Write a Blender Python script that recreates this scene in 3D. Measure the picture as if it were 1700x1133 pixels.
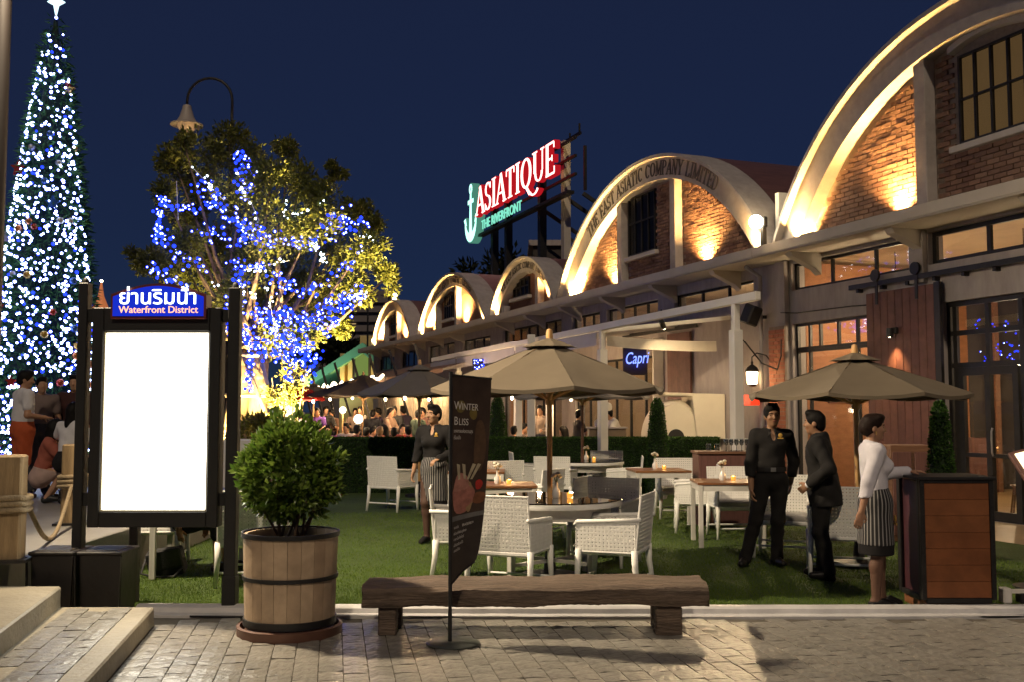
import bpy, bmesh, math, random
import numpy as np
from mathutils import Vector, Matrix
R = math.radians
sc = bpy.context.scene
for _o in list(bpy.data.objects): bpy.data.objects.remove(_o)
random.seed(7); RNG = np.random.default_rng(11)

# ------------------------------------------------------------------ camera
cam_d = bpy.data.cameras.new('camera'); cam = bpy.data.objects.new('camera', cam_d)
sc.collection.objects.link(cam); sc.camera = cam
cam_d.sensor_width = 36.0; cam_d.lens = 36.0; cam_d.clip_start = 0.1; cam_d.clip_end = 2000
PITCH = math.atan(116.5/1700.0)
cam.location = (0, 0, 1.6); cam.rotation_euler = (R(90)+PITCH, 0, 0)

# ------------------------------------------------------------------ sky, moon-dim sun, exposure
world = bpy.data.worlds.new('World'); sc.world = world; world.use_nodes = True
wn = world.node_tree.nodes; wl = world.node_tree.links; wn.clear()
sky = wn.new('ShaderNodeTexSky'); sky.sky_type = 'NISHITA'; sky.sun_disc = False
sky.sun_elevation = R(10); sky.sun_rotation = R(180); sky.altitude = 0; sky.air_density = 0.7; sky.dust_density = 0.0; sky.ozone_density = 8.0
bg = wn.new('ShaderNodeBackground'); bg.inputs[1].default_value = 1.0
wo = wn.new('ShaderNodeOutputWorld')
_vm = wn.new('ShaderNodeVectorMath'); _vm.operation = 'MULTIPLY_ADD'       # the last daylight, dimmed to night, plus the even glow of the city
_vm.inputs[1].default_value = (0.0024, 0.0022, 0.0023); _vm.inputs[2].default_value = (0.0066, 0.0098, 0.0262)
wl.new(sky.outputs[0], _vm.inputs[0]); wl.new(_vm.outputs[0], bg.inputs[0]); wl.new(bg.outputs[0], wo.inputs[0])
SUN_EL, SUN_AZ = 40, 268        # flood light of the square behind the camera, roughly from the viewer's side
sd = bpy.data.lights.new('sun', 'SUN'); sun = bpy.data.objects.new('sun', sd); sc.collection.objects.link(sun)
sd.energy = 0.68; sd.angle = R(1.5); sd.color = (1.0, 0.80, 0.56)
_a, _e = R(SUN_AZ), R(SUN_EL)
_dir = Vector((math.cos(_a)*math.cos(_e), math.sin(_a)*math.cos(_e), math.sin(_e)))   # towards the light
sun.rotation_euler = _dir.to_track_quat('Z', 'Y').to_euler()
vs = sc.view_settings; vs.view_transform = 'Standard'; vs.look = 'None'; vs.gamma = 1; vs.exposure = 0.45; vs.use_curve_mapping = False
cy = sc.cycles; cy.use_denoising = True; cy.max_bounces = 7; cy.diffuse_bounces = 3; cy.glossy_bounces = 3
cy.transparent_max_bounces = 12; cy.transmission_bounces = 4; cy.sample_clamp_indirect = 3.0; cy.caustics_reflective = False; cy.caustics_refractive = False
cy.use_light_tree = True

# ================================================================== helpers
COL = sc.collection
def link(o): COL.objects.link(o); return o
def wmat(o):
    m = Matrix.LocRotScale(o.location, o.rotation_euler, o.scale)
    return wmat(o.parent) @ m if o.parent else m
def tag(o, label=None, cat=None, group=None, kind=None):
    if label: o['label'] = label
    if cat: o['category'] = cat
    if group: o['group'] = group
    if kind: o['kind'] = kind
    return o
def thing(name, label, cat, loc=(0, 0, 0), rz=0.0, group=None):
    o = link(bpy.data.objects.new(name, None)); o.empty_display_size = 0.2
    o.location = loc; o.rotation_euler = (0, 0, rz)
    return tag(o, label, cat, group)
def struct(o): o['kind'] = 'structure'; return o
def dup(root, loc, rz, label=None, group=None, scale=None):
    r = link(root.copy()); r.location = loc; r.rotation_euler = (0, 0, rz)
    if scale: r.scale = scale
    if label: r['label'] = label
    if group: r['group'] = group
    for ch in list(root.children):
        c = link(ch.copy()); c.parent = r
        for g in list(ch.children):
            d = link(g.copy()); d.parent = c
    return r

class MB:
    """collects shapes; build() links them as ONE mesh object"""
    def __init__(s, M=None): s.v = []; s.f = []; s.M = M
    def add(s, v, f):
        n = len(s.v); s.v += [tuple(p) for p in v]; s.f += [tuple(i+n for i in q) for q in f]; return s
    def box(s, c, size, rz=0.0, M=None, taper=1.0):
        x, y, z = [d/2 for d in size]; c = Vector(c)
        pts = [Vector((sx*x*(taper if sz < 0 else 1), sy*y*(taper if sz < 0 else 1), sz*z)) for sz in (-1, 1) for sy in (-1, 1) for sx in (-1, 1)]
        if M is None: M = Matrix.Rotation(rz, 3, 'Z') if rz else Matrix.Identity(3)
        pts = [M @ p + c for p in pts]
        return s.add(pts, [(0, 2, 3, 1), (4, 5, 7, 6), (0, 1, 5, 4), (2, 6, 7, 3), (0, 4, 6, 2), (1, 3, 7, 5)])
    def bx(s, a, b):
        return s.box([(a[i]+b[i])/2 for i in range(3)], [abs(b[i]-a[i]) for i in range(3)])
    def bar(s, a, b, w, h=None, up=(0, 0, 1)):
        a = Vector(a); b = Vector(b); d = b-a; L = d.length; d.normalize(); u = Vector(up)
        x = d.cross(u)
        if x.length < 1e-4: x = d.cross(Vector((1, 0, 0)))
        x.normalize(); u = x.cross(d); h = h or w
        M = Matrix((x, d, u)).transposed()
        return s.box((a+b)/2, (w, L, h), M=M)
    def tube(s, pts, r, n=8, cap=True, sx=1.0):
        P = [Vector(p) for p in pts]; m = len(P); rr = r if isinstance(r, (list, tuple)) else [r]*m
        V = []; pu = None
        for i in range(m):
            d = (P[min(i+1, m-1)]-P[max(i-1, 0)]).normalized()
            if pu is None: pu = d.cross(Vector((0, 0, 1)) if abs(d.z) < .9 else Vector((1, 0, 0))).normalized()
            pu = (pu-d*pu.dot(d)).normalized(); w = d.cross(pu)
            for k in range(n):
                a = 2*math.pi*k/n; V.append(P[i]+(pu*math.cos(a)*sx+w*math.sin(a))*rr[i])
        F = []
        for i in range(m-1):
            for k in range(n):
                k2 = (k+1) % n; F.append((i*n+k, i*n+k2, (i+1)*n+k2, (i+1)*n+k))
        if cap: F.append(tuple(range(n-1, -1, -1))); F.append(tuple((m-1)*n+k for k in range(n)))
        return s.add(V, F)
    def lathe(s, prof, c=(0, 0, 0), n=24, a0=0.0, a1=2*math.pi, cap=False):
        full = abs(a1-a0-2*math.pi) < 1e-5; m = n if full else n+1; V = []; F = []
        for (r, z) in prof:
            for k in range(m):
                a = a0+(a1-a0)*k/n; V.append((c[0]+r*math.cos(a), c[1]+r*math.sin(a), c[2]+z))
        for i in range(len(prof)-1):
            for k in range(n):
                k2 = (k+1) % m; F.append((i*m+k, i*m+k2, (i+1)*m+k2, (i+1)*m+k))
        if cap:
            F.append(tuple(range(m-1, -1, -1))); F.append(tuple((len(prof)-1)*m+k for k in range(m)))
        return s.add(V, F)
    def sph(s, c, r, n=10, m=7, M=None):
        r = r if isinstance(r, (tuple, list)) else (r, r, r); V = []; F = []; c = Vector(c)
        for j in range(1, m):
            t = math.pi*j/m
            for k in range(n):
                a = 2*math.pi*k/n; p = Vector((r[0]*math.sin(t)*math.cos(a), r[1]*math.sin(t)*math.sin(a), r[2]*math.cos(t)))
                V.append((M @ p if M else p)+c)
        p = Vector((0, 0, r[2])); V.append((M @ p if M else p)+c); V.append(c-(M @ p if M else p)); T = len(V)-2
        for j in range(m-2):
            for k in range(n):
                k2 = (k+1) % n; F.append((j*n+k, (j+1)*n+k, (j+1)*n+k2, j*n+k2))
        for k in range(n):
            k2 = (k+1) % n; F.append((T, k, k2)); F.append((T+1, (m-2)*n+k2, (m-2)*n+k))
        return s.add(V, F)
    def prism(s, poly, a, b, axes=(0, 1, 2)):
        """polygon in axes[0],axes[1], extruded from a to b along axes[2]"""
        n = len(poly); V = []
        for w in (a, b):
            for p in poly:
                q = [0, 0, 0]; q[axes[0]] = p[0]; q[axes[1]] = p[1]; q[axes[2]] = w; V.append(q)
        F = [tuple(range(n-1, -1, -1)), tuple(range(n, 2*n))]+[(i, (i+1) % n, n+(i+1) % n, n+i) for i in range(n)]
        return s.add(V, F)
    def band(s, p0, p1, a, b, axes=(0, 1, 2)):
        """solid strip between two polylines p0,p1 (2D), extruded from a to b"""
        n = len(p0); V = []
        for w in (a, b):
            for L in (p0, p1):
                for p in L:
                    q = [0, 0, 0]; q[axes[0]] = p[0]; q[axes[1]] = p[1]; q[axes[2]] = w; V.append(q)
        F = []
        for i in range(n-1):
            F += [(i, i+1, n+i+1, n+i), (2*n+i, 3*n+i, 3*n+i+1, 2*n+i+1), (i, 2*n+i, 2*n+i+1, i+1), (n+i, n+i+1, 3*n+i+1, 3*n+i)]
        F += [(0, n, 3*n, 2*n), (n-1, 3*n-1, 4*n-1, 2*n-1)]
        return s.add(V, F)
    def build(s, name, mat, parent=None, smooth=False, bevel=0, local=False, seg=1, fix=True):
        me = bpy.data.meshes.new(name)
        v = s.v
        if s.M is not None: v = [s.M @ Vector(p) for p in v]
        if parent is not None and not local:
            I = wmat(parent).inverted(); v = [I @ Vector(p) for p in v]
        me.from_pydata(v, [], s.f)
        if fix or bevel:
            bm = bmesh.new(); bm.from_mesh(me)
            if fix: bmesh.ops.recalc_face_normals(bm, faces=bm.faces)
            if bevel:
                ed = [e for e in bm.edges if len(e.link_faces) == 2 and e.calc_face_angle(0) > 0.5]
                bmesh.ops.bevel(bm, geom=ed, offset=bevel, segments=seg, affect='EDGES', profile=0.6, clamp_overlap=True)
            bm.to_mesh(me); bm.free()
        for m in (mat if isinstance(mat, (list, tuple)) else [mat]): me.materials.append(m)
        if smooth: smooth_mesh(me, smooth)
        o = link(bpy.data.objects.new(name, me))
        if parent is not None: o.parent = parent
        return o
def smooth_mesh(me, ang=True):
    me.polygons.foreach_set('use_smooth', [True]*len(me.polygons))
    if ang is not True and hasattr(me, 'set_sharp_from_angle'): me.set_sharp_from_angle(angle=R(ang))
def np_mesh(name, V, F, mat, parent=None, smooth=False, quads=True, local=False, midx=None):
    """big meshes straight from numpy arrays"""
    V = np.asarray(V, np.float64).reshape(-1, 3); F = np.asarray(F, np.int64)
    if parent is not None and not local:
        I = np.array(wmat(parent).inverted()); V = V @ I[:3, :3].T+I[:3, 3]
    k = F.shape[1]; me = bpy.data.meshes.new(name)
    me.vertices.add(len(V)); me.vertices.foreach_set('co', V.astype(np.float32).ravel())
    me.loops.add(F.size); me.loops.foreach_set('vertex_index', F.astype(np.int32).ravel())
    me.polygons.add(len(F)); me.polygons.foreach_set('loop_start', np.arange(0, F.size, k, dtype=np.int32))
    for m in (mat if isinstance(mat, (list, tuple)) else [mat]): me.materials.append(m)
    if midx is not None: me.polygons.foreach_set('material_index', np.asarray(midx, np.int32))
    me.update(calc_edges=True); me.validate()
    if smooth: me.polygons.foreach_set('use_smooth', [True]*len(F))
    o = link(bpy.data.objects.new(name, me))
    if parent is not None: o.parent = parent
    return o
def light(name, kind, loc, power, col, parent=None, size=0.05, target=None, spot=None, blend=0.5, sy=None):
    d = bpy.data.lights.new(name, kind); o = link(bpy.data.objects.new(name, d)); d.energy = power; d.color = col
    if kind == 'AREA': d.shape = 'RECTANGLE'; d.size = size; d.size_y = sy or size
    else: d.shadow_soft_size = size
    if kind == 'SPOT': d.spot_size = R(spot); d.spot_blend = blend
    M = Matrix.Translation(loc)
    if target is not None:
        q = (Vector(target)-Vector(loc)).to_track_quat('-Z', 'Y'); M = M @ q.to_matrix().to_4x4()
    if parent is not None: o.parent = parent; M = wmat(parent).inverted() @ M
    o.matrix_basis = M
    return o

# ------------------------------------------------------------------ materials
def mat(name, col, rough=0.6, metal=0.0, var=0.0, vs=6.0, bump=0.0, bs=40.0, emit=None, es=0.0, spec=0.5, stretch=None, coat=0.0, var2=0.0, vs2=1.2, alpha=None, transl=0.0):
    m = bpy.data.materials.new(name); m.use_nodes = True; nt = m.node_tree; N = nt.nodes; L = nt.links
    b = N['Principled BSDF']; b.inputs['Base Color'].default_value = (*col, 1); b.inputs['Roughness'].default_value = rough
    b.inputs['Metallic'].default_value = metal; b.inputs['Specular IOR Level'].default_value = spec
    if coat: b.inputs['Coat Weight'].default_value = coat; b.inputs['Coat Roughness'].default_value = .15
    if emit: b.inputs['Emission Color'].default_value = (*emit, 1); b.inputs['Emission Strength'].default_value = es
    if transl: b.inputs['Subsurface Weight'].default_value = transl; b.inputs['Subsurface Radius'].default_value = (.02, .01, .006)
    if var or bump or var2:
        tc = N.new('ShaderNodeTexCoord'); mp = N.new('ShaderNodeMapping')
        if stretch: mp.inputs['Scale'].default_value = stretch
        L.new(tc.outputs['Object'], mp.inputs[0])
        src = None
        def mixnoise(prev, scale, amt):
            n = N.new('ShaderNodeTexNoise'); n.inputs['Scale'].default_value = scale; n.inputs['Detail'].default_value = 5; n.inputs['Roughness'].default_value = .6
            L.new(mp.outputs[0], n.inputs['Vector'])
            r = N.new('ShaderNodeMapRange'); r.inputs['From Min'].default_value = .25; r.inputs['From Max'].default_value = .75
            r.inputs['To Min'].default_value = 1-amt; r.inputs['To Max'].default_value = 1+amt; L.new(n.outputs['Fac'], r.inputs[0])
            vm = N.new('ShaderNodeVectorMath'); vm.operation = 'SCALE'
            if prev is None: vm.inputs[0].default_value = col
            else: L.new(prev, vm.inputs[0])
            L.new(r.outputs[0], vm.inputs['Scale']); return vm.outputs[0]
        if var: src = mixnoise(src, vs, var)
        if var2: src = mixnoise(src, vs2, var2)
        if src is not None: L.new(src, b.inputs['Base Color'])
        if bump:
            n = N.new('ShaderNodeTexNoise'); n.inputs['Scale'].default_value = bs; n.inputs['Detail'].default_value = 4; L.new(mp.outputs[0], n.inputs['Vector'])
            bp = N.new('ShaderNodeBump'); bp.inputs['Strength'].default_value = min(1, bump); bp.inputs['Distance'].default_value = .02
            L.new(n.outputs['Fac'], bp.inputs['Height']); L.new(bp.outputs[0], b.inputs['Normal'])
    return m
def rand_mat(name, cols, rough=.7, var=.15, vs=30., bump=.3, bs=60., spec=.4):
    """colour picked per object, so that alike pieces differ"""
    m = mat(name, cols[0], rough, var=var, vs=vs, bump=bump, bs=bs, spec=spec); nt = m.node_tree; N = nt.nodes; L = nt.links
    oi = N.new('ShaderNodeObjectInfo'); cr = N.new('ShaderNodeValToRGB'); cr.color_ramp.interpolation = 'LINEAR'
    while len(cr.color_ramp.elements) < len(cols): cr.color_ramp.elements.new(.5)
    for i, c in enumerate(cols): e = cr.color_ramp.elements[i]; e.position = i/(len(cols)-1); e.color = (*c, 1)
    L.new(oi.outputs['Random'], cr.inputs[0])
    for n in N:
        if n.type == 'VECT_MATH' and not n.inputs[0].is_linked: L.new(cr.outputs[0], n.inputs[0])
    return m
def emis(name, col, s, sample=True):
    m = bpy.data.materials.new(name); m.use_nodes = True; N = m.node_tree.nodes; N.clear()
    e = N.new('ShaderNodeEmission'); e.inputs[0].default_value = (*col, 1); e.inputs[1].default_value = s
    o = N.new('ShaderNodeOutputMaterial'); m.node_tree.links.new(e.outputs[0], o.inputs[0])
    if not sample: m.cycles.emission_sampling = 'NONE'
    return m
def glass(name, tint=(1, 1, 1), refl=1.0, rough=0.02):
    """thin pane: see-through with mirror reflections growing at grazing angles"""
    m = bpy.data.materials.new(name); m.use_nodes = True; N = m.node_tree.nodes; L = m.node_tree.links; N.clear()
    t = N.new('ShaderNodeBsdfTransparent'); t.inputs[0].default_value = (*tint, 1)
    g = N.new('ShaderNodeBsdfGlossy'); g.inputs['Roughness'].default_value = rough
    f = N.new('ShaderNodeLayerWeight'); f.inputs[0].default_value = .5; pw = N.new('ShaderNodeMath'); pw.operation = 'POWER'; pw.inputs[1].default_value = 4.5
    mu = N.new('ShaderNodeMath'); mu.operation = 'MULTIPLY_ADD'; mu.inputs[1].default_value = .7*refl; mu.inputs[2].default_value = .04*refl; mu.use_clamp = True
    x = N.new('ShaderNodeMixShader'); o = N.new('ShaderNodeOutputMaterial')
    L.new(f.outputs['Facing'], pw.inputs[0]); L.new(pw.outputs[0], mu.inputs[0]); L.new(mu.outputs[0], x.inputs[0]); L.new(t.outputs[0], x.inputs[1]); L.new(g.outputs[0], x.inputs[2]); L.new(x.outputs[0], o.inputs[0])
    return m
def leafmat(name, c1, c2, rough=.45, tr=.25, spec=.4):
    """leaf: colour varies per leaf island, some light comes through"""
    m = bpy.data.materials.new(name); m.use_nodes = True; N = m.node_tree.nodes; L = m.node_tree.links
    b = N['Principled BSDF']; b.inputs['Roughness'].default_value = rough; b.inputs['Specular IOR Level'].default_value = spec
    g = N.new('ShaderNodeNewGeometry'); cr = N.new('ShaderNodeValToRGB'); cr.color_ramp.elements[0].color = (*c1, 1); cr.color_ramp.elements[1].color = (*c2, 1)
    L.new(g.outputs['Random Per Island'], cr.inputs[0]); L.new(cr.outputs[0], b.inputs['Base Color'])
    t = N.new('ShaderNodeBsdfTranslucent'); L.new(cr.outputs[0], t.inputs[0]); x = N.new('ShaderNodeMixShader'); x.inputs[0].default_value = tr
    L.new(b.outputs[0], x.inputs[1]); L.new(t.outputs[0], x.inputs[2]); L.new(x.outputs[0], N['Material Output'].inputs[0])
    return m

M_ = {}
M_['white_paint'] = mat('white_paint', (.72, .69, .64), .55, var=.07, vs=3, bump=.05)
M_['plaster'] = mat('plaster', (.36, .32, .31), .8, var=.16, vs=1.1, bump=.14, bs=60, var2=.16, vs2=5, stretch=(1.6, 1.6, .5))
M_['arch_plaster'] = mat('arch_plaster', (.36, .32, .30), .75, var=.16, vs=1.6, bump=.12, bs=50, var2=.14, vs2=7)
M_['mortar'] = mat('mortar', (.26, .20, .16), .9, var=.2, vs=12, bump=.4, bs=50)
M_['brick'] = rand_mat('brick', [(.15, .082, .058), (.20, .115, .078), (.27, .165, .115), (.17, .094, .064)], .85)
M_['dark_metal'] = mat('dark_metal', (.022, .020, .019), .45, .3, var=.3, vs=9)
M_['black'] = mat('black', (.012, .011, .011), .5, var=.3, vs=8, bump=.1)
M_['steel'] = mat('steel', (.5, .5, .5), .3, 1.0)
M_['wood_brown'] = mat('wood_brown', (.16, .075, .04), .55, var=.35, vs=3, stretch=(1, 14, 14), bump=.2, bs=12)
M_['wood_red'] = mat('wood_red', (.13, .055, .045), .6, var=.3, vs=3, stretch=(14, 14, 1), bump=.2, bs=10)
M_['wood_pole'] = mat('wood_pole', (.68, .40, .16), .45, var=.2, vs=3, stretch=(12, 12, 1))
M_['glass'] = glass('window_glass', (.92, .93, .95), 1.4)
M_['glass_dark'] = glass('window_glass_dim', (.6, .62, .62), .7)
M_['wicker'] = mat('wicker', (.90, .89, .85), .5, var=.06, vs=25, bump=.2, bs=120)
M_['cushion'] = mat('cushion', (.42, .40, .38), .9, var=.1, vs=12, bump=.2, bs=90)
M_['table_paint'] = mat('table_paint', (.60, .58, .54), .5, var=.08, vs=6)
M_['candle'] = emis('candle_flame', (1, .50, .10), 14)
M_['warm_bulb'] = emis('warm_bulb', (1, .80, .50), 14)
M_['porcelain'] = mat('porcelain', (.75, .73, .70), .2)
M_['flower'] = mat('flower', (.72, .68, .55), .7)
M_['stem'] = mat('stem', (.06, .10, .03), .6)
M_['canopy'] = mat('canopy_fabric', (.145, .115, .078), .85, var=.08, vs=5, bump=.15, bs=150)
M_['canopy_dark'] = mat('canopy_fabric_grey', (.15, .135, .12), .85, var=.08, vs=5)  # greyer umbrella cloth

# ------------------------------------------------------------------ the pictured place: camera maths used to place things at real distances
F_PX = 1700.0
def ray(px, py):
    c, s_ = math.cos(PITCH), math.sin(PITCH); a = (px-850)/F_PX; b = (566.5-py)/F_PX
    return Vector((a, c-b*s_, s_+b*c))
def at(px, py, Y):
    d = ray(px, py); return Vector((0, 0, 1.6))+d*(Y/d.y)
def gx(px, Y): return (px-850)/F_PX*Y*1.0024
def project(p):
    c, s_ = math.cos(PITCH), math.sin(PITCH); x, y, z = p[0], p[1], p[2]-1.6; w = y*c+z*s_
    return (850+F_PX*x/w, 566.5-F_PX*(z*c-y*s_)/w)
# street frontage frame: s along the row of warehouses (away from the camera), off outwards from the wall, z up
P0 = Vector((6.861, 14.723, 0)); FU = Vector((-.35641, .93433, 0)); FN = Vector((-.93433, -.35641, 0))
FM = Matrix(((FU.x, FN.x, 0, P0.x), (FU.y, FN.y, 0, P0.y), (0, 0, 1, 0), (0, 0, 0, 1)))
FROT = math.atan2(FU.y, FU.x)
def fw(s, off, z): return FM @ Vector((s, off, z))
def fs(px, py, off=0.0):
    d = ray(px, py); o = P0+FN*off; k = (o-Vector((0, 0, 1.6))).dot(FN)/d.dot(FN); p = Vector((0, 0, 1.6))+d*k
    return ((p-P0).dot(FU), p.z)

# ------------------------------------------------------------------ lettering
def text(body, size, M, m, parent, name='lettering', extrude=.004, align='LEFT', shear=0, sx=1.0):
    c = bpy.data.curves.new(name, 'FONT'); c.body = body; c.size = size; c.extrude = extrude; c.align_x = align; c.shear = shear; c.resolution_u = 3
    tmp = link(bpy.data.objects.new(name, c)); dg = bpy.context.evaluated_depsgraph_get(); dg.update()
    me = bpy.data.meshes.new_from_object(tmp.evaluated_get(dg)); bpy.data.objects.remove(tmp); bpy.data.curves.remove(c)
    me.materials.clear(); me.materials.append(m); me.name = name; o = link(bpy.data.objects.new(name, me))
    M = M @ Matrix.Diagonal((sx, 1, 1, 1))
    if parent is not None: o.parent = parent; M = wmat(parent).inverted() @ M
    o.matrix_basis = M
    return o
T_, t_ = .17, .075       # thick and thin strokes of the serif capitals
def _sf(x, y, w=.34): return ('l', x-w/2, y, x+w/2, y, .06)
GLYPH = {
 'A': (.78, [('l', .06, .0, .40, 1.0, t_), ('l', .38, 1.0, .70, .0, T_), ('l', .18, .34, .58, .34, t_), _sf(.07, .03, .26), _sf(.70, .03, .3)]),
 'C': (.78, [('e', .42, .5, .34, .47, 45, 315, T_), ('l', .70, .72, .70, .95, .06)]),
 'D': (.80, [('l', .15, 0, .15, 1, T_), ('e', .25, .5, .45, .47, -90, 90, .13), _sf(.14, .03, .26), _sf(.14, .97, .26)]),
 'E': (.68, [('l', .16, 0, .16, 1, T_), ('l', .06, .96, .60, .96, .08), ('l', .06, .04, .62, .04, .08), ('l', .16, .5, .48, .5, .07), ('l', .60, .97, .60, .78, .06), ('l', .62, .03, .62, .24, .06), ('l', .48, .6, .48, .4, .05)]),
 'H': (.86, [('l', .15, 0, .15, 1, T_), ('l', .70, 0, .70, 1, T_), ('l', .15, .5, .7, .5, t_), _sf(.15, .03), _sf(.15, .97), _sf(.7, .03), _sf(.7, .97)]),
 'I': (.40, [('l', .2, 0, .2, 1, T_), _sf(.2, .03), _sf(.2, .97)]),
 'L': (.66, [('l', .16, 0, .16, 1, T_), _sf(.16, .97), ('l', .06, .04, .60, .04, .08), ('l', .60, .03, .60, .26, .06)]),
 'M': (1.0, [('l', .14, 0, .16, 1, t_), ('l', .16, 1, .50, .08, T_), ('l', .50, .08, .84, 1, t_), ('l', .84, 1, .84, 0, T_), _sf(.14, .03, .26), _sf(.84, .03, .3), _sf(.12, .97, .2), _sf(.88, .97, .2)]),
 'N': (.86, [('l', .15, 0, .15, 1, t_), ('l', .15, 1, .70, 0, T_), ('l', .70, 0, .70, 1, t_), _sf(.15, .03, .26), _sf(.10, .97, .2), _sf(.70, .97, .26)]),
 'O': (.86, [('e', .43, .5, .36, .47, 0, 360, T_)]),
 'P': (.72, [('l', .16, 0, .16, 1, T_), ('e', .26, .72, .36, .26, -90, 90, .12), ('l', .16, .97, .28, .97, .06), ('l', .16, .47, .28, .47, .06), _sf(.16, .03), _sf(.12, .97, .2)]),
 'Q': (.90, [('e', .43, .5, .36, .47, 0, 360, T_), ('l', .45, .05, .70, -.22, .13), ('e', .98, -.02, .36, .30, 215, 330, .13)]),
 'S': (.64, [('e', .32, .73, .23, .24, 20, 270, .13), ('e', .32, .26, .25, .25, -160, 90, .15), ('l', .53, .72, .53, .95, .06), ('l', .09, .28, .09, .05, .06)]),
 'T': (.74, [('l', .37, 0, .37, 1, T_), ('l', .06, .96, .68, .96, .08), _sf(.37, .03), ('l', .07, .97, .07, .76, .06), ('l', .67, .97, .67, .76, .06)]),
 'U': (.84, [('l', .16, .32, .16, 1, T_), ('l', .68, .32, .68, 1, t_), ('e', .42, .32, .26, .29, 180, 360, .12), _sf(.16, .97), _sf(.68, .97, .26)]),
 'Y': (.78, [('l', .08, 1, .38, .45, T_), ('l', .70, 1, .38, .45, t_), ('l', .38, .48, .38, 0, T_), _sf(.38, .03), _sf(.1, .97, .26), _sf(.68, .97, .26)]),
 ' ': (.42, [])}
def glyph(mb, ch, place, d0, d1, grow=0.0):
    """one serif capital; place(x, y, w) puts glyph coordinates (unit height) into space, w runs from d0 (back) to d1 (front)"""
    j = 0
    for st in GLYPH[ch][1]:
        j += 1; e = .0009*j
        if st[0] == 'l':
            _, x0, y0, x1, y1, w = st; w += grow; d = Vector((x1-x0, y1-y0)); L = max(d.length, 1e-6); d /= L; nx, ny = -d.y*w/2, d.x*w/2; g = grow/2
            x0 -= d.x*g; y0 -= d.y*g; x1 += d.x*g; y1 += d.y*g
            pl = [[(x0+nx, y0+ny), (x1+nx, y1+ny)], [(x0-nx, y0-ny), (x1-nx, y1-ny)]]
        else:
            _, cx, cy, rx, ry, a0, a1, w = st; n = max(5, int(abs(a1-a0)/18)); pl = [[], []]
            for i in range(n+1):
                a = R(a0+(a1-a0)*i/n); k = w*(.55+.45*abs(math.cos(a)))+grow
                for q, sg in ((0, .5), (1, -.5)): pl[q].append((cx+(rx-w*.3+sg*k)*math.cos(a), cy+(ry-w*.15+sg*k*.8)*math.sin(a)))
        n = len(pl[0]); V = [place(p[0], p[1], w) for w in (d0, d1+e) for L in pl for p in L]; F = []
        for i in range(n-1):
            F += [(i, i+1, n+i+1, n+i), (2*n+i, 3*n+i, 3*n+i+1, 2*n+i+1), (i, 2*n+i, 2*n+i+1, i+1), (n+i, n+i+1, 3*n+i+1, 3*n+i)]
        F += [(0, n, 3*n, 2*n), (n-1, 3*n-1, 4*n-1, 2*n-1)]
        mb.add(V, F)

# ================================================================== the setting: ground, paving, steps, lawn
M_['ground'] = mat('ground', (.13, .12, .11), .7, var=.2, vs=.6, bump=.2, bs=8)
M_['joint'] = mat('paving_joint', (.10, .088, .07), .85, var=.3, vs=5)
M_['paver'] = rand_mat('paver', [(.20, .19, .17), (.235, .22, .195), (.25, .235, .21), (.22, .21, .19)], .30, .36, 16, .65, 22, .55)
M_['step_stone'] = mat('step_stone', (.25, .22, .165), .55, var=.25, vs=2.5, bump=.4, bs=25, var2=.2, vs2=.8)
M_['terrace'] = mat('terrace_slab', (.24, .23, .215), .6, var=.15, vs=1.5, bump=.2, bs=20)
g = MB(); g.add([(-600, -50, -.03), (600, -50, -.03), (600, 900, -.03), (-600, 900, -.03)], [(0, 1, 2, 3)])
struct(g.build('ground', M_['ground']))
PA = Vector((-.171, .985, 0)); PB = Vector((.985, .171, 0)); PAR = math.atan2(PB.y, PB.x)
pv = MB(); pv.add([(-6.5, -2, 0), (9, -2, 0), (9, 8.10, 0), (-6.5, 8.10, 0)], [(0, 1, 2, 3)])
pavement = struct(pv.build('pavement', M_['joint']))
# paving stones: eight shared shapes with worn edges and uneven tops
def stone_mesh(w, l, h, seed):
    r = random.Random(seed); nx, ny = 3, 4; V = []; F = []
    for j in range(ny+1):
        for i in range(nx+1):
            x = (i/nx-.5)*w; y = (j/ny-.5)*l; edge = i in (0, nx) or j in (0, ny)
            V.append((x*(1 if not edge else .985)+r.uniform(-.002, .002), y+r.uniform(-.003, .003), h*(.55 if edge else 1)+r.uniform(-.0034, .0034)))
    for j in range(ny):
        for i in range(nx): a = j*(nx+1)+i; F.append((a, a+1, a+nx+2, a+nx+1))
    ring = [i for i in range(nx)]+[nx+j*(nx+1) for j in range(ny)]+[ny*(nx+1)+nx-i for i in range(nx)]+[(ny-j)*(nx+1) for j in range(ny)]
    n = len(V)
    for k in ring: V.append((V[k][0], V[k][1], -.005))
    for k in range(len(ring)): k2 = (k+1) % len(ring); F.append((ring[k2], ring[k], n+k, n+k2))
    return V, F
SW, SL = .152, .215
STONES = []
for sd_ in range(8):
    V, F = stone_mesh(SW-.005, SL-.005, .010, sd_); me = bpy.data.meshes.new('paving_stone'); me.from_pydata(V, [], F); me.materials.append(M_['paver']); smooth_mesh(me, 35); STONES.append(me)
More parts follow.
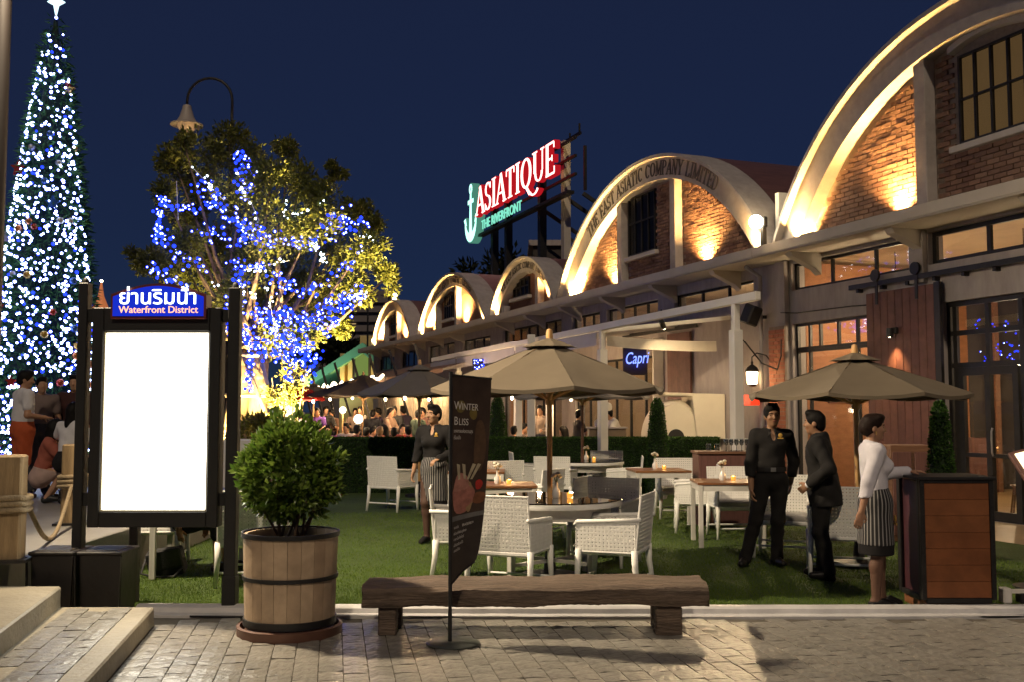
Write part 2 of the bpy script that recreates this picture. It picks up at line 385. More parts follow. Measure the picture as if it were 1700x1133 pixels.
def lay(parent, z, inside, keep):
    """stones over the region inside(x, y); the first `keep` nearest become single objects, the rest one mesh"""
    C = []
    for i in range(-45, 60):
        sh = RNG.uniform(0, SL)
        for j in range(10, 48):
            p = PB*(i*SW)+PA*(j*SL+sh)
            if not inside(p.x, p.y): continue
            q = project((p.x, p.y, z))
            if -40 < q[0] < 1740 and q[1] < 1165: C.append((p.y, p, i*31+j))
    C.sort(key=lambda c: c[0]); rest = MB()
    for k, (y_, p, h) in enumerate(C):
        me = STONES[h % 8]; rot = PAR+(math.pi if h % 3 == 0 else 0)
        if k < keep:
            o = link(bpy.data.objects.new('paving_stone', me)); o.parent = parent; o.location = (p.x, p.y, z+.001+RNG.uniform(-.0015, .0015)); o.rotation_euler = (RNG.normal(0, .006), RNG.normal(0, .006), rot)
        else:
            M = Matrix.Translation((p.x, p.y, z+.001)) @ Matrix.Rotation(rot, 4, 'Z'); rest.add([M @ v.co for v in me.vertices], [tuple(f.vertices) for f in me.polygons])
    if rest.v: tag(rest.build('paving_stones_beyond', M_['paver'], parent, smooth=35, fix=False), kind='stuff')
    return len(C)
E1 = lambda y: -2.655-(y-7.72)*.1736          # front edge line of the lowest step (x at y)
E2 = lambda y: -3.36-(y-7.75)*.2086
lay(pavement, 0.0, lambda x, y: y < 7.93 and (x > E1(y)+.03 if y < 7.85 else x > -2.55), 240)
# steps at the left, running towards the camera
def slab(name, edge, yb, z, m, xl=-7.0, yf=3.0, h=.15):
    b = MB(); b.prism([(xl, yf), (edge(yf), yf), (edge(yb), yb), (xl, yb)], z-h, z-.004); return struct(b.build(name, m, bevel=.012))
st1 = slab('step_lower', E1, 7.72, .15, M_['step_stone']); st2 = slab('step_upper', E2, 7.735, .30, M_['step_stone'], h=.30)
lay(st1, .146, lambda x, y: y < 7.56 and E2(y)+.10 < x < E1(y)-.10, 60)
tb = MB(); tb.prism([(-40, 7.74), (-3.92, 7.74), (-3.92, 8.5), (-3.75, 8.6), (-3.75, 15.5), (-7.0, 15.5), (-7.0, 40), (-40, 40)], 0, .45); struct(tb.build('terrace', M_['terrace'], bevel=.01))
# lawn of artificial turf
M_['turf'] = mat('turf', (.050, .090, .012), .9, var=.35, vs=40, bump=.8, bs=220, var2=.35, vs2=1.3)
M_['blade'] = leafmat('turf_blade', (.070, .135, .012), (.150, .215, .030), .6, .25, .25)
lw = MB(); lw.add([(-3.74, 8.30, .02), (7.2, 8.30, .02), (6.9, 12.0, .02), (4.2, 20.2, .02), (-7.5, 20.2, .02), (-7.5, 10.5, .02), (-3.74, 10.5, .02)], [(0, 1, 2, 3, 4, 5, 6)])
lawn = struct(lw.build('lawn', M_['turf']))
n = 150000
yy = 8.30+7.7*RNG.random(n)**1.7; xx = (RNG.random(n)-.5)*1.12*yy; xx = np.where((xx < -3.7) & (yy < 10.5), -3.7+RNG.random(n)*3, xx)
inl = (xx < 4.9-(yy-12)*.3); xx, yy = xx[inl], yy[inl]; n = len(xx)
hh = RNG.uniform(.012, .028, n); aa = RNG.uniform(0, 2*np.pi, n); wd = .0022+.0012*(yy-8)/4; ln = RNG.normal(0, .008, (n, 2))
V = np.zeros((n, 3, 3)); V[:, 0] = np.stack([xx-wd*np.cos(aa), yy-wd*np.sin(aa), np.full(n, .019)], 1); V[:, 1] = np.stack([xx+wd*np.cos(aa), yy+wd*np.sin(aa), np.full(n, .019)], 1)
V[:, 2] = np.stack([xx+ln[:, 0], yy+ln[:, 1], .02+hh], 1)
o = np_mesh('grass', V, np.arange(3*n).reshape(-1, 3), M_['blade']); tag(o, 'short green artificial turf covering the cafe lawn', 'grass', kind='stuff')
# white edging of the lawn: a rounded rail on a flat strip
kb = MB(); n = 60
prof = [(8.05, 0), (8.05, .022), (8.14, .026), (8.15, .06), (8.18, .078), (8.24, .078), (8.28, .055), (8.30, .0)]
V = []; F = []
for i in range(n+1):
    x = -2.95+(5.9+2.95)*i/n; dy = -.06*math.sin(math.pi*i/n)
    V += [(x, y+dy+.004*math.sin(i*1.7), z) for (y, z) in prof]
m = len(prof)
for i in range(n):
    for k in range(m-1): F.append((i*m+k, (i+1)*m+k, (i+1)*m+k+1, i*m+k+1))
kb.add(V, F); struct(kb.build('kerb', mat('kerb_paint', (.55, .54, .55), .45, var=.15, vs=4, bump=.1), smooth=40))
# floor of the far terrace and the tiled porch in front of the glass doors
ft = MB(); ft.add([(-14, 20.2, .006), (8, 20.2, .006), (-4, 75, .006), (-30, 75, .006)], [(0, 1, 2, 3)]); struct(ft.build('terrace_floor', mat('terrace_floor', (.16, .13, .11), .6, var=.2, vs=2)))
pf = MB(FM); pf.add([(-9, 0, .026), (-9, 1.7, .026), (2.4, 1.7, .026), (2.4, 0, .026)], [(0, 1, 2, 3)]); struct(pf.build('porch_floor', mat('porch_tiles', (.34, .25, .15), .35, var=.12, vs=3, bump=.1)))

# ================================================================== the row of warehouses
ZL = 4.60                                             # top of the ledge that runs along the row
WARM = (1.0, .54, .15)
def arc(s0, s1, zb, apex, n=40, d=0.0):
    """points of the circular arch from s0 to s1, d metres inside its outer line"""
    hw = (s1-s0)/2; rise = apex-zb; r = (hw*hw+rise*rise)/(2*rise); c = (s0+s1)/2; zc = apex-r; r -= d
    t = math.asin(min(1, hw/(r+d)))
    lim = math.acos(max(-1, min(1, (zb-zc)/r)))
    return [(c+r*math.sin(-lim+2*lim*i/n), zc+r*math.cos(-lim+2*lim*i/n)) for i in range(n+1)]
def arc_z(P, s):
    for a, b in zip(P, P[1:]):
        if a[0] <= s <= b[0]: return a[1]+(b[1]-a[1])*(s-a[0])/max(1e-6, b[0]-a[0])
    return P[0][1]
def openings(mb, s0, s1, z0, z1, ops, o0=-.30, o1=0.0):
    S = sorted({s0, s1}|{a for q in ops for a in q[:2] if s0 < a < s1}); Z = sorted({z0, z1}|{a for q in ops for a in q[2:] if z0 < a < z1})
    for a, b in zip(S, S[1:]):
        run = None
        for c, d in zip(Z, Z[1:])  :
            ms, mz = (a+b)/2, (c+d)/2
            if any(q[0] < ms < q[1] and q[2] < mz < q[3] for q in ops):
                if run: mb.bx((a, o0, run[0]), (b, o1, run[1])); run = None
            else: run = (run[0], d) if run else (c, d)
        if run: mb.bx((a, o0, run[0]), (b, o1, run[1]))
def window(bld, s0, s1, z0, z1, cols, rows, m_glass, off=-.12, t=.05, frame_m=None, name='window'):
    """frame with glazing bars; each pane a sub-part"""
    fr = MB(FM); fm = frame_m or M_['dark_metal']; d = .06
    fr.bx((s0, off-d/2, z0), (s1, off+d/2, z0+t)); fr.bx((s0, off-d/2, z1-t), (s1, off+d/2, z1)); fr.bx((s0, off-d/2, z0+t), (s0+t, off+d/2, z1-t)); fr.bx((s1-t, off-d/2, z0+t), (s1, off+d/2, z1-t))
    cs = cols if isinstance(cols, list) else [s0+(s1-s0)*i/cols for i in range(1, cols)]
    rs = rows if isinstance(rows, list) else [z0+(z1-z0)*i/rows for i in range(1, rows)]
    for c in cs: fr.bx((c-t/2, off-d/2+.004, z0+t), (c+t/2, off+d/2-.004, z1-t))
    for r_ in rs: fr.bx((s0+t, off-d/2+.007, r_-t/2), (s1-t, off+d/2-.007, r_+t/2))
    w = fr.build(name, fm, bld)
    xs = [s0]+cs+[s1]; ys = [z0]+rs+[z1]
    for a, b in zip(xs, xs[1:]):
        for c, e in zip(ys, ys[1:]):
            p = MB(FM); p.bx((a+t/2, off-.004, c+t/2), (b-t/2, off+.004, e-t/2)); p.build('pane', m_glass, w)
    return w
BR_L, BR_H = .235, .078
BRICK = MB().box((0, 0, 0), (BR_L-.012, .05, BR_H-.012)); _b = BRICK.build('brick', M_['brick']); bpy.data.objects.remove(_b)
BRICK_ME = bpy.data.meshes['brick']
def bricks(bld, regions, cap, smax, keep):
    """courses of bricks, proud of the mortar, below the curve `cap`; the nearest `keep` are objects of their own"""
    C = []; z = ZL+.05; row = 0
    while z < 8.2:
        for (a, b, skip) in regions:
            s = a+BR_L/2+(BR_L/2 if row % 2 else 0)-BR_L/2
            while s < b:
                if s-BR_L/2 >= a-.01 and s+BR_L/2 <= b+.01 and min(cap(s-BR_L/2), cap(s+BR_L/2)) > z+BR_H/2 and not (skip and skip[0] < s+.1 and s-.1 < skip[1] and skip[2] < z+.03 and z-.03 < skip[3]) and s < smax: C.append((s, z))
                s += BR_L
        z += BR_H; row += 1
    C.sort(); rest = MB(); I = wmat(bld).inverted()
    for k, (s, z) in enumerate(C):
        o_ = random.uniform(-.004, .006)
        if k < keep:
            o = link(bpy.data.objects.new('brick', BRICK_ME)); o.parent = bld; o.matrix_basis = I @ FM @ Matrix.Translation((s, o_, z)) @ Matrix.Rotation(random.gauss(0, .012), 4, 'X')
        else: rest.box((s, o_, z), (BR_L-.012, .05, BR_H-.012))
    if rest.v: rest.M = FM; tag(rest.build('brickwork_beyond', M_['brick_far'], bld, fix=False), kind='stuff')
m_ = mat('brick_far', (.22, .10, .06), .85, var=.3, vs=9, bump=.4, bs=50); M_['brick_far'] = m_
_N = m_.node_tree.nodes; _g = _N.new('ShaderNodeNewGeometry'); _c = _N.new('ShaderNodeValToRGB'); _c.color_ramp.elements[0].color = (.12, .058, .04, 1); _c.color_ramp.elements[1].color = (.25, .14, .09, 1)
m_.node_tree.links.new(_g.outputs['Random Per Island'], _c.inputs[0])
for _n in _N:
    if _n.type == 'VECT_MATH' and not _n.inputs[0].is_linked: m_.node_tree.links.new(_c.outputs[0], _n.inputs[0])
M_['brickwall'] = mat('brickwall', (.20, .095, .06), .85, var=.35, vs=9, bump=.4, bs=40, stretch=(1, 1, 3))
M_['lintel'] = mat('lintel_stone', (.46, .42, .39), .75, var=.08, vs=5)
M_['roof_tin'] = mat('roof_tin', (.13, .06, .05), .5, var=.3, vs=2, stretch=(8, 1, 1))
M_['ledge'] = mat('ledge_concrete', (.47, .42, .36), .75, var=.1, vs=2, bump=.1)
M_['letters_dark'] = mat('letters_dark', (.035, .032, .035), .6)
M_['room_wall'] = mat('room_wall', (.42, .30, .19), .8, var=.12, vs=2)
M_['room_dark'] = mat('room_dark', (.05, .04, .035), .8, var=.2, vs=2)
M_['bulb_spot'] = emis('uplight_lens', (1, .82, .5), 30)
UPL = None
def uplight(s, off=.30, power=24, lab='', tilt=.26, spot=104, foot=True):
    """a box lamp on the ledge that washes the brickwork"""
    o = thing('uplight', lab, 'floodlight', fw(s, off, ZL+.002), FROT, 'uplights along the ledge')
    b = MB(); b.box((0, 0, .045), (.20, .13, .09)); b.build('lamp_housing', M_['black'], o, local=True, bevel=.012)
    l = MB(); l.box((0, -.01, .094), (.13, .07, .006)); l.build('lens', M_['bulb_spot'], o, local=True)
    if foot: light('spot', 'SPOT', fw(s, off-.02, ZL+.11), power*34, WARM, o, .03, fw(s, off-.02-tilt*10, ZL+10), spot, 1.0)
    light('spot', 'SPOT', fw(s, .17, ZL+.12), power*60, (1, .55, .17), o, .07, fw(s, .10, ZL+2.2), 128, 1.0)
def gable(name, label, s0, s1, apex, posts, win, nb, roofm, letters=None, depth=14, keep=0, cat='warehouse', band=.52):
    c = (s0+s1)/2; bld = thing(name, label, cat, fw(c, 0, 0), FROT, 'arched brick warehouses along the waterfront')
    o_, i_ = arc(s0, s1, ZL, apex, 48), arc(s0, s1, ZL, apex, 48, band)
    w = MB(FM); pl = [(i_[0][0], ZL)]+i_+[(i_[-1][0], ZL)]; w.prism(pl, -.30, -.012, (0, 2, 1)); w.build('gable_wall', M_['mortar'] if nb else M_['brickwall'], bld)
    a = MB(FM); a.band(o_, i_, -.30, .26, (0, 2, 1)); a.build('arch_band', M_['arch_plaster'], bld, smooth=40)
    l = MB(FM); l.band(arc(s0-.03, s1+.03, ZL, apex+.035, 48), arc(s0, s1, ZL, apex, 48, .04), -.30, .40, (0, 2, 1)); l.build('arch_lip', M_['arch_plaster'], bld, smooth=40)
    r_ = MB(FM); r_.band(arc(s0, s1, ZL, apex, 48, -.02), arc(s0, s1, ZL, apex, 48, .12), -depth, -.301, (0, 2, 1)); r_.build('barrel_roof', roofm, bld, smooth=40)
    for k, p in enumerate(posts):
        b = MB(FM); zt = min(arc_z(i_, p-.12), arc_z(i_, p+.12)); b.bx((p-.12, -.011, ZL), (p+.12, .20, zt+.06)); b.build('pilaster', M_['arch_plaster'], bld, bevel=.012)
    if win:
        a0, a1, z0, z1 = win
        cs = 4 if nb != 'A' else 4
        hole = MB(FM); hole.bx((a0, -.06, z0), (a1, -.010, z1)); hole.build('window_recess', M_['room_dark'] if nb != 'A' else M_['room_glow'], bld)
        window(bld, a0, a1, z0, z1, cs, 2 if nb == 'A' else [z0+(z1-z0)*.55], M_['glass_dark'], .02, .035)
        t = MB(FM); n = 12; mid = (a0+a1)/2; hw = (a1-a0)/2+.12
        up = [(mid-hw+2*hw*i/n, z1+.06+.13*(1-((i/n-.5)*2)**2)) for i in range(n+1)]; t.band([(x, z+.10) for x, z in up], up, -.01, .12, (0, 2, 1)); t.build('window_hood', M_['lintel'], bld)
        t = MB(FM); t.bx((a0-.14, -.01, z0-.12), (a1+.14, .13, z0-.02)); t.build('window_sill', M_['lintel'], bld, bevel=.01)
    if nb:
        sk = (win[0]-.02, win[1]+.02, win[2]-.02, win[3]+.2) if win else None
        bricks(bld, [(i_[0][0], posts[0]-.12, None), (posts[0]+.12, posts[1]-.12, sk), (posts[1]+.12, i_[-1][0], None)], lambda s: arc_z(i_, s), 40, keep)
    if letters:
        hw = (s1-s0)/2; rise = apex-ZL; rr = (hw*hw+rise*rise)/(2*rise); zc = apex-rr; h = letters[1]; r0 = rr-band/2-h/2
        adv = [GLYPH[ch][0] for ch in letters[0]]; tot = sum(adv)*h*.90; ang = tot/(r0+h/2); th = math.pi/2+ang/2     # s grows to the left as seen from the street
        for ch, ad in zip(letters[0], adv):
            w_ = ad*h*.90/(r0+h/2)
            if ch != ' ':
                mb = MB(FM)
                def place(x, y, d, th=th):
                    a = th-x*.90*h/(r0+h/2); q = r0+y*h; return (c-q*math.cos(a), d, zc+q*math.sin(a))
                glyph(mb, ch, place, .258, .272); mb.build('letter', M_['letters_dark'], bld, fix=False)
            th -= w_
    return bld
M_['room_glow'] = mat('room_glow', (.40, .24, .10), .8, emit=(1, .55, .2), es=.16)
LET = 'THE EAST ASIATIC COMPANY LIMITED'
bA = gable('brick_warehouse', 'nearest and largest arched brick warehouse with sliding wooden door and glass doors', -5.04, 4.66, 7.69, (-1.40, 1.01), (-.85, .37, 5.58, 6.92), 'A', M_['roof_tin'], None, keep=300)
bB = gable('brick_warehouse', 'arched brick warehouse with dark company lettering around its whole arch', 4.70, 14.86, 7.47, (8.65, 11.28), (9.73, 11.08, 5.40, 6.85), 'B', M_['roof_tin'], (LET, .34), keep=0)
bC = gable('brick_warehouse', 'smallest arched brick warehouse, right below the red and green roof sign', 14.92, 20.40, 6.28, (16.70, 19.55), (17.7, 19.05, 5.2, 5.75), None, M_['roof_tin'], (LET, .20), band=.42)
bD = gable('brick_warehouse', 'second arched brick warehouse counted from the far end of the row', 20.70, 29.30, 6.71, (24.6, 27.1), (25.4, 26.5, 5.15, 6.05), None, M_['roof_tin'], (LET, .26), band=.46)
bE = gable('brick_warehouse', 'arched brick warehouse at the far end of the row by the green roof', 30.10, 37.50, 6.62, (33.3, 35.5), (33.9, 34.9, 5.1, 6.0), None, M_['roof_tin'], None, band=.46)
for k, (px, py, lab) in enumerate([(1310, 392, 'black uplight at the left foot of the nearest arch'), (1465, 345, 'black uplight beside the pilaster of the nearest arch'),
        (938, 500, 'black uplight at the left foot of the lettered arch'), (998, 482, 'black uplight left of the lettered gable window'), (1146, 440, 'black uplight right of the lettered gable window'), (1243, 410, 'black uplight at the right foot of the lettered arch')]):
    uplight(fs(px, py, .45)[0], .33 if k in (0, 2, 5) else .20, 30 if k != 0 else 36, lab, foot=k in (0, 2, 5))
for c_, nm, L in ((bC, 'smallest arch', (15.4, 16.25, 19.0+.95, 15.9)), (bD, 'second arch from the far end', (21.3, 23.9, 27.8, 28.8)), (bE, 'farthest arch', (30.6, 32.4, 36.0, 37.1))):
    for s_ in sorted(set(L))[: (2 if c_ is bC else 4)] if c_ is not bC else (15.75, 19.93):
        uplight(s_, .33, 34, {True: 'black uplight at the %s foot of the %s', False: 'black uplight at the %s foot of the %s'}[True] % ('near' if s_ < sum(L)/4 else 'far', nm) if c_ is bC else 'black uplight %s of the %s' % ({0: 'at the near foot', 1: 'before the near pilaster', 2: 'beyond the far pilaster', 3: 'at the far foot'}[L.index(s_)], nm))
# ledge: one slab for each building, with brackets
for b_, a, c in ((bA, -9, 4.68), (bB, 4.69, 14.9), (bC, 14.91, 20.5), (bD, 20.51, 29.6), (bE, 29.61, 38.5)):
    m = MB(FM); m.bx((a, -.28, ZL-.17), (c, .78, ZL-.002)); m.bx((a, .781, ZL-.14), (c, .80, ZL+.03)); m.build('ledge', M_['ledge'], b_)
    k = math.ceil(a/2.55)*2.55+1.25
    while k < c:
        m = MB(FM); m.prism([(0.0, ZL-.171), (.66, ZL-.171), (.60, ZL-.25), (.12, ZL-.45), (0.0, ZL-.55)], k-.09, k+.09, (1, 2, 0)); m.build('ledge_bracket', M_['ledge'], b_); k += 2.55
# lower walls
w = MB(FM)
openings(w, -9, 4.695, 0, ZL-.171, [(1.46, 4.60, 3.85, 4.36), (-8.6, 1.12, 3.87, 4.38), (2.47, 4.60, .02, 3.23), (-4.4, .87, .02, 3.26)])
w.build('front_wall', M_['plaster'], bA)
w = MB(FM); openings(w, 4.70, 14.9, 0, ZL-.171, [(5.82, 8.93, 3.90, 4.22), (9.7, 12.4, 3.85, 4.22), (12.8, 14.6, 3.85, 4.22), (9.75, 14.4, .02, 2.9)]); w.build('front_wall', M_['plaster'], bB)
w = MB(FM); openings(w, 14.91, 20.5, 0, ZL-.171, [(15.3, 20.1, 3.75, 4.25), (15.3, 20.1, .02, 2.7)]); w.build('front_wall', M_['plaster'], bC)
w = MB(FM); openings(w, 20.51, 29.6, 0, ZL-.171, [(21.3, 24.3, 3.5, 4.2), (25.3, 28.8, 3.5, 4.2)]); w.build('front_wall', M_['plaster'], bD)
w = MB(FM); openings(w, 29.61, 38.5, 0, ZL-.171, [(30.5, 33.2, 3.5, 4.2), (34.4, 37.4, 3.5, 4.2)]); w.build('front_wall', M_['plaster'], bE)
for b_, a, c in ((bA, -9, 4.68), (bB, 4.69, 14.9), (bC, 14.91, 20.5), (bD, 20.51, 29.6), (bE, 29.61, 38.5)):
    w = MB(FM); w.bx((a, -12, 0), (c, -11.8, ZL)); w.bx((a, -11.8, ZL-.1), (c, -.31, ZL-.02)); w.bx((a, -11.8, 0), (a+.1, -.31, ZL-.1)); w.build('interior_shell', M_['room_wall'], b_)
# windows and doors of the nearest building
window(bA, 1.46, 4.60, 3.85, 4.36, [2.42, 3.55], 1, M_['glass'])
window(bA, -8.6, 1.12, 3.87, 4.38, [-6.4, -4.2, -1.9, .02], 1, M_['glass'], t=.07)
window(bA, 2.47, 4.60, .02, 2.72, [2.92, 4.22], 1, M_['glass'])
window(bA, 2.47, 4.60, 2.721, 3.23, [2.92, 3.42, 3.92, 4.22], 1, M_['glass'])
window(bA, -4.4, .87, .02, 3.26, [-3.4, -2.4, -1.4, -.50, .10, .72], [2.28, 2.78], M_['glass'], t=.075)
dr = MB(FM); dr.bx((-.44, -.14, .04), (.66, -.07, .16)); dr.bx((-.44, -.14, 2.12), (.66, -.07, 2.24)); dr.bx((-.44, -.139, .16), (-.34, -.071, 2.12)); dr.bx((.56, -.139, .16), (.66, -.071, 2.12)); dr.bx((.06, -.138, .16), (.16, -.072, 2.12)); dr.bx((-.44, -.137, .92), (.66, -.073, .98))
d_ = dr.build('door', M_['dark_metal'], bA); h = MB(FM); h.tube([fw(.0, 0, 0)*0+Vector((.02, -.05, .95)), Vector((.02, -.03, 1.0)), Vector((.02, -.03, 1.3)), Vector((.02, -.05, 1.35))], .014); h.build('handle', M_['steel'], d_)
pil = MB(FM); pil.bx((1.13, .002, 3.60), (1.44, .10, ZL-.172)); pil.build('pilaster', M_['arch_plaster'], bA, bevel=.01)
pil = MB(FM); pil.bx((4.66, .002, 0), (4.95, .12, ZL-.173)); pil.build('pilaster', M_['plaster'], bB, bevel=.01)
# brick pier beside the window (thin courses set one by one)
pr = thing('brick_pier', 'narrow red brick pier between the lantern and the big cafe window', 'brick pier', fw(4.85, .1, 0), FROT)
b = MB(FM); b.bx((4.62, .121, 0), (5.10, .16, 3.2)); b.build('mortar_bed', M_['mortar'], pr)
M_['pier_brick'] = rand_mat('pier_brick', [(.30, .10, .06), (.36, .14, .08), (.27, .09, .055)], .8)
z = .06; row = 0; me = None
while z < 3.16:
    for s_ in ((4.74, 4.98) if row % 2 else (4.70, 4.86, 5.02)):
        wd_ = .226 if row % 2 else .148
        m = MB(FM); m.box((s_, .165, z), (wd_, .03, .066)); m.build('brick', M_['pier_brick'], pr, fix=False)
    z += .078; row += 1
# sliding barn door on its rail
bd = thing('sliding_door', 'tall red-brown plank sliding door hung on a black rail', 'sliding door', fw(1.66, .12, .05), FROT)
for k in range(9):
    a = .90+k*(1.52/9); m = MB(FM); m.bx((a+.004, .075, .05), (a+1.52/9-.004, .125, 3.55)); m.build('plank', rand_mat('door_plank', [(.11, .045, .038), (.15, .065, .05), (.12, .05, .045)], .6, .3, 5, .2, 20) if k == 0 else bpy.data.materials['door_plank'], bd, bevel=.006)
m = MB(FM); m.bx((.78, .07, .05), (.895, .13, 3.57)); m.build('edge_strip', M_['dark_metal'], bd)
for a in (1.25, 2.15):
    m = MB(FM); m.bx((a-.03, .127, 3.35), (a+.03, .14, 3.80)); m.build('hanger_strap', M_['dark_metal'], bd); m = MB(FM); m.lathe([(.0, -.02), (.10, -.02), (.10, .02), (.0, .02)], n=16)
    m.v = [(a+v[0], .15+v[2], 3.83+v[1]) for v in m.v]; m.build('wheel', M_['dark_metal'], bd)
rl = thing('door_rail', 'long black sliding door rail fixed to the white wall', 'rail', fw(-.5, .1, 3.7), FROT)
m = MB(FM); m.bx((-4.5, .10, 3.66), (2.84, .13, 3.74)); m.build('rail_bar', M_['dark_metal'], rl)
for k in range(13): m = MB(FM); s_ = -4.3+k*.58; m.bx((s_-.03, .0, 3.60), (s_+.03, .099, 3.66)); m.build('rail_bracket', M_['dark_metal'], rl)
scn = thing('wall_sconce', 'small black downlight glowing on the plank sliding door', 'wall lamp', fw(1.72, .2, 2.86), FROT)
m = MB(FM); m.bx((1.66, .127, 2.84), (1.78, .20, 2.94)); m.build('lamp_body', M_['black'], scn, bevel=.01); m = MB(FM); m.lathe([(.0, .09), (.05, .085), (.055, -.06), (.045, -.06), (.0, -.04)], n=14); m.v = [(1.72+v[0], .26+v[1], 2.84+v[2]) for v in m.v]; m.build('lamp_shade', M_['black'], scn, smooth=40)
m = MB(FM); m.sph((1.72, .26, 2.80), .025); m.build('bulb', M_['warm_bulb'], scn)
light('spot', 'SPOT', fw(1.72, .25, 2.74), 75, (1, .58, .22), scn, .03, fw(1.72, .17, 1.0), 75, .8)
# loudspeaker, lantern, red sign box on the pier
sp = thing('loudspeaker', 'black loudspeaker tilted on the wall above the lantern', 'loudspeaker', fw(5.45, .3, 3.4), FROT)
m = MB(FM); m.box((5.42, .34, 3.46), (.30, .26, .38), M=Matrix.Rotation(R(-18), 3, 'Y') @ Matrix.Rotation(R(14), 3, 'X')); m.build('cabinet', M_['black'], sp, bevel=.03); m = MB(FM); m.bx((5.40, .0, 3.40), (5.46, .28, 3.46)); m.build('bracket', M_['dark_metal'], sp)
ln = thing('wall_lantern', 'lit wall lantern with domed cap beside the brick pier', 'lantern', fw(5.42, .35, 2.1), FROT)
LC = fw(5.30, .42, 2.10)
m = MB(); m.lathe([(.085, 0), (.10, .02), (.115, .22), (.11, .24)], LC, 12, cap=True); m.build('lamp_glass', emis('lantern_glass', (1, .74, .36), 7), ln, smooth=30)
m = MB(); m.lathe([(.13, .24), (.135, .255), (.10, .32), (.05, .36), (.02, .38), (.025, .42), (.0, .46)], LC, 12); m.build('cap', M_['dark_metal'], ln, smooth=30); m = MB(); m.lathe([(.0, -.05), (.06, -.04), (.09, 0), (.0, 0)], LC, 12); m.build('base', M_['dark_metal'], ln, smooth=30)
m = MB(); m.tube([LC+Vector((0, 0, .40)), LC+Vector((0, 0, .52)), LC+Vector((.10, .02, .60)), LC+FN*-.2+Vector((.1, 0, .56)), LC-FN*.42+Vector((0, 0, .45))], .012); m.build('arm', M_['dark_metal'], ln)
light('point', 'POINT', LC+Vector((0, 0, .1))+FN*.18, 22, (1, .66, .30), ln, .10)
rb = thing('sign_box', 'small glowing red box sign below the lantern', 'sign', fw(5.55, .35, 1.75), FROT); m = MB(FM); m.box((5.35, .42, 1.80), (.28, .20, .20)); m.build('red_box', mat('red_box', (.5, .02, .01), .4, emit=(1, .05, .015), es=.9), rb, bevel=.01); m = MB(FM); m.bx((5.30, .0, 1.76), (5.36, .32, 1.82)); m.build('bracket', M_['dark_metal'], rb)
# glimpse of the rooms: orange brick partition behind the big window, dining room behind the doors
m = MB(FM); m.bx((4.60, -4.2, 0), (4.68, -.31, 4.4)); m.build('partition', mat('orange_wall', (.34, .15, .07), .75, var=.18, vs=4, bump=.3, bs=30, stretch=(1, 1, 3)), bA)
m = MB(FM); m.bx((4.60, -11.7, 0), (4.68, -4.21, 4.4)); m.build('partition', M_['room_dark'], bA)
for k in range(4): m = MB(FM); m.bx((4.0-.9*k, -4.4-.9*k, 0), (4.12-.9*k, -4.28-.9*k, 4.4)); m.build('room_post', M_['wood_brown'], bA)
m = MB(FM); m.bx((3.2, -3.2, .02), (4.55, -2.4, 1.1)); m.build('room_counter', M_['wood_red'], bA)
m = MB(FM); m.bx((-8.9, -11.7, .0), (4.6, -.31, .02)); m.build('room_floor', mat('room_floor', (.30, .20, .10), .35, var=.2, vs=3), bA)
for k, (a, z) in enumerate(((-1.1, 1.95), (-2.3, 1.9))): m = MB(FM); m.bx((4.57, a-.32, z-.20), (4.599, a+.32, z+.20)); pf_ = m.build('picture_frame', M_['wood_brown'], bA); m = MB(FM); m.bx((4.562, a-.26, z-.14), (4.569, a+.26, z+.14)); m.build('picture', mat('picture_print', (.45, .36, .22), .6, var=.5, vs=9), pf_)
def pendant(s, off, z, power, lab, r=.11, shade=None):
    o = thing('pendant_lamp', lab, 'lamp', fw(s, off, z), FROT, 'pendant lamps inside the restaurant')
    m = MB(); m.sph(fw(s, off, z), (r, r, r*.9), 12, 8); m.build('globe', shade or M_['warm_bulb'], o, smooth=True); m = MB(); m.tube([fw(s, off, z+r*.8), fw(s, off, 4.45)], .008, 5); m.build('cord', M_['black'], o)
    light('point', 'POINT', fw(s, off+.02, z-r-.06), power, (1, .72, .40), o, .08)
pendant(3.2, -1.2, 3.35, 110, 'globe lamp behind the big cafe window')
pendant(-.6, -3.0, 2.75, 60, 'globe lamp nearest to the glass doors')
pendant(-2.6, -5.2, 2.7, 30, 'globe lamp deep in the dining room')
pendant(1.6, -5.5, 2.5, 70, 'globe lamp between the posts of the dining room')
pendant(2.6, -3.4, 2.2, 50, 'globe lamp over the indoor counter')
pendant(12.0, -1.8, 2.6, 130, 'globe lamp in the shopfront behind the chefs')
pendant(17.6, -1.8, 2.5, 70, 'globe lamp inside the smallest warehouse')
pendant(8.5, -2.0, 3.9, 40, 'globe lamp high behind the lettered front wall')
pendant(22.8, -1.5, 3.9, 40, 'globe lamp high inside the second far warehouse')
pendant(27.0, -1.5, 3.9, 40, 'globe lamp high near the far end of the row')
pendant(.6, -1.4, 3.4, 16, 'small globe lamp above the glass doors', .06)
pendant(.2, -2.4, 2.45, 10, 'small low globe lamp behind the glass doors', .05)
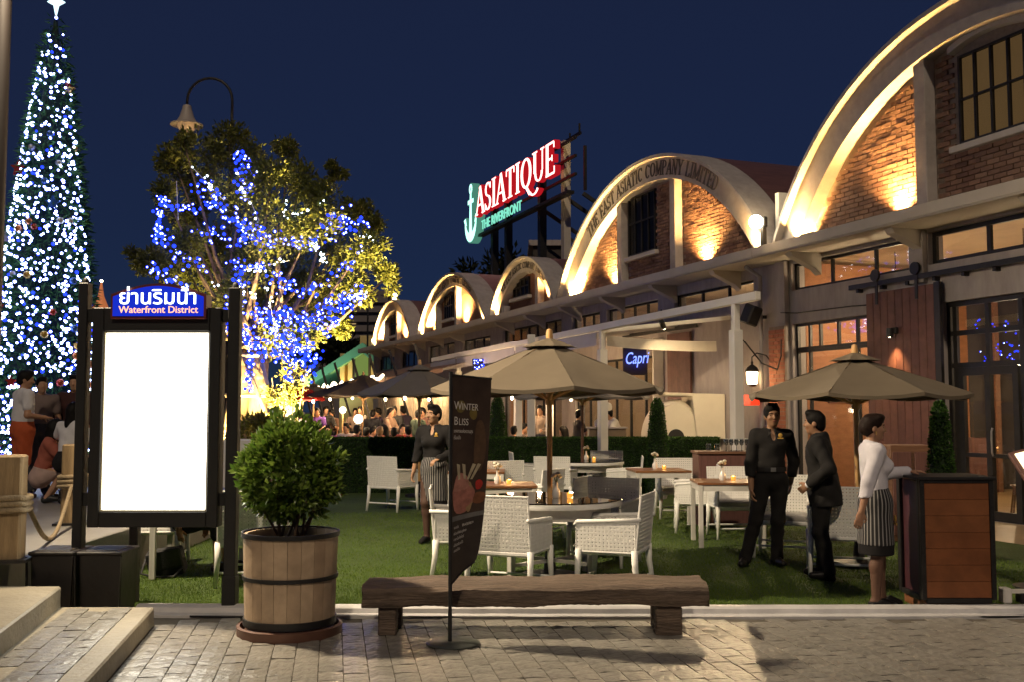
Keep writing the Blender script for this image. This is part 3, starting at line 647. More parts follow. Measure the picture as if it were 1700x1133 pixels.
# far ground floors: pale plank cladding washed by lights
M_['pale_plank'] = rand_mat('pale_plank', [(.50, .36, .22), (.62, .47, .32), (.42, .28, .17)], .75, .3, 6, .3, 18)
for k in range(58):
    a = 23.2+k*.245; m = MB(FM); m.bx((a, .004, .05), (a+.232, .03+.012*(k % 3), 2.55)); m.build('cladding_plank', M_['pale_plank'], bD if a < 29.4 else bE, fix=False)
for k, s_ in enumerate((24.2, 27.0, 29.8, 32.6)):
    o = thing('wall_washer', 'hooded lamp washing the pale plank wall, number %s from the near end' % ('one', 'two', 'three', 'four')[k], 'wall lamp', fw(s_, .5, 2.75), FROT, 'lamps above the plank wall')
    m = MB(FM); m.bx((s_-.25, .02, 2.70), (s_+.25, .34, 2.80)); m.build('lamp_hood', M_['dark_metal'], o); m = MB(FM); m.bx((s_-.2, .10, 2.68), (s_+.2, .28, 2.698)); m.build('tube', M_['warm_bulb'], o)
    light('area', 'AREA', fw(s_, .42, 2.6), 60, (1, .72, .42), o, 1.8, fw(s_, .25, 0), sy=.1)
# upper windows of the far buildings
for b_, L, z0, z1, mg in ((bB, ((5.82, 8.93, 3), (9.7, 12.4, 4), (12.8, 14.6, 3)), None, None, 'glass'), (bC, ((15.3, 20.1, 7),), 3.75, 4.25, 'glass_dark'), (bD, ((21.3, 24.3, 3), (25.3, 28.8, 3)), 3.5, 4.2, 'glass_dark'), (bE, ((30.5, 33.2, 3), (34.4, 37.4, 3)), 3.5, 4.2, 'glass_dark')):
    for (a, c, k) in L:
        q0, q1 = (z0, z1) if z0 else (3.85 if a > 9 else 3.90, 4.22); window(b_, a, c, q0, q1, k, 1, M_[mg])
window(bB, 9.75, 14.4, .02, 2.9, 6, [2.2], M_['glass']); window(bC, 15.3, 20.1, .02, 2.7, 6, [2.1], M_['glass'])
for k, (a, c) in enumerate(((8.15, 9.15),)):
    o = thing('sliding_door', 'narrow red-brown plank door on the lettered warehouse behind the oven', 'sliding door', fw((a+c)/2, .1, 0), FROT)
    for j in range(7): x = a+j*(c-a)/7; m = MB(FM); m.bx((x+.003, .03, .05), (x+(c-a)/7-.003, .08, 3.35)); m.build('plank', bpy.data.materials['door_plank'], o)
    m = MB(FM); m.bx((a-.3, .05, 3.42), (c+2.2, .09, 3.50)); m.build('rail_bar', M_['dark_metal'], o)
# bright floodlight in the valley between the two big arches: it also lights the lawn
fl = thing('floodlight', 'glaring floodlight in the valley between the two nearest arches', 'floodlight', fw(4.68, .5, ZL), FROT)
FP = fw(4.68, .62, 5.12); m = MB(); m.box(FP-Vector((0, 0, .0))-FN*.06, (.22, .10, .2), rz=FROT); m.build('lamp_housing', M_['black'], fl, bevel=.02); m = MB(FM); m.bx((4.64, .5, ZL+.03), (4.72, .58, 5.05)); m.build('bracket', M_['dark_metal'], fl)
m = MB(); m.sph(FP+FN*.08, .13, 12, 8); m.build('bulb', emis('flood_bulb', (1, .84, .55), 60), fl, smooth=True)
light('spot', 'SPOT', FP+FN*.22, 800, (1, .72, .40), fl, .08, (.9, 9.6, 0), 95, .7)
light('point', 'POINT', FP+FN*.20+Vector((0, 0, .08)), 60, (1, .75, .4), fl, .05)
m = MB(FM); m.bx((4.80, -.2, ZL), (4.92, .1, 5.75)); o = m.build('valley_post', M_['white_paint']); tag(o, 'short white post in the valley right of the lettered arch', 'post')

# ------------------------------------------------------------------ ASIATIQUE roof sign
SO = -4.0
sg = thing('roof_sign', 'big illuminated roof sign with red capitals and turquoise anchor on black steel posts', 'sign', fw(28, SO, 6), FROT)
red_f = emis('neon_pink', (1, .42, .38), 3.2); red_s = emis('neon_red_side', (.60, .012, .02), .55); aq_f = emis('neon_aqua', (.42, .95, .80), 1.6); aq_s = emis('aqua_side', (.10, .34, .24), .5)
word = 'ASIATIQUE'; h = 1.30; adv = [GLYPH[c][0] for c in word]; sc_ = (33.15-23.85)/(sum(adv)*h); s_ = 33.15
def put(s_, z0, hh, kx): return lambda x, y, d: (s_-x*hh*kx, d, z0+y*hh)
for ch, ad in zip(word, adv):
    mb = MB(FM); glyph(mb, ch, put(s_, 10.62, h, sc_), SO+.26, SO+.48, .03); L = mb.build('letter', red_s, sg, fix=False)
    mb = MB(FM); glyph(mb, ch, put(s_, 10.62, h, sc_), SO+.485, SO+.50, -.02); mb.build('letter_face', red_f, L, fix=False); s_ -= ad*h*sc_
# anchor
def anchor(mb, g, d0, d1):
    S = lambda x: 34.15-x*.95
    def strip(P, w):
        a, b_ = [], []
        for i, p in enumerate(P):
            q = Vector(P[min(i+1, len(P)-1)])-Vector(P[max(i-1, 0)]); q.normalize(); ww = w[i] if isinstance(w, list) else w; ww += g
            a.append((S(p[0]-q.y*ww), p[1]+q.x*ww)); b_.append((S(p[0]+q.y*ww), p[1]-q.x*ww))
        mb.band(a, b_, d0, d1, (0, 2, 1))
    strip([(0, 10.0), (0, 11.5), (0, 11.95)], [.22, .13, .10]); strip([(-.42, 11.52), (.42, 11.52)], .11)
    strip([(.16*math.cos(t)*1.0, 12.12+.17*math.sin(t)) for t in [2*math.pi*i/16 for i in range(17)]], .085)
    strip([(.85*math.cos(t), 10.75+.95*math.sin(t)) for t in [R(180+180*i/18) for i in range(19)]], [.02+.20*math.sin(math.pi*i/18) for i in range(19)])
    strip([(-1.02, 10.75), (-.85, 10.72), (-.62, 10.45)], [.03, .14, .02]); strip([(1.02, 10.75), (.85, 10.72), (.62, 10.45)], [.03, .14, .02])
mb = MB(FM); anchor(mb, .04, SO+.02, SO+.40); an = mb.build('anchor', aq_s, sg, fix=False); mb = MB(FM); anchor(mb, -.015, SO+.405, SO+.42); mb.build('anchor_face', aq_f, an, fix=False)
tx = text('THE RIVERFRONT', .60, FM @ Matrix(((-1, 0, 0, 32.9), (0, 0, 1, SO+.3), (0, 1, 0, 9.97), (0, 0, 0, 1))), emis('neon_green', (.20, .72, .52), .9), sg, 'lettering', .02, sx=1.06)
m = MB(FM); m.bx((23.3, SO-.05, 9.76), (34.6, SO+.25, 9.88)); m.build('support_beam', M_['dark_metal'], sg)
for z in (10.5, 11.2, 11.9): m = MB(FM); m.bx((23.2, SO-.12, z-.05), (33.6, SO-.02, z+.05)); m.build('support_rail', M_['dark_metal'], sg)
for p in (32.7, 30.9, 27.0, 24.6): m = MB(FM); m.bx((p-.14, SO-.42, 5.0), (p+.14, SO-.13, 12.1)); m.build('post', M_['dark_metal'] if p != 24.6 else M_['ledge'], sg)
for p in (27.0, 24.6, 23.3): m = MB(FM); m.bar((p, SO-.4, 9.8), (p-1.5, SO-5.5, 6.2), .14); m.build('brace', M_['dark_metal'], sg); m = MB(FM); m.bar((p, SO-.4, 8.3), (p-1.2, SO-4.0, 5.6), .12); m.build('brace', M_['dark_metal'], sg)
m = MB(FM); m.bx((23.15, SO-.5, 9.9), (23.25, SO-.4, 11.6)); m.bx((23.6, SO-.5, 12.15), (27.0, SO-.4, 12.25)); m.bx((23.7, SO-.5, 12.25), (23.76, SO-.44, 12.6)); m.bx((24.6, SO-.5, 12.25), (24.65, SO-.44, 12.45)); m.build('top_frame', M_['dark_metal'], sg)
# rooftop blocks behind the row
for k, (px0, px1, py0, Y, lab) in enumerate(((885, 940, 408, 46, 'low flat-roofed block behind the roof sign posts'),)):
    a, b_ = at(px0, py0, Y), at(px1, py0, Y); o = thing('rooftop_block', lab, 'building', ((a.x+b_.x)/2, Y, 0)); m = MB(); m.bx((a.x, Y, 3), (b_.x, Y+6, a.z)); m.build('wall', M_['room_dark'], o); m = MB(); m.bx((a.x-.2, Y-.2, a.z), (b_.x+.2, Y+6.2, a.z+.25)); m.build('roof_edge', M_['plaster'], o)

# ================================================================== lit notice board at the left
SY = 8.22
nb = thing('notice_board', 'tall illuminated white notice board in a black frame with blue header', 'notice board', (gx(266, SY), SY, 0))
bk = M_['board_black'] = mat('board_black', (.008, .0075, .007), .6, .0, var=.3, vs=5)
xl, xr = gx(160, SY), gx(371, SY); zt, zb = at(266, 512, SY).z, at(266, 875, SY).z
pxl, pxr, pzt, pzb = gx(179, SY), gx(353, SY), at(266, 551, SY).z, at(266, 849, SY).z
m = MB(); y0, y1 = SY-.09, SY+.07
m.bx((xl, y0, zb), (pxl, y1, zt)); m.bx((pxr, y0, zb), (xr, y1, zt)); m.bx((pxl, y0, zb), (pxr, y1, pzb)); m.bx((pxl, y0, pzt), (pxr, y1, zt)); m.bx((pxl, SY-.02, pzb), (pxr, y1-.01, pzt))
m.build('frame', bk, nb, bevel=.006)
m = MB(); m.bx((pxl+.002, SY-.045, pzb+.002), (pxr-.002, SY-.022, pzt-.002)); m.build('light_panel', emis('light_panel', (1, .95, .80), 7.0), nb)
m = MB(); e = .012
for a, b in (((pxl, pzb), (pxr, pzb+e)), ((pxl, pzt-e), (pxr, pzt)), ((pxl, pzb+e), (pxl+e, pzt-e)), ((pxr-e, pzb+e), (pxr, pzt-e))): m.bx((a[0], SY-.075, a[1]), (b[0], SY-.046, b[1]))
m.build('inner_trim', mat('trim_cream', (.5, .45, .3), .5), nb)
m = MB(); q0, q1 = gx(190, SY), at(0, 836, SY).z
for a, b in (((q0, q1), (q0+.05, q1)), ((q0+.05, q1), (q0+.05, q1+.05)), ((q0+.05, q1+.05), (q0+.02, q1+.075)), ((q0, q1), (q0, q1+.03))): m.bar((a[0], SY-.0465, a[1]), (b[0], SY-.0465, b[1]), .003, .004)
tag(m.build('print_mark', mat('print_grey', (.45, .42, .36), .6), nb), kind='stuff')
for k, px in enumerate((140, 390)):
    x = gx(px, SY); w_ = .038 if k == 0 else .046; m = MB(); m.bx((x-w_, SY-.05, 0 if k == 0 else .01), (x+w_, SY+.05, at(px, 470 if k == 0 else 478, SY).z)); m.bx((x-w_-.008, SY-.06, .0), (x+w_+.008, SY+.06, .30)) if k else None; p_ = m.build('post', bk, nb, bevel=.006)
    for z in (at(0, 520, SY).z-.02, at(0, 830, SY).z): q = MB(); q.bx((min(x, xl if k == 0 else xr), SY-.03, z-.05), (max(x, xl if k == 0 else xr), SY+.03, z+.05)); q.build('bracket', bk, p_)
    m = MB(); m.sph((x, SY, at(px, 470 if k == 0 else 478, SY).z), (.03, .03, .05)); m.build('finial', bk, p_)
hx0, hx1, hz0 = gx(197, SY), gx(345, SY), at(0, 533, SY).z
def header(g, d0, d1, z00):
    hm = (hx0+hx1)/2; hw = (hx1-hx0)/2+g; P = [(hm-hw, z00-g), (hm+hw, z00-g), (hm+hw, z00+.155+g)]+[(hm+hw-2*hw*i/14, z00+.155+g+.085*math.sin(math.pi*i/14)) for i in range(1, 14)]+[(hm-hw, z00+.155+g)]
    q = MB(); q.prism(P, d0, d1, (0, 2, 1)); return q
hd = header(.02, SY-.13, SY+.02, hz0+.03).build('header', mat('header_red', (.16, .02, .015), .5), nb); header(0, SY-.142, SY-.1305, hz0+.03).build('header_face', emis('header_blue', (.006, .018, .36), 1.2), hd)
HM = lambda x, z: Matrix(((1, 0, 0, x), (0, 0, -1, SY-.146), (0, 1, 0, z), (0, 0, 0, 1)))
text('ย่านริมน้ำ', .165, HM((hx0+hx1)/2, hz0+.125), emis('header_white', (.80, .92, 1), 3.0), hd, 'lettering', .006, 'CENTER', sx=1.02)
text('Waterfront District', .078, HM((hx0+hx1)/2+.005, hz0+.055), emis('header_orange', (1, .42, .22), 1.6), hd, 'lettering', .003, 'CENTER')
m = MB(); m.bx((gx(223, 8.6), 8.58, 0), (gx(238, 8.6), 8.66, .66)); tag(m.build('stake', mat('stake_grey', (.10, .085, .08), .7, var=.2, vs=4), bevel=.008), 'dark grey stake standing in the turf under the notice board', 'stake')
# two black bins
M_['bin'] = mat('bin_black', (.011, .008, .007), .5, var=.5, vs=3, bump=.2, bs=12)
for k, (px0, px1) in enumerate(((60, 136), (139, 214))):
    x0, x1 = gx(px0, 8.0), gx(px1, 8.0); o = thing('bin', ('left one of the two black bins, reaching behind the steps', 'right one of the two black bins, nearer to the turf')[k], 'bin', ((x0+x1)/2, 8.15, 0), 0, 'black bins behind the steps')
    m = MB(); m.box(((x0+x1)/2, 8.17, .26), (x1-x0-.02, .36, .50), taper=.92); m.build('body', M_['bin'], o, bevel=.015); m = MB(); m.bx((x0, 7.97, .485), (x1-.006, 8.37, .515)); m.build('rim', M_['bin'], o, bevel=.008); 
    m = MB(); m.bx((x0+.05, 8.02, .513), (x1-.05, 8.32, .522)); m.build('lid', M_['black'], o, bevel=.004)
    for q in range(2): m = MB(); m.bar((x0+.01 if q == 0 else x1-.02, 7.962, .05), (x0-.002 if q == 0 else x1-.008, 7.962, .48), .02, .012); m.build('corner_strip', M_['bin'], o)
# ================================================================== wooden bollards and rope
M_['bollard'] = mat('bollard_wood', (.30, .21, .11), .75, var=.3, vs=4, stretch=(8, 8, 1), bump=.3, bs=12); M_['rope'] = mat('rope', (.30, .23, .14), .9, var=.3, vs=60, bump=.6, bs=90)
BOL = [((gx(26, 7.95), 7.95), .81, .20, 'square wooden bollard with thick rope at the left edge'), ((gx(129, 10.5), 10.5), .81, .20, 'square wooden bollard with rope behind the notice board post')]
for (x, y), h, w_, lab in BOL:
    o = thing('bollard', lab, 'bollard', (x, y, .45), R(12), 'roped wooden bollards on the terrace')
    m = MB(); m.box((0, 0, h/2), (w_, w_, h)); m.build('post', M_['bollard'], o, local=True, bevel=.015); m = MB(); m.box((0, 0, .012), (w_+.12, w_+.12, .024)); m.build('base_plate', M_['dark_metal'], o, local=True)
    for k in range(3): m = MB(); z = h-.33-.045*k; q = w_/2+.022; m.tube([(-q, -q+.02, z), (-q+.02, -q, z), (q-.02, -q, z+.008), (q, -q+.02, z), (q, q-.02, z), (q-.02, q, z), (-q+.02, q, z-.005), (-q, q-.02, z), (-q, -q+.02, z)], .024, 8, False); m.build('rope_turn', M_['rope'], o, local=True, smooth=True)
a = Vector((*BOL[0][0], .45+.44)); b = Vector((*BOL[1][0], .45+.44)); P = [a.lerp(b, i/20)-Vector((0, 0, .42*math.sin(math.pi*i/20)**1.2)) for i in range(21)]
m = MB(); m.tube([p+Vector((.12*(1-i/20), 0, 0)) for i, p in enumerate(P)], .020, 8); tag(m.build('rope', M_['rope'], smooth=True), 'slack rope hanging between the two wooden bollards', 'rope')
# dark lamp pole at the left edge; flood heads added out of view as fill
LP = thing('lamp_pole', 'dark steel pole at the left edge of the picture', 'pole', (gx(-14, 9.0), 9.0, .45)); m = MB(); x = gx(-14, 9.0); m.tube([(x, 9, .45), (x, 9, 1.2), (x, 9, 5.6)], [.085, .075, .072], 14); m.build('shaft', mat('pole_paint', (.012, .008, .007), .5), LP, smooth=40); m = MB(); m.lathe([(.0, 0), (.16, 0), (.16, .03), (.11, .06), (.10, .3), (.086, .33)], (x, 9, .45), 14); m.build('base', M_['dark_metal'], LP, smooth=40)
m = MB(); m.bar((x-.5, 9, 5.62), (x+.5, 9, 5.62), .08, .08); m.build('fill_lamp_bar', M_['dark_metal'], LP)
for dx in (-.35, .35):
    hp_ = Vector((x+dx, 8.93, 5.80)); m = MB(); m.box(hp_, (.42, .16, .30), M=Matrix.Rotation(R(35), 3, 'X')); hd_ = m.build('lamp_head', M_['black'], LP, bevel=.02); m = MB(); m.box(hp_+Vector((.03, -.075, -.055)), (.36, .01, .24), M=Matrix.Rotation(R(35), 3, 'X')); m.build('lens', M_['bulb_spot'], hd_)
light('spot', 'SPOT', Vector((x+.15, 8.72, 5.70)), 2700, (1, .80, .54), LP, .16, (1.2, 10.2, .2), 118, .9)
# ================================================================== gooseneck street lamp behind the tree
GY = 27.5; gp = Vector((gx(378, GY), GY, 0)); zt = at(0, 205, GY).z; gl = thing('street_lamp', 'gooseneck street lamp with bell shade above the blue lit tree', 'street lamp', gp); r_ = (gx(380, GY)-gx(304, GY))/2
m = MB(); m.tube([gp, gp+Vector((0, 0, zt))], [.09, .055], 10); m.build('pole', M_['dark_metal'], gl, smooth=40)
z1 = at(0, 166, GY).z; m = MB(); m.tube([gp+Vector((0, 0, zt)), gp+Vector((0, 0, z1))]+[gp+Vector((-r_+r_*math.cos(R(t)), 0, z1+r_*1.0*math.sin(R(t)))) for t in range(15, 181, 15)]+[gp+Vector((-2*r_, 0, at(0, 172, GY).z))], .038, 8); m.build('arm', M_['dark_metal'], gl, smooth=True)
lc = gp+Vector((-2*r_, 0, at(0, 205, GY).z)); k = 27.5/1700
m = MB(); m.lathe([(.04, 33*k), (7*k, 31*k), (8*k, 25*k), (12*k, 12*k), (17*k, 3*k), (27*k, -1*k), (27*k, -3*k), (16*k, 0)], lc, 20); m.build('lamp_shade', mat('shade_grey', (.36, .31, .27), .5), gl, smooth=30)
m = MB(); m.sph(lc+Vector((0, 0, -2*k)), (16*k, 16*k, 14*k), 14, 10); m.build('globe', mat('globe_glass', (.45, .33, .24), .08, spec=.9, emit=(1, .6, .3), es=.10), gl, smooth=True)
m = MB(); m.sph(lc+Vector((0, 0, 2*k)), 5*k, 8, 6); m.build('bulb', M_['warm_bulb'], gl)

# ================================================================== planter tub and shrub
TC = (gx(488, 7.5), 7.5, 0)
tub = thing('planter_tub', 'round pale wooden stave tub with black hoops on a dark saucer', 'planter', TC)
M_['stave'] = rand_mat('stave', [(.38, .275, .18), (.43, .32, .215), (.47, .35, .235), (.35, .25, .165)], .6, .22, 7, .15, 18)
NS = 22; prof = [(.318, .07), (.338, .72)]
for k in range(NS):
    a0, a1 = 2*math.pi*k/NS+.004, 2*math.pi*(k+1)/NS-.004; m = MB(); V = []
    for (r0, z) in prof:
        for rr in (r0, r0-.03):
            for i in range(4): a = a0+(a1-a0)*i/3; V.append((rr*math.cos(a), rr*math.sin(a), z))
    F = []
    for i in range(3): F += [(i, i+1, 8+i+1, 8+i), (4+i, 12+i, 12+i+1, 4+i+1), (8+i, 8+i+1, 12+i+1, 12+i), (i, 4+i, 4+i+1, i+1)]
    F += [(0, 8, 12, 4), (3, 7, 15, 11)]; m.add(V, F); o = m.build('stave', M_['stave'], tub, smooth=30, local=True)
for z, r0, w_ in ((.105, .320, .05), (.415, .330, .028), (.715, .339, .034)): m = MB(); m.lathe([(r0, z-w_/2), (r0+.010, z-w_/2), (r0+.0115, z+w_/2), (r0, z+w_/2)], n=48); m.build('hoop', M_['black'], tub, smooth=40, local=True)
m = MB(); m.lathe([(.0, 0), (.37, 0), (.375, .07), (.35, .075), (.345, .03), (.0, .03)], n=40); m.build('saucer', mat('saucer_wood', (.12, .055, .035), .5, var=.2, vs=6), tub, smooth=40, local=True)
m = MB(); m.lathe([(.0, .66), (.15, .675), (.31, .66)], n=24); m.build('soil', mat('soil', (.03, .02, .014), .95, var=.4, vs=20, bump=.8, bs=40), tub, local=True)
def leaves(name, pts, nrm, size, mt, parent=None, fold=.25, aspect=.42, local=False, jit=.5):
    """leaf-shaped faces: a folded diamond of four triangles for each point"""
    n = len(pts); d = nrm+RNG.normal(0, jit, (n, 3)); d /= np.linalg.norm(d, axis=1)[:, None]+1e-9
    s_ = np.cross(d, RNG.normal(0, 1, (n, 3))); s_ /= np.linalg.norm(s_, axis=1)[:, None]+1e-9; u = np.cross(s_, d)
    L = (size*RNG.uniform(.65, 1.25, n))[:, None]; W = L*aspect
    b = pts-d*0; t = pts+d*L; mid = pts+d*L*.45
    V = np.stack([b, mid+s_*W*.5+u*W*fold, t, mid-s_*W*.5+u*W*fold, mid-u*W*.06], 1); i = np.arange(n)[:, None]*5
    F = np.concatenate([i+np.array([[0, 1, 4]]), i+np.array([[1, 2, 4]]), i+np.array([[2, 3, 4]]), i+np.array([[3, 0, 4]])], 0)
    return np_mesh(name, V, F, mt, parent, smooth=True, local=local)
sh = thing('shrub', 'round leafy green shrub growing in the wooden tub', 'shrub', (TC[0], TC[1], .67))
c = np.array([TC[0], TC[1], 1.16]); cl = []
for k in range(190):
    d = RNG.normal(0, 1, 3); d /= np.linalg.norm(d); r0 = RNG.uniform(.70, 1.0); p = c+d*np.array([.335, .33, .345])*r0*(1+.05*math.sin(5*d[0]+3*d[2]))
    if p[2] < .80: p[2] = .80+RNG.random()*.1
    cl.append(p)
cl += [c+np.array([x, y, z]) for x, y, z in ((-.12, 0, .36), (.02, .05, .38), (.14, 0, .30), (-.33, 0, .05), (.34, 0, .10), (.31, -.05, -.10))]
P = []; N_ = []
for p in cl:
    k = 44; q = RNG.normal(0, 1, (k, 3)); q /= np.linalg.norm(q, axis=1)[:, None]; q *= RNG.uniform(.2, 1, (k, 1)); P.append(p+q*.068); o_ = (p-c); o_ = o_/(np.linalg.norm(o_)+1e-6); N_.append(q*.6+o_*.8+np.array([0, -.1, .35]))
lf = leaves('foliage', np.concatenate(P), np.concatenate(N_), .058, leafmat('shrub_leaf', (.060, .125, .014), (.20, .29, .045), .32, .25, .6), sh, aspect=.55); lf['kind'] = 'stuff'
for k in range(11):
    a = random.uniform(0, 6.28); q = cl[random.randrange(100)]; m = MB(); b0 = Vector((TC[0]+.08*math.cos(a), TC[1]+.08*math.sin(a), .66)); e = Vector(q); m.tube([b0, b0.lerp(e, .45)+Vector((.03*math.cos(a), .03*math.sin(a), .06)), e], [.012, .009, .004], 6); m.build('stem', mat('shrub_stem', (.10, .06, .035), .8) if k == 0 else bpy.data.materials['shrub_stem'], sh, smooth=True)

# ================================================================== heavy timber bench
bn = thing('bench', 'low bench made of one heavy weathered railway sleeper', 'bench', (.14, 7.55, 0))
M_['sleeper'] = mat('sleeper_wood', (.12, .085, .062), .8, var=.5, vs=3.2, stretch=(1, 7, 7), bump=.9, bs=9, var2=.3, vs2=20)
x0, x1 = gx(602, 7.42)+.01, gx(1173, 7.42); nx = 90; ring = [(-.195, .212), (-.205, .235), (-.207, .285), (-.203, .322), (-.185, .345), (-.10, .358), (.03, .366), (.17, .370), (.20, .345), (.20, .24), (.18, .21), (0, .205)]
V = []; F = []; nr = len(ring); rn = [random.uniform(0, 6.28) for _ in range(nr)]
for i in range(nx+1):
    x = x0+(x1-x0)*i/nx
    for k, (y, z) in enumerate(ring):
        w_ = .006*math.sin(x*5+rn[k])+.0035*math.sin(x*13+2*rn[k])+random.uniform(-.0022, .0022); gr = -.010 if k == 4 and math.sin(x*2.3+1) > -.3 else 0; gr += -.02 if k in (1, 2) and abs(x-(-.55)) < .02 else 0
        e = 0 if 0 < i < nx else (.012 if i == 0 else -.02); V.append((x+e+(random.uniform(-.012, .012) if i in (0, nx) else 0), 7.56+y+w_*.8, z+w_+gr+(.012*math.sin(x*1.3+.5))))
for i in range(nx):
    for k in range(nr): k2 = (k+1) % nr; F.append((i*nr+k, (i+1)*nr+k, (i+1)*nr+k2, i*nr+k2))
F += [tuple(range(nr)), tuple(nx*nr+k for k in range(nr-1, -1, -1))]
m = MB(); m.add(V, F); m.build('seat_beam', M_['sleeper'], bn, smooth=32)
m = MB(); m.bx((-.80, 7.365, .345), (.95, 7.378, .356)); m.v = [(v[0], v[1]+.012*math.sin(v[0]*3), v[2]) for v in m.v]; 
for px in (648, 1104):
    for dy in (-.10, .13): w_ = .13 if px < 700 else .19; m = MB(); m.box((gx(px, 7.45)+.01*(dy > 0), 7.56+dy, .105), (w_, .14, .21)); m.build('leg', M_['sleeper'], bn, bevel=.012)
# ================================================================== flag banner on a round foot
BY = 7.12; bx_ = gx(749, BY); fb = thing('banner_stand', 'slim brown flag banner on a black pole with round foot before the bench', 'banner', (bx_, BY, 0))
m = MB(); m.lathe([(.0, 0), (.185, 0), (.185, .008), (.17, .014), (.0, .016)], (bx_+.02, BY, .014), 32); m.build('foot', mat('foot_metal', (.12, .13, .12), .35, .6), fb, smooth=40)
m = MB(); m.tube([(bx_, BY, .02), (bx_, BY, 1.87)], .014, 10); m.build('pole', M_['black'], fb, smooth=40)
bt, bb = at(0, 624, BY).z, at(0, 970, BY).z; ang = R(38); bw = .335
def bpt(u, v):
    """u across 0..1, v up 0..1 on the slightly curled cloth"""
    z = bb+(bt-bb)*v; w_ = bw*u*(.60+.40*v**.55)
    lift = .13*(1-v)**3*u; curl = .035*math.sin(u*2.6+v*2)*(1.1-v)
    return Vector((bx_+.012+w_*math.cos(ang)-curl*.4, BY-.012+w_*math.sin(ang)+curl, z+lift-.02*u*v))
V = []; F = []; nu, nv = 8, 24
for j in range(nv+1):
    for i in range(nu+1): V.append(bpt(i/nu, j/nv))
for j in range(nv):
    for i in range(nu): a = j*(nu+1)+i; F.append((a, a+1, a+nu+2, a+nu+1))
m = MB(); m.add(V, F); cloth = m.build('banner_cloth', mat('banner_print', (.055, .034, .024), .5, var=.5, vs=3.5, spec=.4), fb, smooth=True, fix=False)
m = MB(); m.tube([bpt(0, 0), bpt(.5, 0), bpt(1, 0)], .006, 6); m.build('hem_rod', M_['black'], cloth); m = MB(); m.tube([bpt(0, 1), bpt(.5, 1), bpt(1, 1)], .008, 6); m.build('hem_rod', M_['black'], cloth)
def patch(poly, col, lift=.003, name='print', rough=.5):
    q = MB(); P = [bpt(u, v)+Vector((math.sin(ang), -math.cos(ang), 0))*lift for u, v in poly]; n = len(P); c_ = sum(P, Vector())/n; q.add(P+[c_], [(i, (i+1) % n, n) for i in range(n)]); q.build(name, mat('print_'+str(len(bpy.data.materials)), col, rough, var=.35, vs=22), cloth, fix=False)
def rect(u0, u1, v0, v1, col, lift):
    q = MB(); V = []; F = []; P_ = Vector((math.sin(ang), -math.cos(ang), 0))*lift
    for j in range(13):
        for i in range(9): V.append(bpt(u0+(u1-u0)*i/8, v0+(v1-v0)*j/12)+P_)
    for j in range(12):
        for i in range(8): a_ = j*9+i; F.append((a_, a_+1, a_+10, a_+9))
    q.add(V, F); q.build('print', mat('print_'+str(len(bpy.data.materials)), col, .5, var=.3, vs=14), cloth, fix=False, smooth=True)
rect(0, 1, .29, .315, (.13, .125, .12), .0034); rect(0, 1, .01, .29, (.030, .022, .018), .0024)
def blob(u, v, ru, rv, col, lift, seed=1): patch([(u+ru*math.cos(t)*(1+.10*math.sin(3*t+seed)), v+rv*math.sin(t)*(1+.08*math.sin(2*t+seed))) for t in [6.2832*i/18 for i in range(18)]], col, lift)
blob(.34, .40, .33, .085, (.33, .13, .10), .004); blob(.30, .455, .24, .07, (.38, .17, .13), .0046, 3); blob(.52, .40, .10, .085, (.30, .20, .10), .0052, 2); blob(.78, .46, .10, .028, (.42, .03, .02), .005); blob(.80, .39, .22, .03, (.16, .06, .025), .0045, 5)
blob(.22, .85, .12, .032, (.16, .12, .03), .004); blob(.55, .82, .10, .030, (.17, .125, .03), .004, 4); blob(.75, .66, .16, .14, (.09, .05, .025), .0035, 2)
for u0, u1 in ((.22, .18), (.38, .33), (.46, .62), (.56, .76)): patch([(u0-.03, .49), (u0+.03, .49), (u1+.05, .565), (u1-.04, .57)], (.42, .36, .24), .0056)
INK = mat('banner_ink', (.72, .68, .62), .6)
def btext(body, u, v, size, _c, sx=1.0):
    o = text(body, size, Matrix.Identity(4), INK, None, 'lettering', 0); P = Vector((math.sin(ang), -math.cos(ang), 0))
    for q in o.data.vertices: q.co = bpt(u+q.co.x*sx/bw, v+q.co.y/(bt-bb))+P*.011
    I = wmat(cloth).inverted(); o.data.transform(I); o.parent = cloth; return o
btext('W', .03, .835, .082, 0, .80); btext('INTER', .225, .835, .066, 0, .80); btext('B', .03, .760, .082, 0, .80); btext('LISS', .155, .760, .066, 0, .80)
btext('เทศกาลแห่งความสุข', .03, .722, .034, 0, .62); btext('เริ่มแล้ว', .03, .690, .034, 0, .62)
btext('แบบฉบับ', .06, .255, .026, 0, .6); btext('BRASSERIE 9', .34, .255, .027, 0, .8)
for k, (v, t_x) in enumerate(((.225, 'พร้อมเสิร์ฟเมนูพิเศษ'), (.197, 'อาหารมื้อค่ำสไตล์'), (.168, 'ฝรั่งเศสริมแม่น้ำ'), (.142, 'ตลอดเดือน'))): btext(t_x, .05, v, .027, 0, .66)

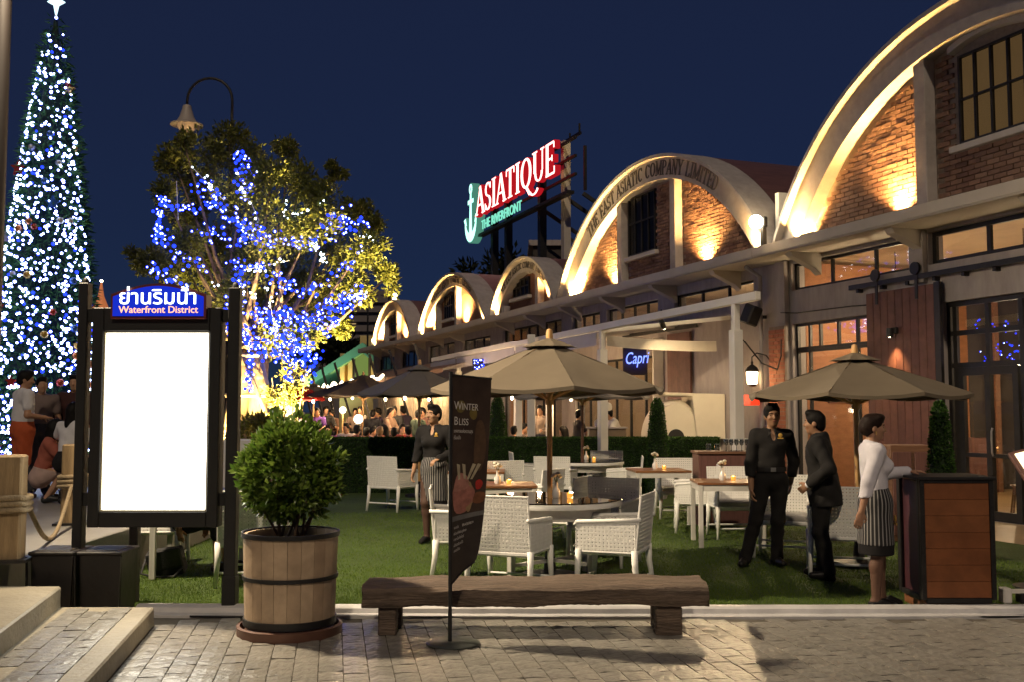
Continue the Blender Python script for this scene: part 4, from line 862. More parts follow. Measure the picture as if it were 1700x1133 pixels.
# ================================================================== cafe furniture
def woven(mb, o, ax, ay, w, h, nx, ny, t=.016, hole=.31):
    """panel of woven strips with square holes; o = lower left, ax/ay unit directions"""
    o = Vector(o); ax = Vector(ax).normalized(); ay = Vector(ay).normalized(); n = ax.cross(ay).normalized(); V = []; F = []; cw, ch = w/nx, h/ny
    def P(x, y, d): return o+ax*x+ay*y+n*d
    for i in range(nx):
        for j in range(ny):
            x, y = i*cw, j*ch; a = (1-hole)/2; wv = t*(.44 if (i+j) % 2 else .40)
            base = len(V)
            for d in (wv, -wv):
                V += [P(x, y, d), P(x+cw, y, d), P(x+cw, y+ch, d), P(x, y+ch, d), P(x+cw*a, y+ch*a, d*.9), P(x+cw*(1-a), y+ch*a, d*.9), P(x+cw*(1-a), y+ch*(1-a), d*.9), P(x+cw*a, y+ch*(1-a), d*.9)]
            for s_, q in ((0, 0), (8, 1)):
                for e in range(4):
                    e2 = (e+1) % 4; f = (base+s_+e, base+s_+e2, base+s_+4+e2, base+s_+4+e); F.append(f if q == 0 else f[::-1])
            for e in range(4): e2 = (e+1) % 4; F.append((base+4+e, base+4+e2, base+12+e2, base+12+e))
    mb.add(V, F)
    r = t*.62
    c = [P(0, 0, 0), P(w, 0, 0), P(w, h, 0), P(0, h, 0)]
    mb.tube([c[0], c[1], c[2], c[3], c[0]], r, 6, False)
def make_chair():
    t = thing('wicker_armchair', 'x', 'chair', (0, 0, 0), 0)
    hw, hd = .285, .27
    b = MB(); woven(b, (-hw, -hd+.02, .38), (1, 0, 0), (0, -.10, 1), 2*hw, .48, 18, 15); b.build('backrest', M_['wicker'], t, local=True, fix=False)
    for sg_ in (-1, 1):
        b = MB(); woven(b, (sg_*hw, -hd+.02, .38), (0, 1, 0), (0, 0, 1), 2*hd-.02, .25, 16, 8); b.build('armrest', M_['wicker'], t, local=True, fix=False)
        b = MB(); b.tube([(sg_*hw, -hd-.03, .66), (sg_*hw, -.05, .645), (sg_*hw, hd-.01, .63), (sg_*hw, hd+.005, .60)], .019, 7); b.build('arm_rail', M_['wicker'], t, local=True, smooth=True)
        for fr in (-1, 1):
            b = MB(); x = sg_*hw; y = hd-.02 if fr > 0 else -hd+.03; b.tube([(x, y, .40), (x, y+fr*.004, .25), (x+sg_*.01, y+fr*(.02 if fr > 0 else .045), .0)], [.030, .027, .018], 8); b.build('leg', M_['wicker'], t, local=True, smooth=True)
    b = MB(); b.box((0, 0, .375), (2*hw-.02, 2*hd-.02, .05)); b.build('seat', M_['wicker'], t, local=True, bevel=.015); b = MB(); b.box((0, .02, .43), (2*hw-.06, 2*hd-.08, .06)); b.build('cushion', M_['cushion'], t, local=True, bevel=.022, seg=2)
    b = MB(); b.tube([(-hw, .25, .13), (hw, .25, .13)], .012, 6); b.tube([(-hw, -.25, .13), (hw, -.25, .13)], .012, 6); b.build('stretcher', M_['wicker'], t, local=True)
    return t
chair0 = make_chair(); _used = []
def chair(px, Y, d, lab):
    rz = math.atan2(d[1], d[0])-math.pi/2; loc = (gx(px, Y), Y, .022)
    if not _used: o = chair0; o.location = loc; o.rotation_euler = (0, 0, rz); _used.append(1)
    else: o = dup(chair0, loc, rz)
    o['label'] = lab; o['group'] = 'white wicker armchairs on the lawn'; return o
for a in [
 (846, 8.98, (.37, .93), 'white wicker armchair with its back to the bench, nearest to the camera'),
 (1018, 9.05, (-.94, .33), 'white wicker armchair at the right of the nearest round table, seen from its side'),
 (1000, 10.75, (-.45, -.9), 'white wicker armchair behind the round table, right of the umbrella pole'),
 (925, 11.35, (-.9, .4), 'white wicker armchair just left of the nearest umbrella pole, turned sideways'),
 (884, 12.75, (-.85, .5), 'white wicker armchair at the right of the square table beside the banner'),
 (922, 16.35, (.25, .97), 'white wicker armchair with tall back in front of the glass table by the hedge'),
 (876, 17.9, (1, .12), 'white wicker armchair by the hedge, left of the glass table, facing right'),
 (825, 15.0, (-.45, .9), 'white wicker armchair right of the banner top, before the hedge'),
 (1003, 18.1, (-.2, -1), 'white wicker armchair close to the hedge behind the glass table'),
 (1034, 16.3, (-1, .1), 'white wicker armchair right of the glass table, facing left'),
 (1122, 15.3, (0, -1), 'white wicker armchair behind the table next to the cone topiary'),
 (1152, 13.6, (-1, .14), 'white wicker armchair between the two square tables, facing left'),
 (1217, 12.95, (.05, -1), 'white wicker armchair behind the table in front of the bar'),
 (1296, 11.3, (-.35, -.93), 'white wicker armchair half hidden behind the man in black'),
 (1388, 10.0, (.25, .97), 'white wicker armchair half hidden behind the man in the suit'),
 (654, 16.4, (.5, .87), 'white wicker armchair standing alone left of the waitress'),
 (768, 9.75, (1, .05), 'white wicker armchair mostly hidden behind the flag banner'),
 (268, 10.5, (1, .15), 'white wicker armchair seen below the left half of the notice board'),
 (428, 9.55, (-.1, 1), 'white wicker armchair behind the shrub tub'),
]: chair(*a)
M_['table_wood'] = rand_mat('table_wood', [(.20, .085, .03), (.26, .115, .04), (.17, .07, .03)], .32, .3, 5, .1, 20, .6)
def make_table():
    t = thing('cafe_table', 'x', 'table'); w_ = .78
    for k in range(6): b = MB(); b.box((0, -w_/2+w_/6*(k+.5), .735), (w_, w_/6-.006, .028)); b.build('top_slat', M_['table_wood'], t, local=True, bevel=.004)
    b = MB()
    for sg_ in (-1, 1): b.box((sg_*(w_/2-.03), 0, .685), (.03, w_-.12, .07)); b.box((0, sg_*(w_/2-.03), .686), (w_-.12, .03, .068))
    b.build('apron', M_['table_paint'], t, local=True)
    for sx_ in (-1, 1):
        for sy_ in (-1, 1): b = MB(); b.box((sx_*(w_/2-.035), sy_*(w_/2-.035), .36), (.055, .055, .718)); b.build('leg', M_['table_paint'], t, local=True, bevel=.006)
    return t
table0 = make_table()
def make_setting():
    v = thing('vase', 'x', 'vase'); m = MB(); m.lathe([(.0, 0), (.032, .0), (.040, .03), (.036, .07), (.016, .10), (.014, .14), (.018, .15)], n=16); m.build('body', M_['porcelain'], v, local=True, smooth=40)
    for k in range(5):
        a = 1.26*k; e = Vector((.035*math.cos(a), .035*math.sin(a), .20+.015*(k % 3))); m = MB(); m.tube([(0, 0, .12), e*.6+Vector((0, 0, .07)), e], .003, 4); s_ = m.build('stem', M_['stem'], v, local=True); m = MB(); m.sph(e, (.024, .024, .018), 8, 5); m.build('blossom', M_['flower'], s_, local=True, smooth=True)
    c = thing('candle_holder', 'x', 'candle'); m = MB(); m.lathe([(.0, .0), (.026, .0), (.031, .045), (.028, .045), (.023, .006), (.0, .006)], n=14); m.build('glass_cup', mat('amber_glass', (.7, .35, .08), .1, emit=(1, .42, .06), es=.7), c, local=True, smooth=40); m = MB(); m.sph((0, 0, .036), (.012, .012, .017), 8, 6); m.build('flame', M_['candle'], c, local=True)
    light('point', 'POINT', (0, 0, .10), .5, (1, .5, .15), c, .02)
    return v, c
vase0, cand0 = make_setting(); _vs = []
def setting(x, y, z, where, seed=0):
    for o, dx, lab in ((vase0, -.06, 'small white vase with pale flowers on '), (cand0, .07, 'glowing amber candle cup on ')):
        if len(_vs) < 2: o.location = (x+dx, y+.02*seed, z); _vs.append(1); q = o
        else: q = dup(o, (x+dx, y+.02*seed, z), seed)
        q['label'] = lab+where; q['group'] = 'vases on the cafe tables' if o is vase0 else 'candles on the cafe tables'
TB = [(832, 11.75, .05, 'wooden square table beside the banner', 'the square table beside the banner', 0.0), (792, 14.35, .0, 'wooden square table mostly hidden behind the flag banner', 'the table hidden behind the banner', .06), (1090, 14.6, .08, 'wooden square table in front of the cone topiary', 'the table in front of the cone topiary', .02), (1203, 12.25, -.05, 'wooden square table beside the man in black', 'the table beside the man in black', .04), (338, 10.1, .1, 'white legged square table below the notice board', 'the table below the notice board', 0)]
for k, (px, Y, rz, lab, wh, q) in enumerate(TB):
    loc = (gx(px, Y), Y, .022)
    if k == 0: t = table0; t.location = loc; t.rotation_euler = (0, 0, rz)
    else: t = dup(table0, loc, rz)
    t['label'] = lab; t['group'] = 'square cafe tables'
    if k != 4: setting(loc[0]+.02, Y-.05+q, .772, wh, k)
def round_table(px, Y, lab, wh, glassy):
    x = gx(px, Y); t = thing('round_table', lab, 'table', (x, Y, .022), 0, 'round tables under umbrellas')
    m = MB(); m.lathe([(.045, .715), (.66, .715), (.66, .738), (.045, .738)], n=48); m.build('table_top', M_['table_wood'], t, local=True, smooth=40); m = MB(); m.lathe([(.662, .69), (.685, .69), (.69, .715), (.685, .736), (.662, .736)], n=48); m.build('rim', M_['wicker'], t, local=True, smooth=40)
    m = MB(); m.lathe([(.045, .741), (.69, .741), (.695, .746), (.69, .751), (.045, .751)], n=48); m.build('glass_top', glass('table_glass', (.75, .78, .78), 2.0), t, local=True, smooth=40); m = MB(); m.lathe([(.56, .58), (.58, .58), (.58, .714), (.56, .714)], n=40); m.build('apron', M_['table_paint'], t, local=True, smooth=40)
    for k in range(4): a = R(45+90*k); m = MB(); m.box((.52*math.cos(a), .52*math.sin(a), .35), (.06, .06, .70), rz=a); m.build('leg', M_['table_paint'], t, local=True, bevel=.006)
    for a in (R(45), R(135)): m = MB(); m.bar((.5*math.cos(a), .5*math.sin(a), .16), (-.5*math.cos(a), -.5*math.sin(a), .16+.012*(a > 1)), .035, .03); m.build('stretcher', M_['table_paint'], t, local=True)
    setting(x+.12, Y-.22, .775, wh, 9); return t
round_table(912, 9.85, 'round glass-topped wicker table under the nearest umbrella', 'the nearest round table', 1)
round_table(966, 17.2, 'round glass-topped table under the umbrella close to the hedge', 'the round table by the hedge', 1)
def umbrella(px, Y, rim, apex, rad, lab, tilt=0, mt=None, rot=.2, n=8, pole='wood_pole', zb=.022, group='market umbrellas on the lawn'):
    x = gx(px, Y); t = thing('market_umbrella', lab, 'umbrella', (x, Y, zb), rot, group); mt = mt or M_['canopy']; zt = apex-zb; zr = rim-zb
    P = lambda a, f: Vector((rad*f*math.cos(a), rad*f*math.sin(a), zr+(zt-zr)*(1-f)**1.06+.012*math.sin(3.14*f)))
    for k in range(n):
        a0, a1 = 2*math.pi*k/n, 2*math.pi*(k+1)/n; m = MB(); V = []; F = []; nf, na = 7, 4
        for i in range(nf+1):
            f = .10+.90*i/nf
            for j in range(na+1):
                u = j/na; p = P(a0, f).lerp(P(a1, f), u); p.z -= .042*f*math.sin(math.pi*u)*(.6+.4*f)+.004*math.sin(9*f+5*u+k); V.append(p)
        for i in range(nf):
            for j in range(na): q = i*(na+1)+j; F.append((q, q+na+1, q+na+2, q+1))
        e = len(V)
        for j in range(na+1): v = V[nf*(na+1)+j]; V.append(v+Vector((0, 0, -.035)))
        for j in range(na): F.append((nf*(na+1)+j, e+j, e+j+1, nf*(na+1)+j+1))
        m.add(V, F); m.build('canopy_panel', mt, t, local=True, smooth=35, fix=False)
        m = MB(); m.bar(P(a0, .05)-Vector((0, 0, .03)), P(a0, .985)-Vector((0, 0, .025)), .016, .022); m.build('rib', M_['wood_pole'], t, local=True); m = MB(); m.bar(Vector((0, 0, zr-.12)), P(a0, .55)-Vector((0, 0, .04)), .012, .018); m.build('strut', M_['wood_pole'], t, local=True)
    m = MB(); V = [(0, 0, zt+.05)]; F = []
    for k in range(2*n): a = math.pi*k/n; f = .24 if k % 2 == 0 else .20; q = P(a, f)+Vector((0, 0, .045 if k % 2 == 0 else .030)); V.append(q)
    F = [(0, 1+k, 1+(k+1) % (2*n)) for k in range(2*n)]; m.add(V, F); m.build('vent_cap', mt, t, local=True, fix=False)
    m = MB(); m.tube([(0, 0, .0), (0, 0, zt)], .026, 12); m.build('pole', M_[pole], t, local=True, smooth=40); m = MB(); m.lathe([(.034, zt+.02), (.036, zt+.06), (.026, zt+.12), (.0, zt+.13)], n=12); m.build('finial', M_['wood_pole'], t, local=True, smooth=40)
    m = MB(); m.lathe([(.03, zr-.16), (.045, zr-.16), (.045, zr-.07), (.03, zr-.07)], n=12); m.build('runner', M_['wood_pole'], t, local=True); m = MB(); m.lathe([(.0, 0), (.26, 0), (.26, .04), (.06, .07), (.04, .28), (.0, .28)], n=24); m.build('base', M_['black'], t, local=True, smooth=30)
    return t
umbrella(912, 9.85, 1.815, 2.27, 1.14, 'nearest beige market umbrella in the centre, over the round table', rot=.15)
umbrella(1418, 10.6, 1.775, 2.16, 1.13, 'dim beige market umbrella at the right above the three staff', rot=.25, mt=M_['canopy'])
umbrella(697, 19.0, 1.92, 2.42, 1.16, 'grey market umbrella at the left over the hedge', rot=.3, pole='wood_pole', mt=M_['canopy_dark'])
umbrella(966, 17.2, 1.85, 2.3, 1.16, 'dark market umbrella half hidden behind the nearest one', rot=.1, pole='wood_brown', mt=M_['canopy_dark'])
# ================================================================== hedge of artificial leaves, topiaries
HL = leafmat('hedge_leaf', (.024, .068, .012), (.070, .145, .028), .6, .1, .2)
hg = thing('hedge', 'long clipped green hedge wall behind the cafe tables', 'hedge', (.2, 20.0, 0))
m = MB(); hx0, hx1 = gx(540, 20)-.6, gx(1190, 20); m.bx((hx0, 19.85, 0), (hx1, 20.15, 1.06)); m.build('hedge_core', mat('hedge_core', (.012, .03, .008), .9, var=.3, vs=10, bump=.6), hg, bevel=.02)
n = 30000; fx = RNG.uniform(hx0, hx1, n); top = RNG.random(n) < .2; fz = np.where(top, 1.06, RNG.uniform(.03, 1.07, n)); fy = np.where(top, RNG.uniform(19.83, 20.17, n), 19.845+RNG.uniform(-.01, .03, n))
nr = np.where(top[:, None], np.array([[0, -.2, 1]]), np.array([[0, -1, .3]])); o = leaves('hedge_leaves', np.stack([fx, fy, fz], 1), nr, .045, HL, hg, jit=.7, aspect=.5); o['kind'] = 'stuff'
def topiary(px, Y, zt, r, lab, zb=.0, pot=False):
    x = gx(px, Y); t = thing('cone_topiary', lab, 'topiary', (x, Y, zb), 0, 'cone topiaries'); h = zt-zb
    m = MB(); m.lathe([(.0, .12), (r*.92, .12), (r*.80, h*.5), (r*.38, h*.93), (r*.15, h*.985), (.0, h*.99)], n=20); m.build('core', bpy.data.materials['hedge_core'], t, local=True)
    n = 3500; u = RNG.random(n)**.8; a = RNG.uniform(0, 6.28, n); rr = np.interp(u, [0, .5, .93, 1], [r*.95, r*.82, r*.42, r*.12]); P = np.stack([rr*np.cos(a), rr*np.sin(a), .10+u*(h-.10)], 1); N_ = np.stack([np.cos(a), np.sin(a), np.full(n, .35)], 1)
    o = leaves('foliage', P, N_, .04, HL, t, jit=.6, aspect=.5, local=True); o['kind'] = 'stuff'
    m = MB(); m.lathe([(.0, 0), (r*.7, 0), (r*.85, .15), (r*.80, .15), (.0, .13)], n=18); m.build('pot', M_['plaster'], t, local=True, smooth=40)
topiary(1090, 18.6, 1.82, .22, 'tall cone topiary standing in the middle of the hedge')
topiary(1556, 11.4, 1.70, .16, 'cone topiary in the shade behind the reception desk')
topiary(826, 21.5, 1.88, .24, 'small dark conifer behind the hedge and the banner top')
# ================================================================== bar with glasses
br = thing('bar_counter', 'red-brown wooden bar counter with glasses behind the man in black', 'bar', (gx(1200, 14.45), 14.45, 0)); x0, x1 = gx(1152, 14.45), gx(1262, 14.45)
m = MB(); m.bx((x0, 14.2, 0), (x1, 14.7, 1.00)); m.build('cabinet', M_['wood_red'], br, bevel=.01); m = MB(); m.bx((x0-.02, 14.17, 1.001), (x1+.02, 14.73, 1.035)); m.build('counter_top', M_['wood_brown'], br, bevel=.006)
gm = glass('drink_glass', (.9, .92, .92), 3.0); k = 0
def tumbler(x, y, z, r, h, lab, stem=False):
    o = thing('glass', lab, 'glass', (x, y, z), 0, 'clean glasses on the bar'); m = MB()
    if stem: m.lathe([(r*.9, 0), (.006, .008), (.005, h*.45), (r*.8, h*.55), (r, h*.75), (r*.85, h), (r*.82, h), (r*.95, h*.75), (.0, h*.52)], n=12)
    else: m.lathe([(.0, 0), (r*.85, 0), (r, h), (r*.94, h), (r*.8, .012), (.0, .012)], n=12)
    m.build('bowl' if stem else 'cup', gm, o, local=True, smooth=40)
    m = MB(); m.lathe([(r*.86, h*.985), (r*.99, h*.985), (r*.99, h), (r*.86, h)] if not stem else [(r*.80, h*.985), (r*.88, h*.985), (r*.88, h), (r*.80, h)], n=12); m.build('rim', mat('glass_rim', (.75, .78, .78), .1, spec=.9) if 'glass_rim' not in bpy.data.materials else bpy.data.materials['glass_rim'], o, local=True)
for px in (1174, 1188): tumbler(gx(px, 14.35), 14.35, 1.037, .038, .10, 'tumbler at the %s end of the bar' % ('left' if px < 1180 else 'inner left'))
for j in range(3):
    for i in range(5): tumbler(gx(1203+i*8.5, 14.3+.13*j), 14.3+.13*j, 1.037, .034, .17, 'stemmed glass on the bar, %s in the %s row' % (('leftmost', 'second from left', 'middle', 'second from right', 'rightmost')[i], ('front', 'middle', 'back')[j]), True)

# ================================================================== people: smooth bodies grown from joints, clothes as fitted shells
class Field:
    """smooth union of tapered limbs and ellipsoids, turned into one continuous surface"""
    def __init__(s): s.p = []; s.sub = []; s.clip = []; s.wr = 0.0
    def cap(s, a, b, ra, rb, k=.02, sc=(1, 1, 1)): s.p.append(('c', np.array(a, float), np.array(b, float), ra, rb, k, np.array(sc, float))); return s
    def ell(s, c, r, k=.02, M=None, neg=False): (s.sub if neg else s.p).append(('e', np.array(c, float), np.array(r, float), None if M is None else np.array(M), 0, k, None)); return s
    def chain(s, pts, rs, k=.02):
        for i in range(len(pts)-1): s.cap(pts[i], pts[i+1], rs[i], rs[i+1], k)
        return s
    @staticmethod
    def dist(q, P):
        if q[0] == 'c':
            sc_ = q[6]; a, b = q[1]/sc_, q[2]/sc_; P = P/sc_; ab = b-a; L = float(ab@ab)+1e-12; t = np.clip(((P-a)@ab)/L, 0, 1)
            return (np.sqrt(((P-a-t[..., None]*ab)**2).sum(-1))-(q[3]+(q[4]-q[3])*t))*sc_.min()
        d = P-q[1]
        if q[3] is not None: d = d@q[3]
        r = q[2]; k0 = np.sqrt(((d/r)**2).sum(-1)); k1 = np.sqrt(((d/(r*r))**2).sum(-1))+1e-9; return k0*(k0-1)/k1
    def mesh(s, h):
        lo = np.full(3, 1e9); hi = -lo
        for q in s.p:
            if q[0] == 'c': r = max(q[3], q[4])*q[6].max()+.03; lo = np.minimum(lo, np.minimum(q[1], q[2])-r); hi = np.maximum(hi, np.maximum(q[1], q[2])+r)
            else: r = q[2].max()+.03; lo = np.minimum(lo, q[1]-r); hi = np.maximum(hi, q[1]+r)
        lo -= 2*h; n = np.ceil((hi+2*h-lo)/h).astype(int)+1; D = np.full(n, 9.0, np.float64)
        ax = [lo[i]+h*np.arange(n[i]) for i in range(3)]
        def region(q, pad):
            if q[0] == 'c': r = max(q[3], q[4])*q[6].max()+pad; a = np.minimum(q[1], q[2])-r; b = np.maximum(q[1], q[2])+r
            else: r = q[2].max()+pad; a, b = q[1]-r, q[1]+r
            i0 = np.clip(np.floor((a-lo)/h).astype(int), 0, n); i1 = np.clip(np.ceil((b-lo)/h).astype(int)+1, 0, n); return tuple(slice(i0[i], i1[i]) for i in range(3))
        def pts(sl): return np.stack(np.meshgrid(ax[0][sl[0]], ax[1][sl[1]], ax[2][sl[2]], indexing='ij'), -1)
        for q in s.p:
            sl = region(q, max(q[5], 2*h)+.01); d = s.dist(q, pts(sl)); k = q[5]; A = D[sl]; t = np.clip(.5+.5*(A-d)/k, 0, 1); D[sl] = A+(d-A)*t-k*t*(1-t)
        for q in s.sub: sl = region(q, .02); D[sl] = np.maximum(D[sl], -s.dist(q, pts(sl)))
        full = tuple(slice(0, m) for m in n)
        if s.clip or s.wr:
            G = pts(full)
            if s.wr: D = D+s.wr*(np.sin(G[..., 2]*38+G[..., 0]*23+4*np.sin(G[..., 1]*17))*.5+np.sin(G[..., 0]*41-G[..., 2]*19+G[..., 1]*27)*.5)
            for (p, nn) in s.clip: nn = np.array(nn, float); nn /= np.linalg.norm(nn); D = np.maximum(D, (G-np.array(p))@nn)
        return nets(D, lo, h)
def nets(D, lo, h):
    I = D < 0; n = np.array(D.shape)-1; c = np.zeros(n, np.int8)
    for dx in (0, 1):
        for dy in (0, 1):
            for dz in (0, 1): c += I[dx:n[0]+dx, dy:n[1]+dy, dz:n[2]+dz]
    act = (c > 0) & (c < 8); idx = np.argwhere(act); num = np.full(n, -1, np.int64); num[act] = np.arange(len(idx))
    S = np.zeros((len(idx), 3)); W = np.zeros(len(idx)); x, y, z = idx.T
    for a, b in [((0, 0, 0), (1, 0, 0)), ((0, 1, 0), (1, 1, 0)), ((0, 0, 1), (1, 0, 1)), ((0, 1, 1), (1, 1, 1)), ((0, 0, 0), (0, 1, 0)), ((1, 0, 0), (1, 1, 0)), ((0, 0, 1), (0, 1, 1)), ((1, 0, 1), (1, 1, 1)), ((0, 0, 0), (0, 0, 1)), ((1, 0, 0), (1, 0, 1)), ((0, 1, 0), (0, 1, 1)), ((1, 1, 0), (1, 1, 1))]:
        va = D[x+a[0], y+a[1], z+a[2]]; vb = D[x+b[0], y+b[1], z+b[2]]; m = (va < 0) != (vb < 0); t = np.where(m, va/(va-vb+1e-12), 0)
        S += np.where(m[:, None], np.array(a)+t[:, None]*(np.array(b)-np.array(a)), 0); W += m
    V = lo+h*(idx+S/np.maximum(W, 1)[:, None]); Q = []
    for ax in range(3):
        a1, a2 = (ax+1) % 3, (ax+2) % 3; sl = [slice(None)]*3; s2 = [slice(None)]*3; sl[ax] = slice(0, -1); s2[ax] = slice(1, None); A = I[tuple(sl)]; B = I[tuple(s2)]
        for flip, M in ((False, A & ~B), (True, ~A & B)):
            e = np.argwhere(M); e = e[(e[:, a1] > 0) & (e[:, a2] > 0) & (e[:, a1] < D.shape[a1]-1) & (e[:, a2] < D.shape[a2]-1)]
            if not len(e): continue
            def cell(d1, d2): k = e.copy(); k[:, a1] += d1; k[:, a2] += d2; return num[k[:, 0], k[:, 1], k[:, 2]]
            q = np.stack([cell(-1, -1), cell(0, -1), cell(0, 0), cell(-1, 0)], 1); Q.append(q[:, ::-1] if flip else q)
    Q = np.concatenate(Q); return V, Q[(Q >= 0).all(1)]
SKIN = {}
def skin(c):
    if c not in SKIN: SKIN[c] = mat('skin', c, .5, var=.06, vs=14, transl=.12, spec=.35)
    return SKIN[c]
CLOTH = {}
def cloth_m(c, rough=.85):
    if c not in CLOTH: CLOTH[c] = mat('cloth', c, rough, var=.14, vs=7, bump=.15, bs=90, spec=.25)
    return CLOTH[c]
def stripes(name, dark, lightc, freq):
    m = bpy.data.materials.new(name); m.use_nodes = True; N = m.node_tree.nodes; L = m.node_tree.links; b = N['Principled BSDF']; b.inputs['Roughness'].default_value = .85
    tc = N.new('ShaderNodeTexCoord'); sx = N.new('ShaderNodeSeparateXYZ'); L.new(tc.outputs['Object'], sx.inputs[0]); at2 = N.new('ShaderNodeMath'); at2.operation = 'ARCTAN2'; L.new(sx.outputs[0], at2.inputs[0]); L.new(sx.outputs[1], at2.inputs[1])
    mu = N.new('ShaderNodeMath'); mu.operation = 'MULTIPLY'; mu.inputs[1].default_value = freq; L.new(at2.outputs[0], mu.inputs[0]); fr = N.new('ShaderNodeMath'); fr.operation = 'FRACT'; L.new(mu.outputs[0], fr.inputs[0]); gt = N.new('ShaderNodeMath'); gt.operation = 'GREATER_THAN'; gt.inputs[1].default_value = .70; L.new(fr.outputs[0], gt.inputs[0])
    mx = N.new('ShaderNodeMix'); mx.data_type = 'RGBA'; mx.inputs[6].default_value = (*dark, 1); mx.inputs[7].default_value = (*lightc, 1); L.new(gt.outputs[0], mx.inputs[0]); L.new(mx.outputs[2], b.inputs['Base Color']); return m
HAIR = mat('hair_black', (.006, .005, .0045), .6, var=.3, vs=20, stretch=(1, 1, .2), bump=.3, bs=60, spec=.15); HAIR_B = mat('hair_brown', (.014, .007, .005), .6, var=.3, vs=20, bump=.3, bs=60, spec=.15); HAIR_F = mat('hair_fair', (.30, .17, .07), .5)
EYE = mat('eye_dark', (.012, .009, .008), .2); LIP = mat('lip', (.30, .10, .08), .5)
def rotv(v, ax, a): return Matrix.Rotation(a, 3, ax) @ Vector(v)
def person(label, loc, face, H=1.65, res=.009, sk=(.36, .20, .125), lean=0, side=0, head=(0, 0, 0), pelvis=.93, larm=None, rarm=None, lleg=None, rleg=None,
           top=None, sleeve=1.0, bottom=None, skirt=None, hair='short', hairm=None, shoes=None, collar=None, vneck=False, jacket=None, hat=None, group=None, bulk=1.0, socks=None, curl=.5, face_detail=True, fem=False, hemz=.0, hair_long=None):
    """face: yaw of the facing direction. Joints are for a 1.7 m figure, scaled to H. local +y is forward, +x the right-hand side"""
    S = H/1.7; A = lambda *p: np.array(p)*S
    t = thing('person', label, 'person', loc, face-math.pi/2, group)
    up = Vector((math.sin(side), math.sin(lean), math.cos(lean)*math.cos(side))).normalized(); pv = Vector((0, 0, pelvis))
    fwd = Vector((0, 1, 0)); fwd = (fwd-up*fwd.dot(up)).normalized(); rt = fwd.cross(up)
    T = lambda x, y, z: np.array(pv+rt*x+fwd*y+up*z)*S                       # torso frame: z from the pelvis
    shw = (.165 if fem else .185)*bulk
    sh = {1: T(shw, 0, .455), -1: T(-shw, 0, .455)}
    arms = {1: rarm, -1: larm}; legs = {1: rleg, -1: lleg}; AR = {}; LG = {}
    for sg_ in (1, -1):
        a = arms[sg_] or ((sg_*.05, .0, -.28), (sg_*.05, .05, -.53)); e = sh[sg_]+A(*a[0]); w_ = sh[sg_]+A(*a[1]); AR[sg_] = (sh[sg_], e, w_)
        l = legs[sg_] or ((sg_*.09, .01, .49), (sg_*.09, -.02, .075)); LG[sg_] = (A(sg_*.085, 0, pelvis-.02), A(*l[0]), A(*l[1]), l[2] if len(l) > 2 else (sg_*.15, 1, -.12))
    nb = T(0, -.005, .50); hc0 = nb+np.array(up)*.155*S+np.array(fwd)*(.025+.03*math.sin(head[1]))*S
    HR = Matrix.Rotation(head[0], 3, 'Z') @ Matrix.Rotation(-head[1], 3, 'X') @ Matrix.Rotation(head[2], 3, 'Y'); HRn = np.array(HR)
    hp = lambda x, y, z: hc0+HRn@(np.array((x, y, z))*S)
    def torso(F, g=0, k=.04):
        w1 = (.155 if fem else .15)*bulk+g; F.cap(T(-.055*bulk, 0, -.02), T(.055*bulk, 0, -.02), (.105*bulk+g)*S, (.105*bulk+g)*S, k); F.cap(T(0, 0, .02), T(0, .0, .16), (.115*bulk+g)*S, ((.092 if fem else .105)*bulk+g)*S, k, (1.12, .92, 1)); 
        F.cap(T(0, 0, .16), T(0, .01, .34), ((.098 if fem else .108)*bulk+g)*S, (.120*bulk+g)*S, k, (1.16, .90, 1)); F.cap(T(-shw*.62, 0, .42), T(shw*.62, 0, .42), (.075+g)*S, (.075+g)*S, k)
        if fem: F.ell(T(.062, .085, .32), (np.array((.058, .058, .058))+g)*S, .04); F.ell(T(-.062, .085, .32), (np.array((.058, .058, .058))+g)*S, .04)
        F.cap(T(-shw*.5, -.01, .455), T(0, -.015, .50), (.048+g)*S, (.045+g)*S, k); F.cap(T(shw*.5, -.01, .455), T(0, -.015, .50), (.048+g)*S, (.045+g)*S, k)
    def arm(F, sg_, g=0, upto=2.0, k=.025):
        s_, e, w_ = AR[sg_]; F.cap(s_, s_+(e-s_)*min(1, upto), (.052*bulk+g)*S, (.052-.013*min(1, upto)+g)*S, k)
        if upto > 1: F.cap(e, e+(w_-e)*(upto-1), (.040+g)*S, (.040-.013*(upto-1)+g)*S, k)
    def leg(F, sg_, g=0, upto=2.0, k=.03, gl=None):
        h_, kn, an, _ = LG[sg_]; F.cap(h_, h_+(kn-h_)*min(1, upto), (.090*bulk+g)*S, ((.090-.032*min(1, upto))*bulk+g)*S, k); gl = g if gl is None else gl
        if upto > 1:
            m = kn+(an-kn)*.30; e = kn+(an-kn)*(upto-1); bk_ = np.array((0, -.014, 0))*S; F.cap(kn, m+bk_, (.056*bulk+g)*S, (.052*bulk+g)*S, k); F.cap(m+bk_, e, (.052*bulk+g)*S, (.052-.018*(upto-1)+gl)*S, k)
    B = Field(); torso(B); B.cap(T(0, -.01, .48), hc0+HRn@(np.array((0, -.01, -.05))*S), .050*S*(.92 if fem else 1), .046*S*(.92 if fem else 1), .03)
    B.ell(hc0+HRn@(np.array((0, -.004, .018))*S), np.array((.073, .092, .098))*S, .02, HRn); B.ell(hp(0, .022, -.045), np.array((.054, .062, .068))*S, .03, HRn); B.ell(hp(0, .052, -.088), np.array((.028, .026, .022))*S, .025, HRn)
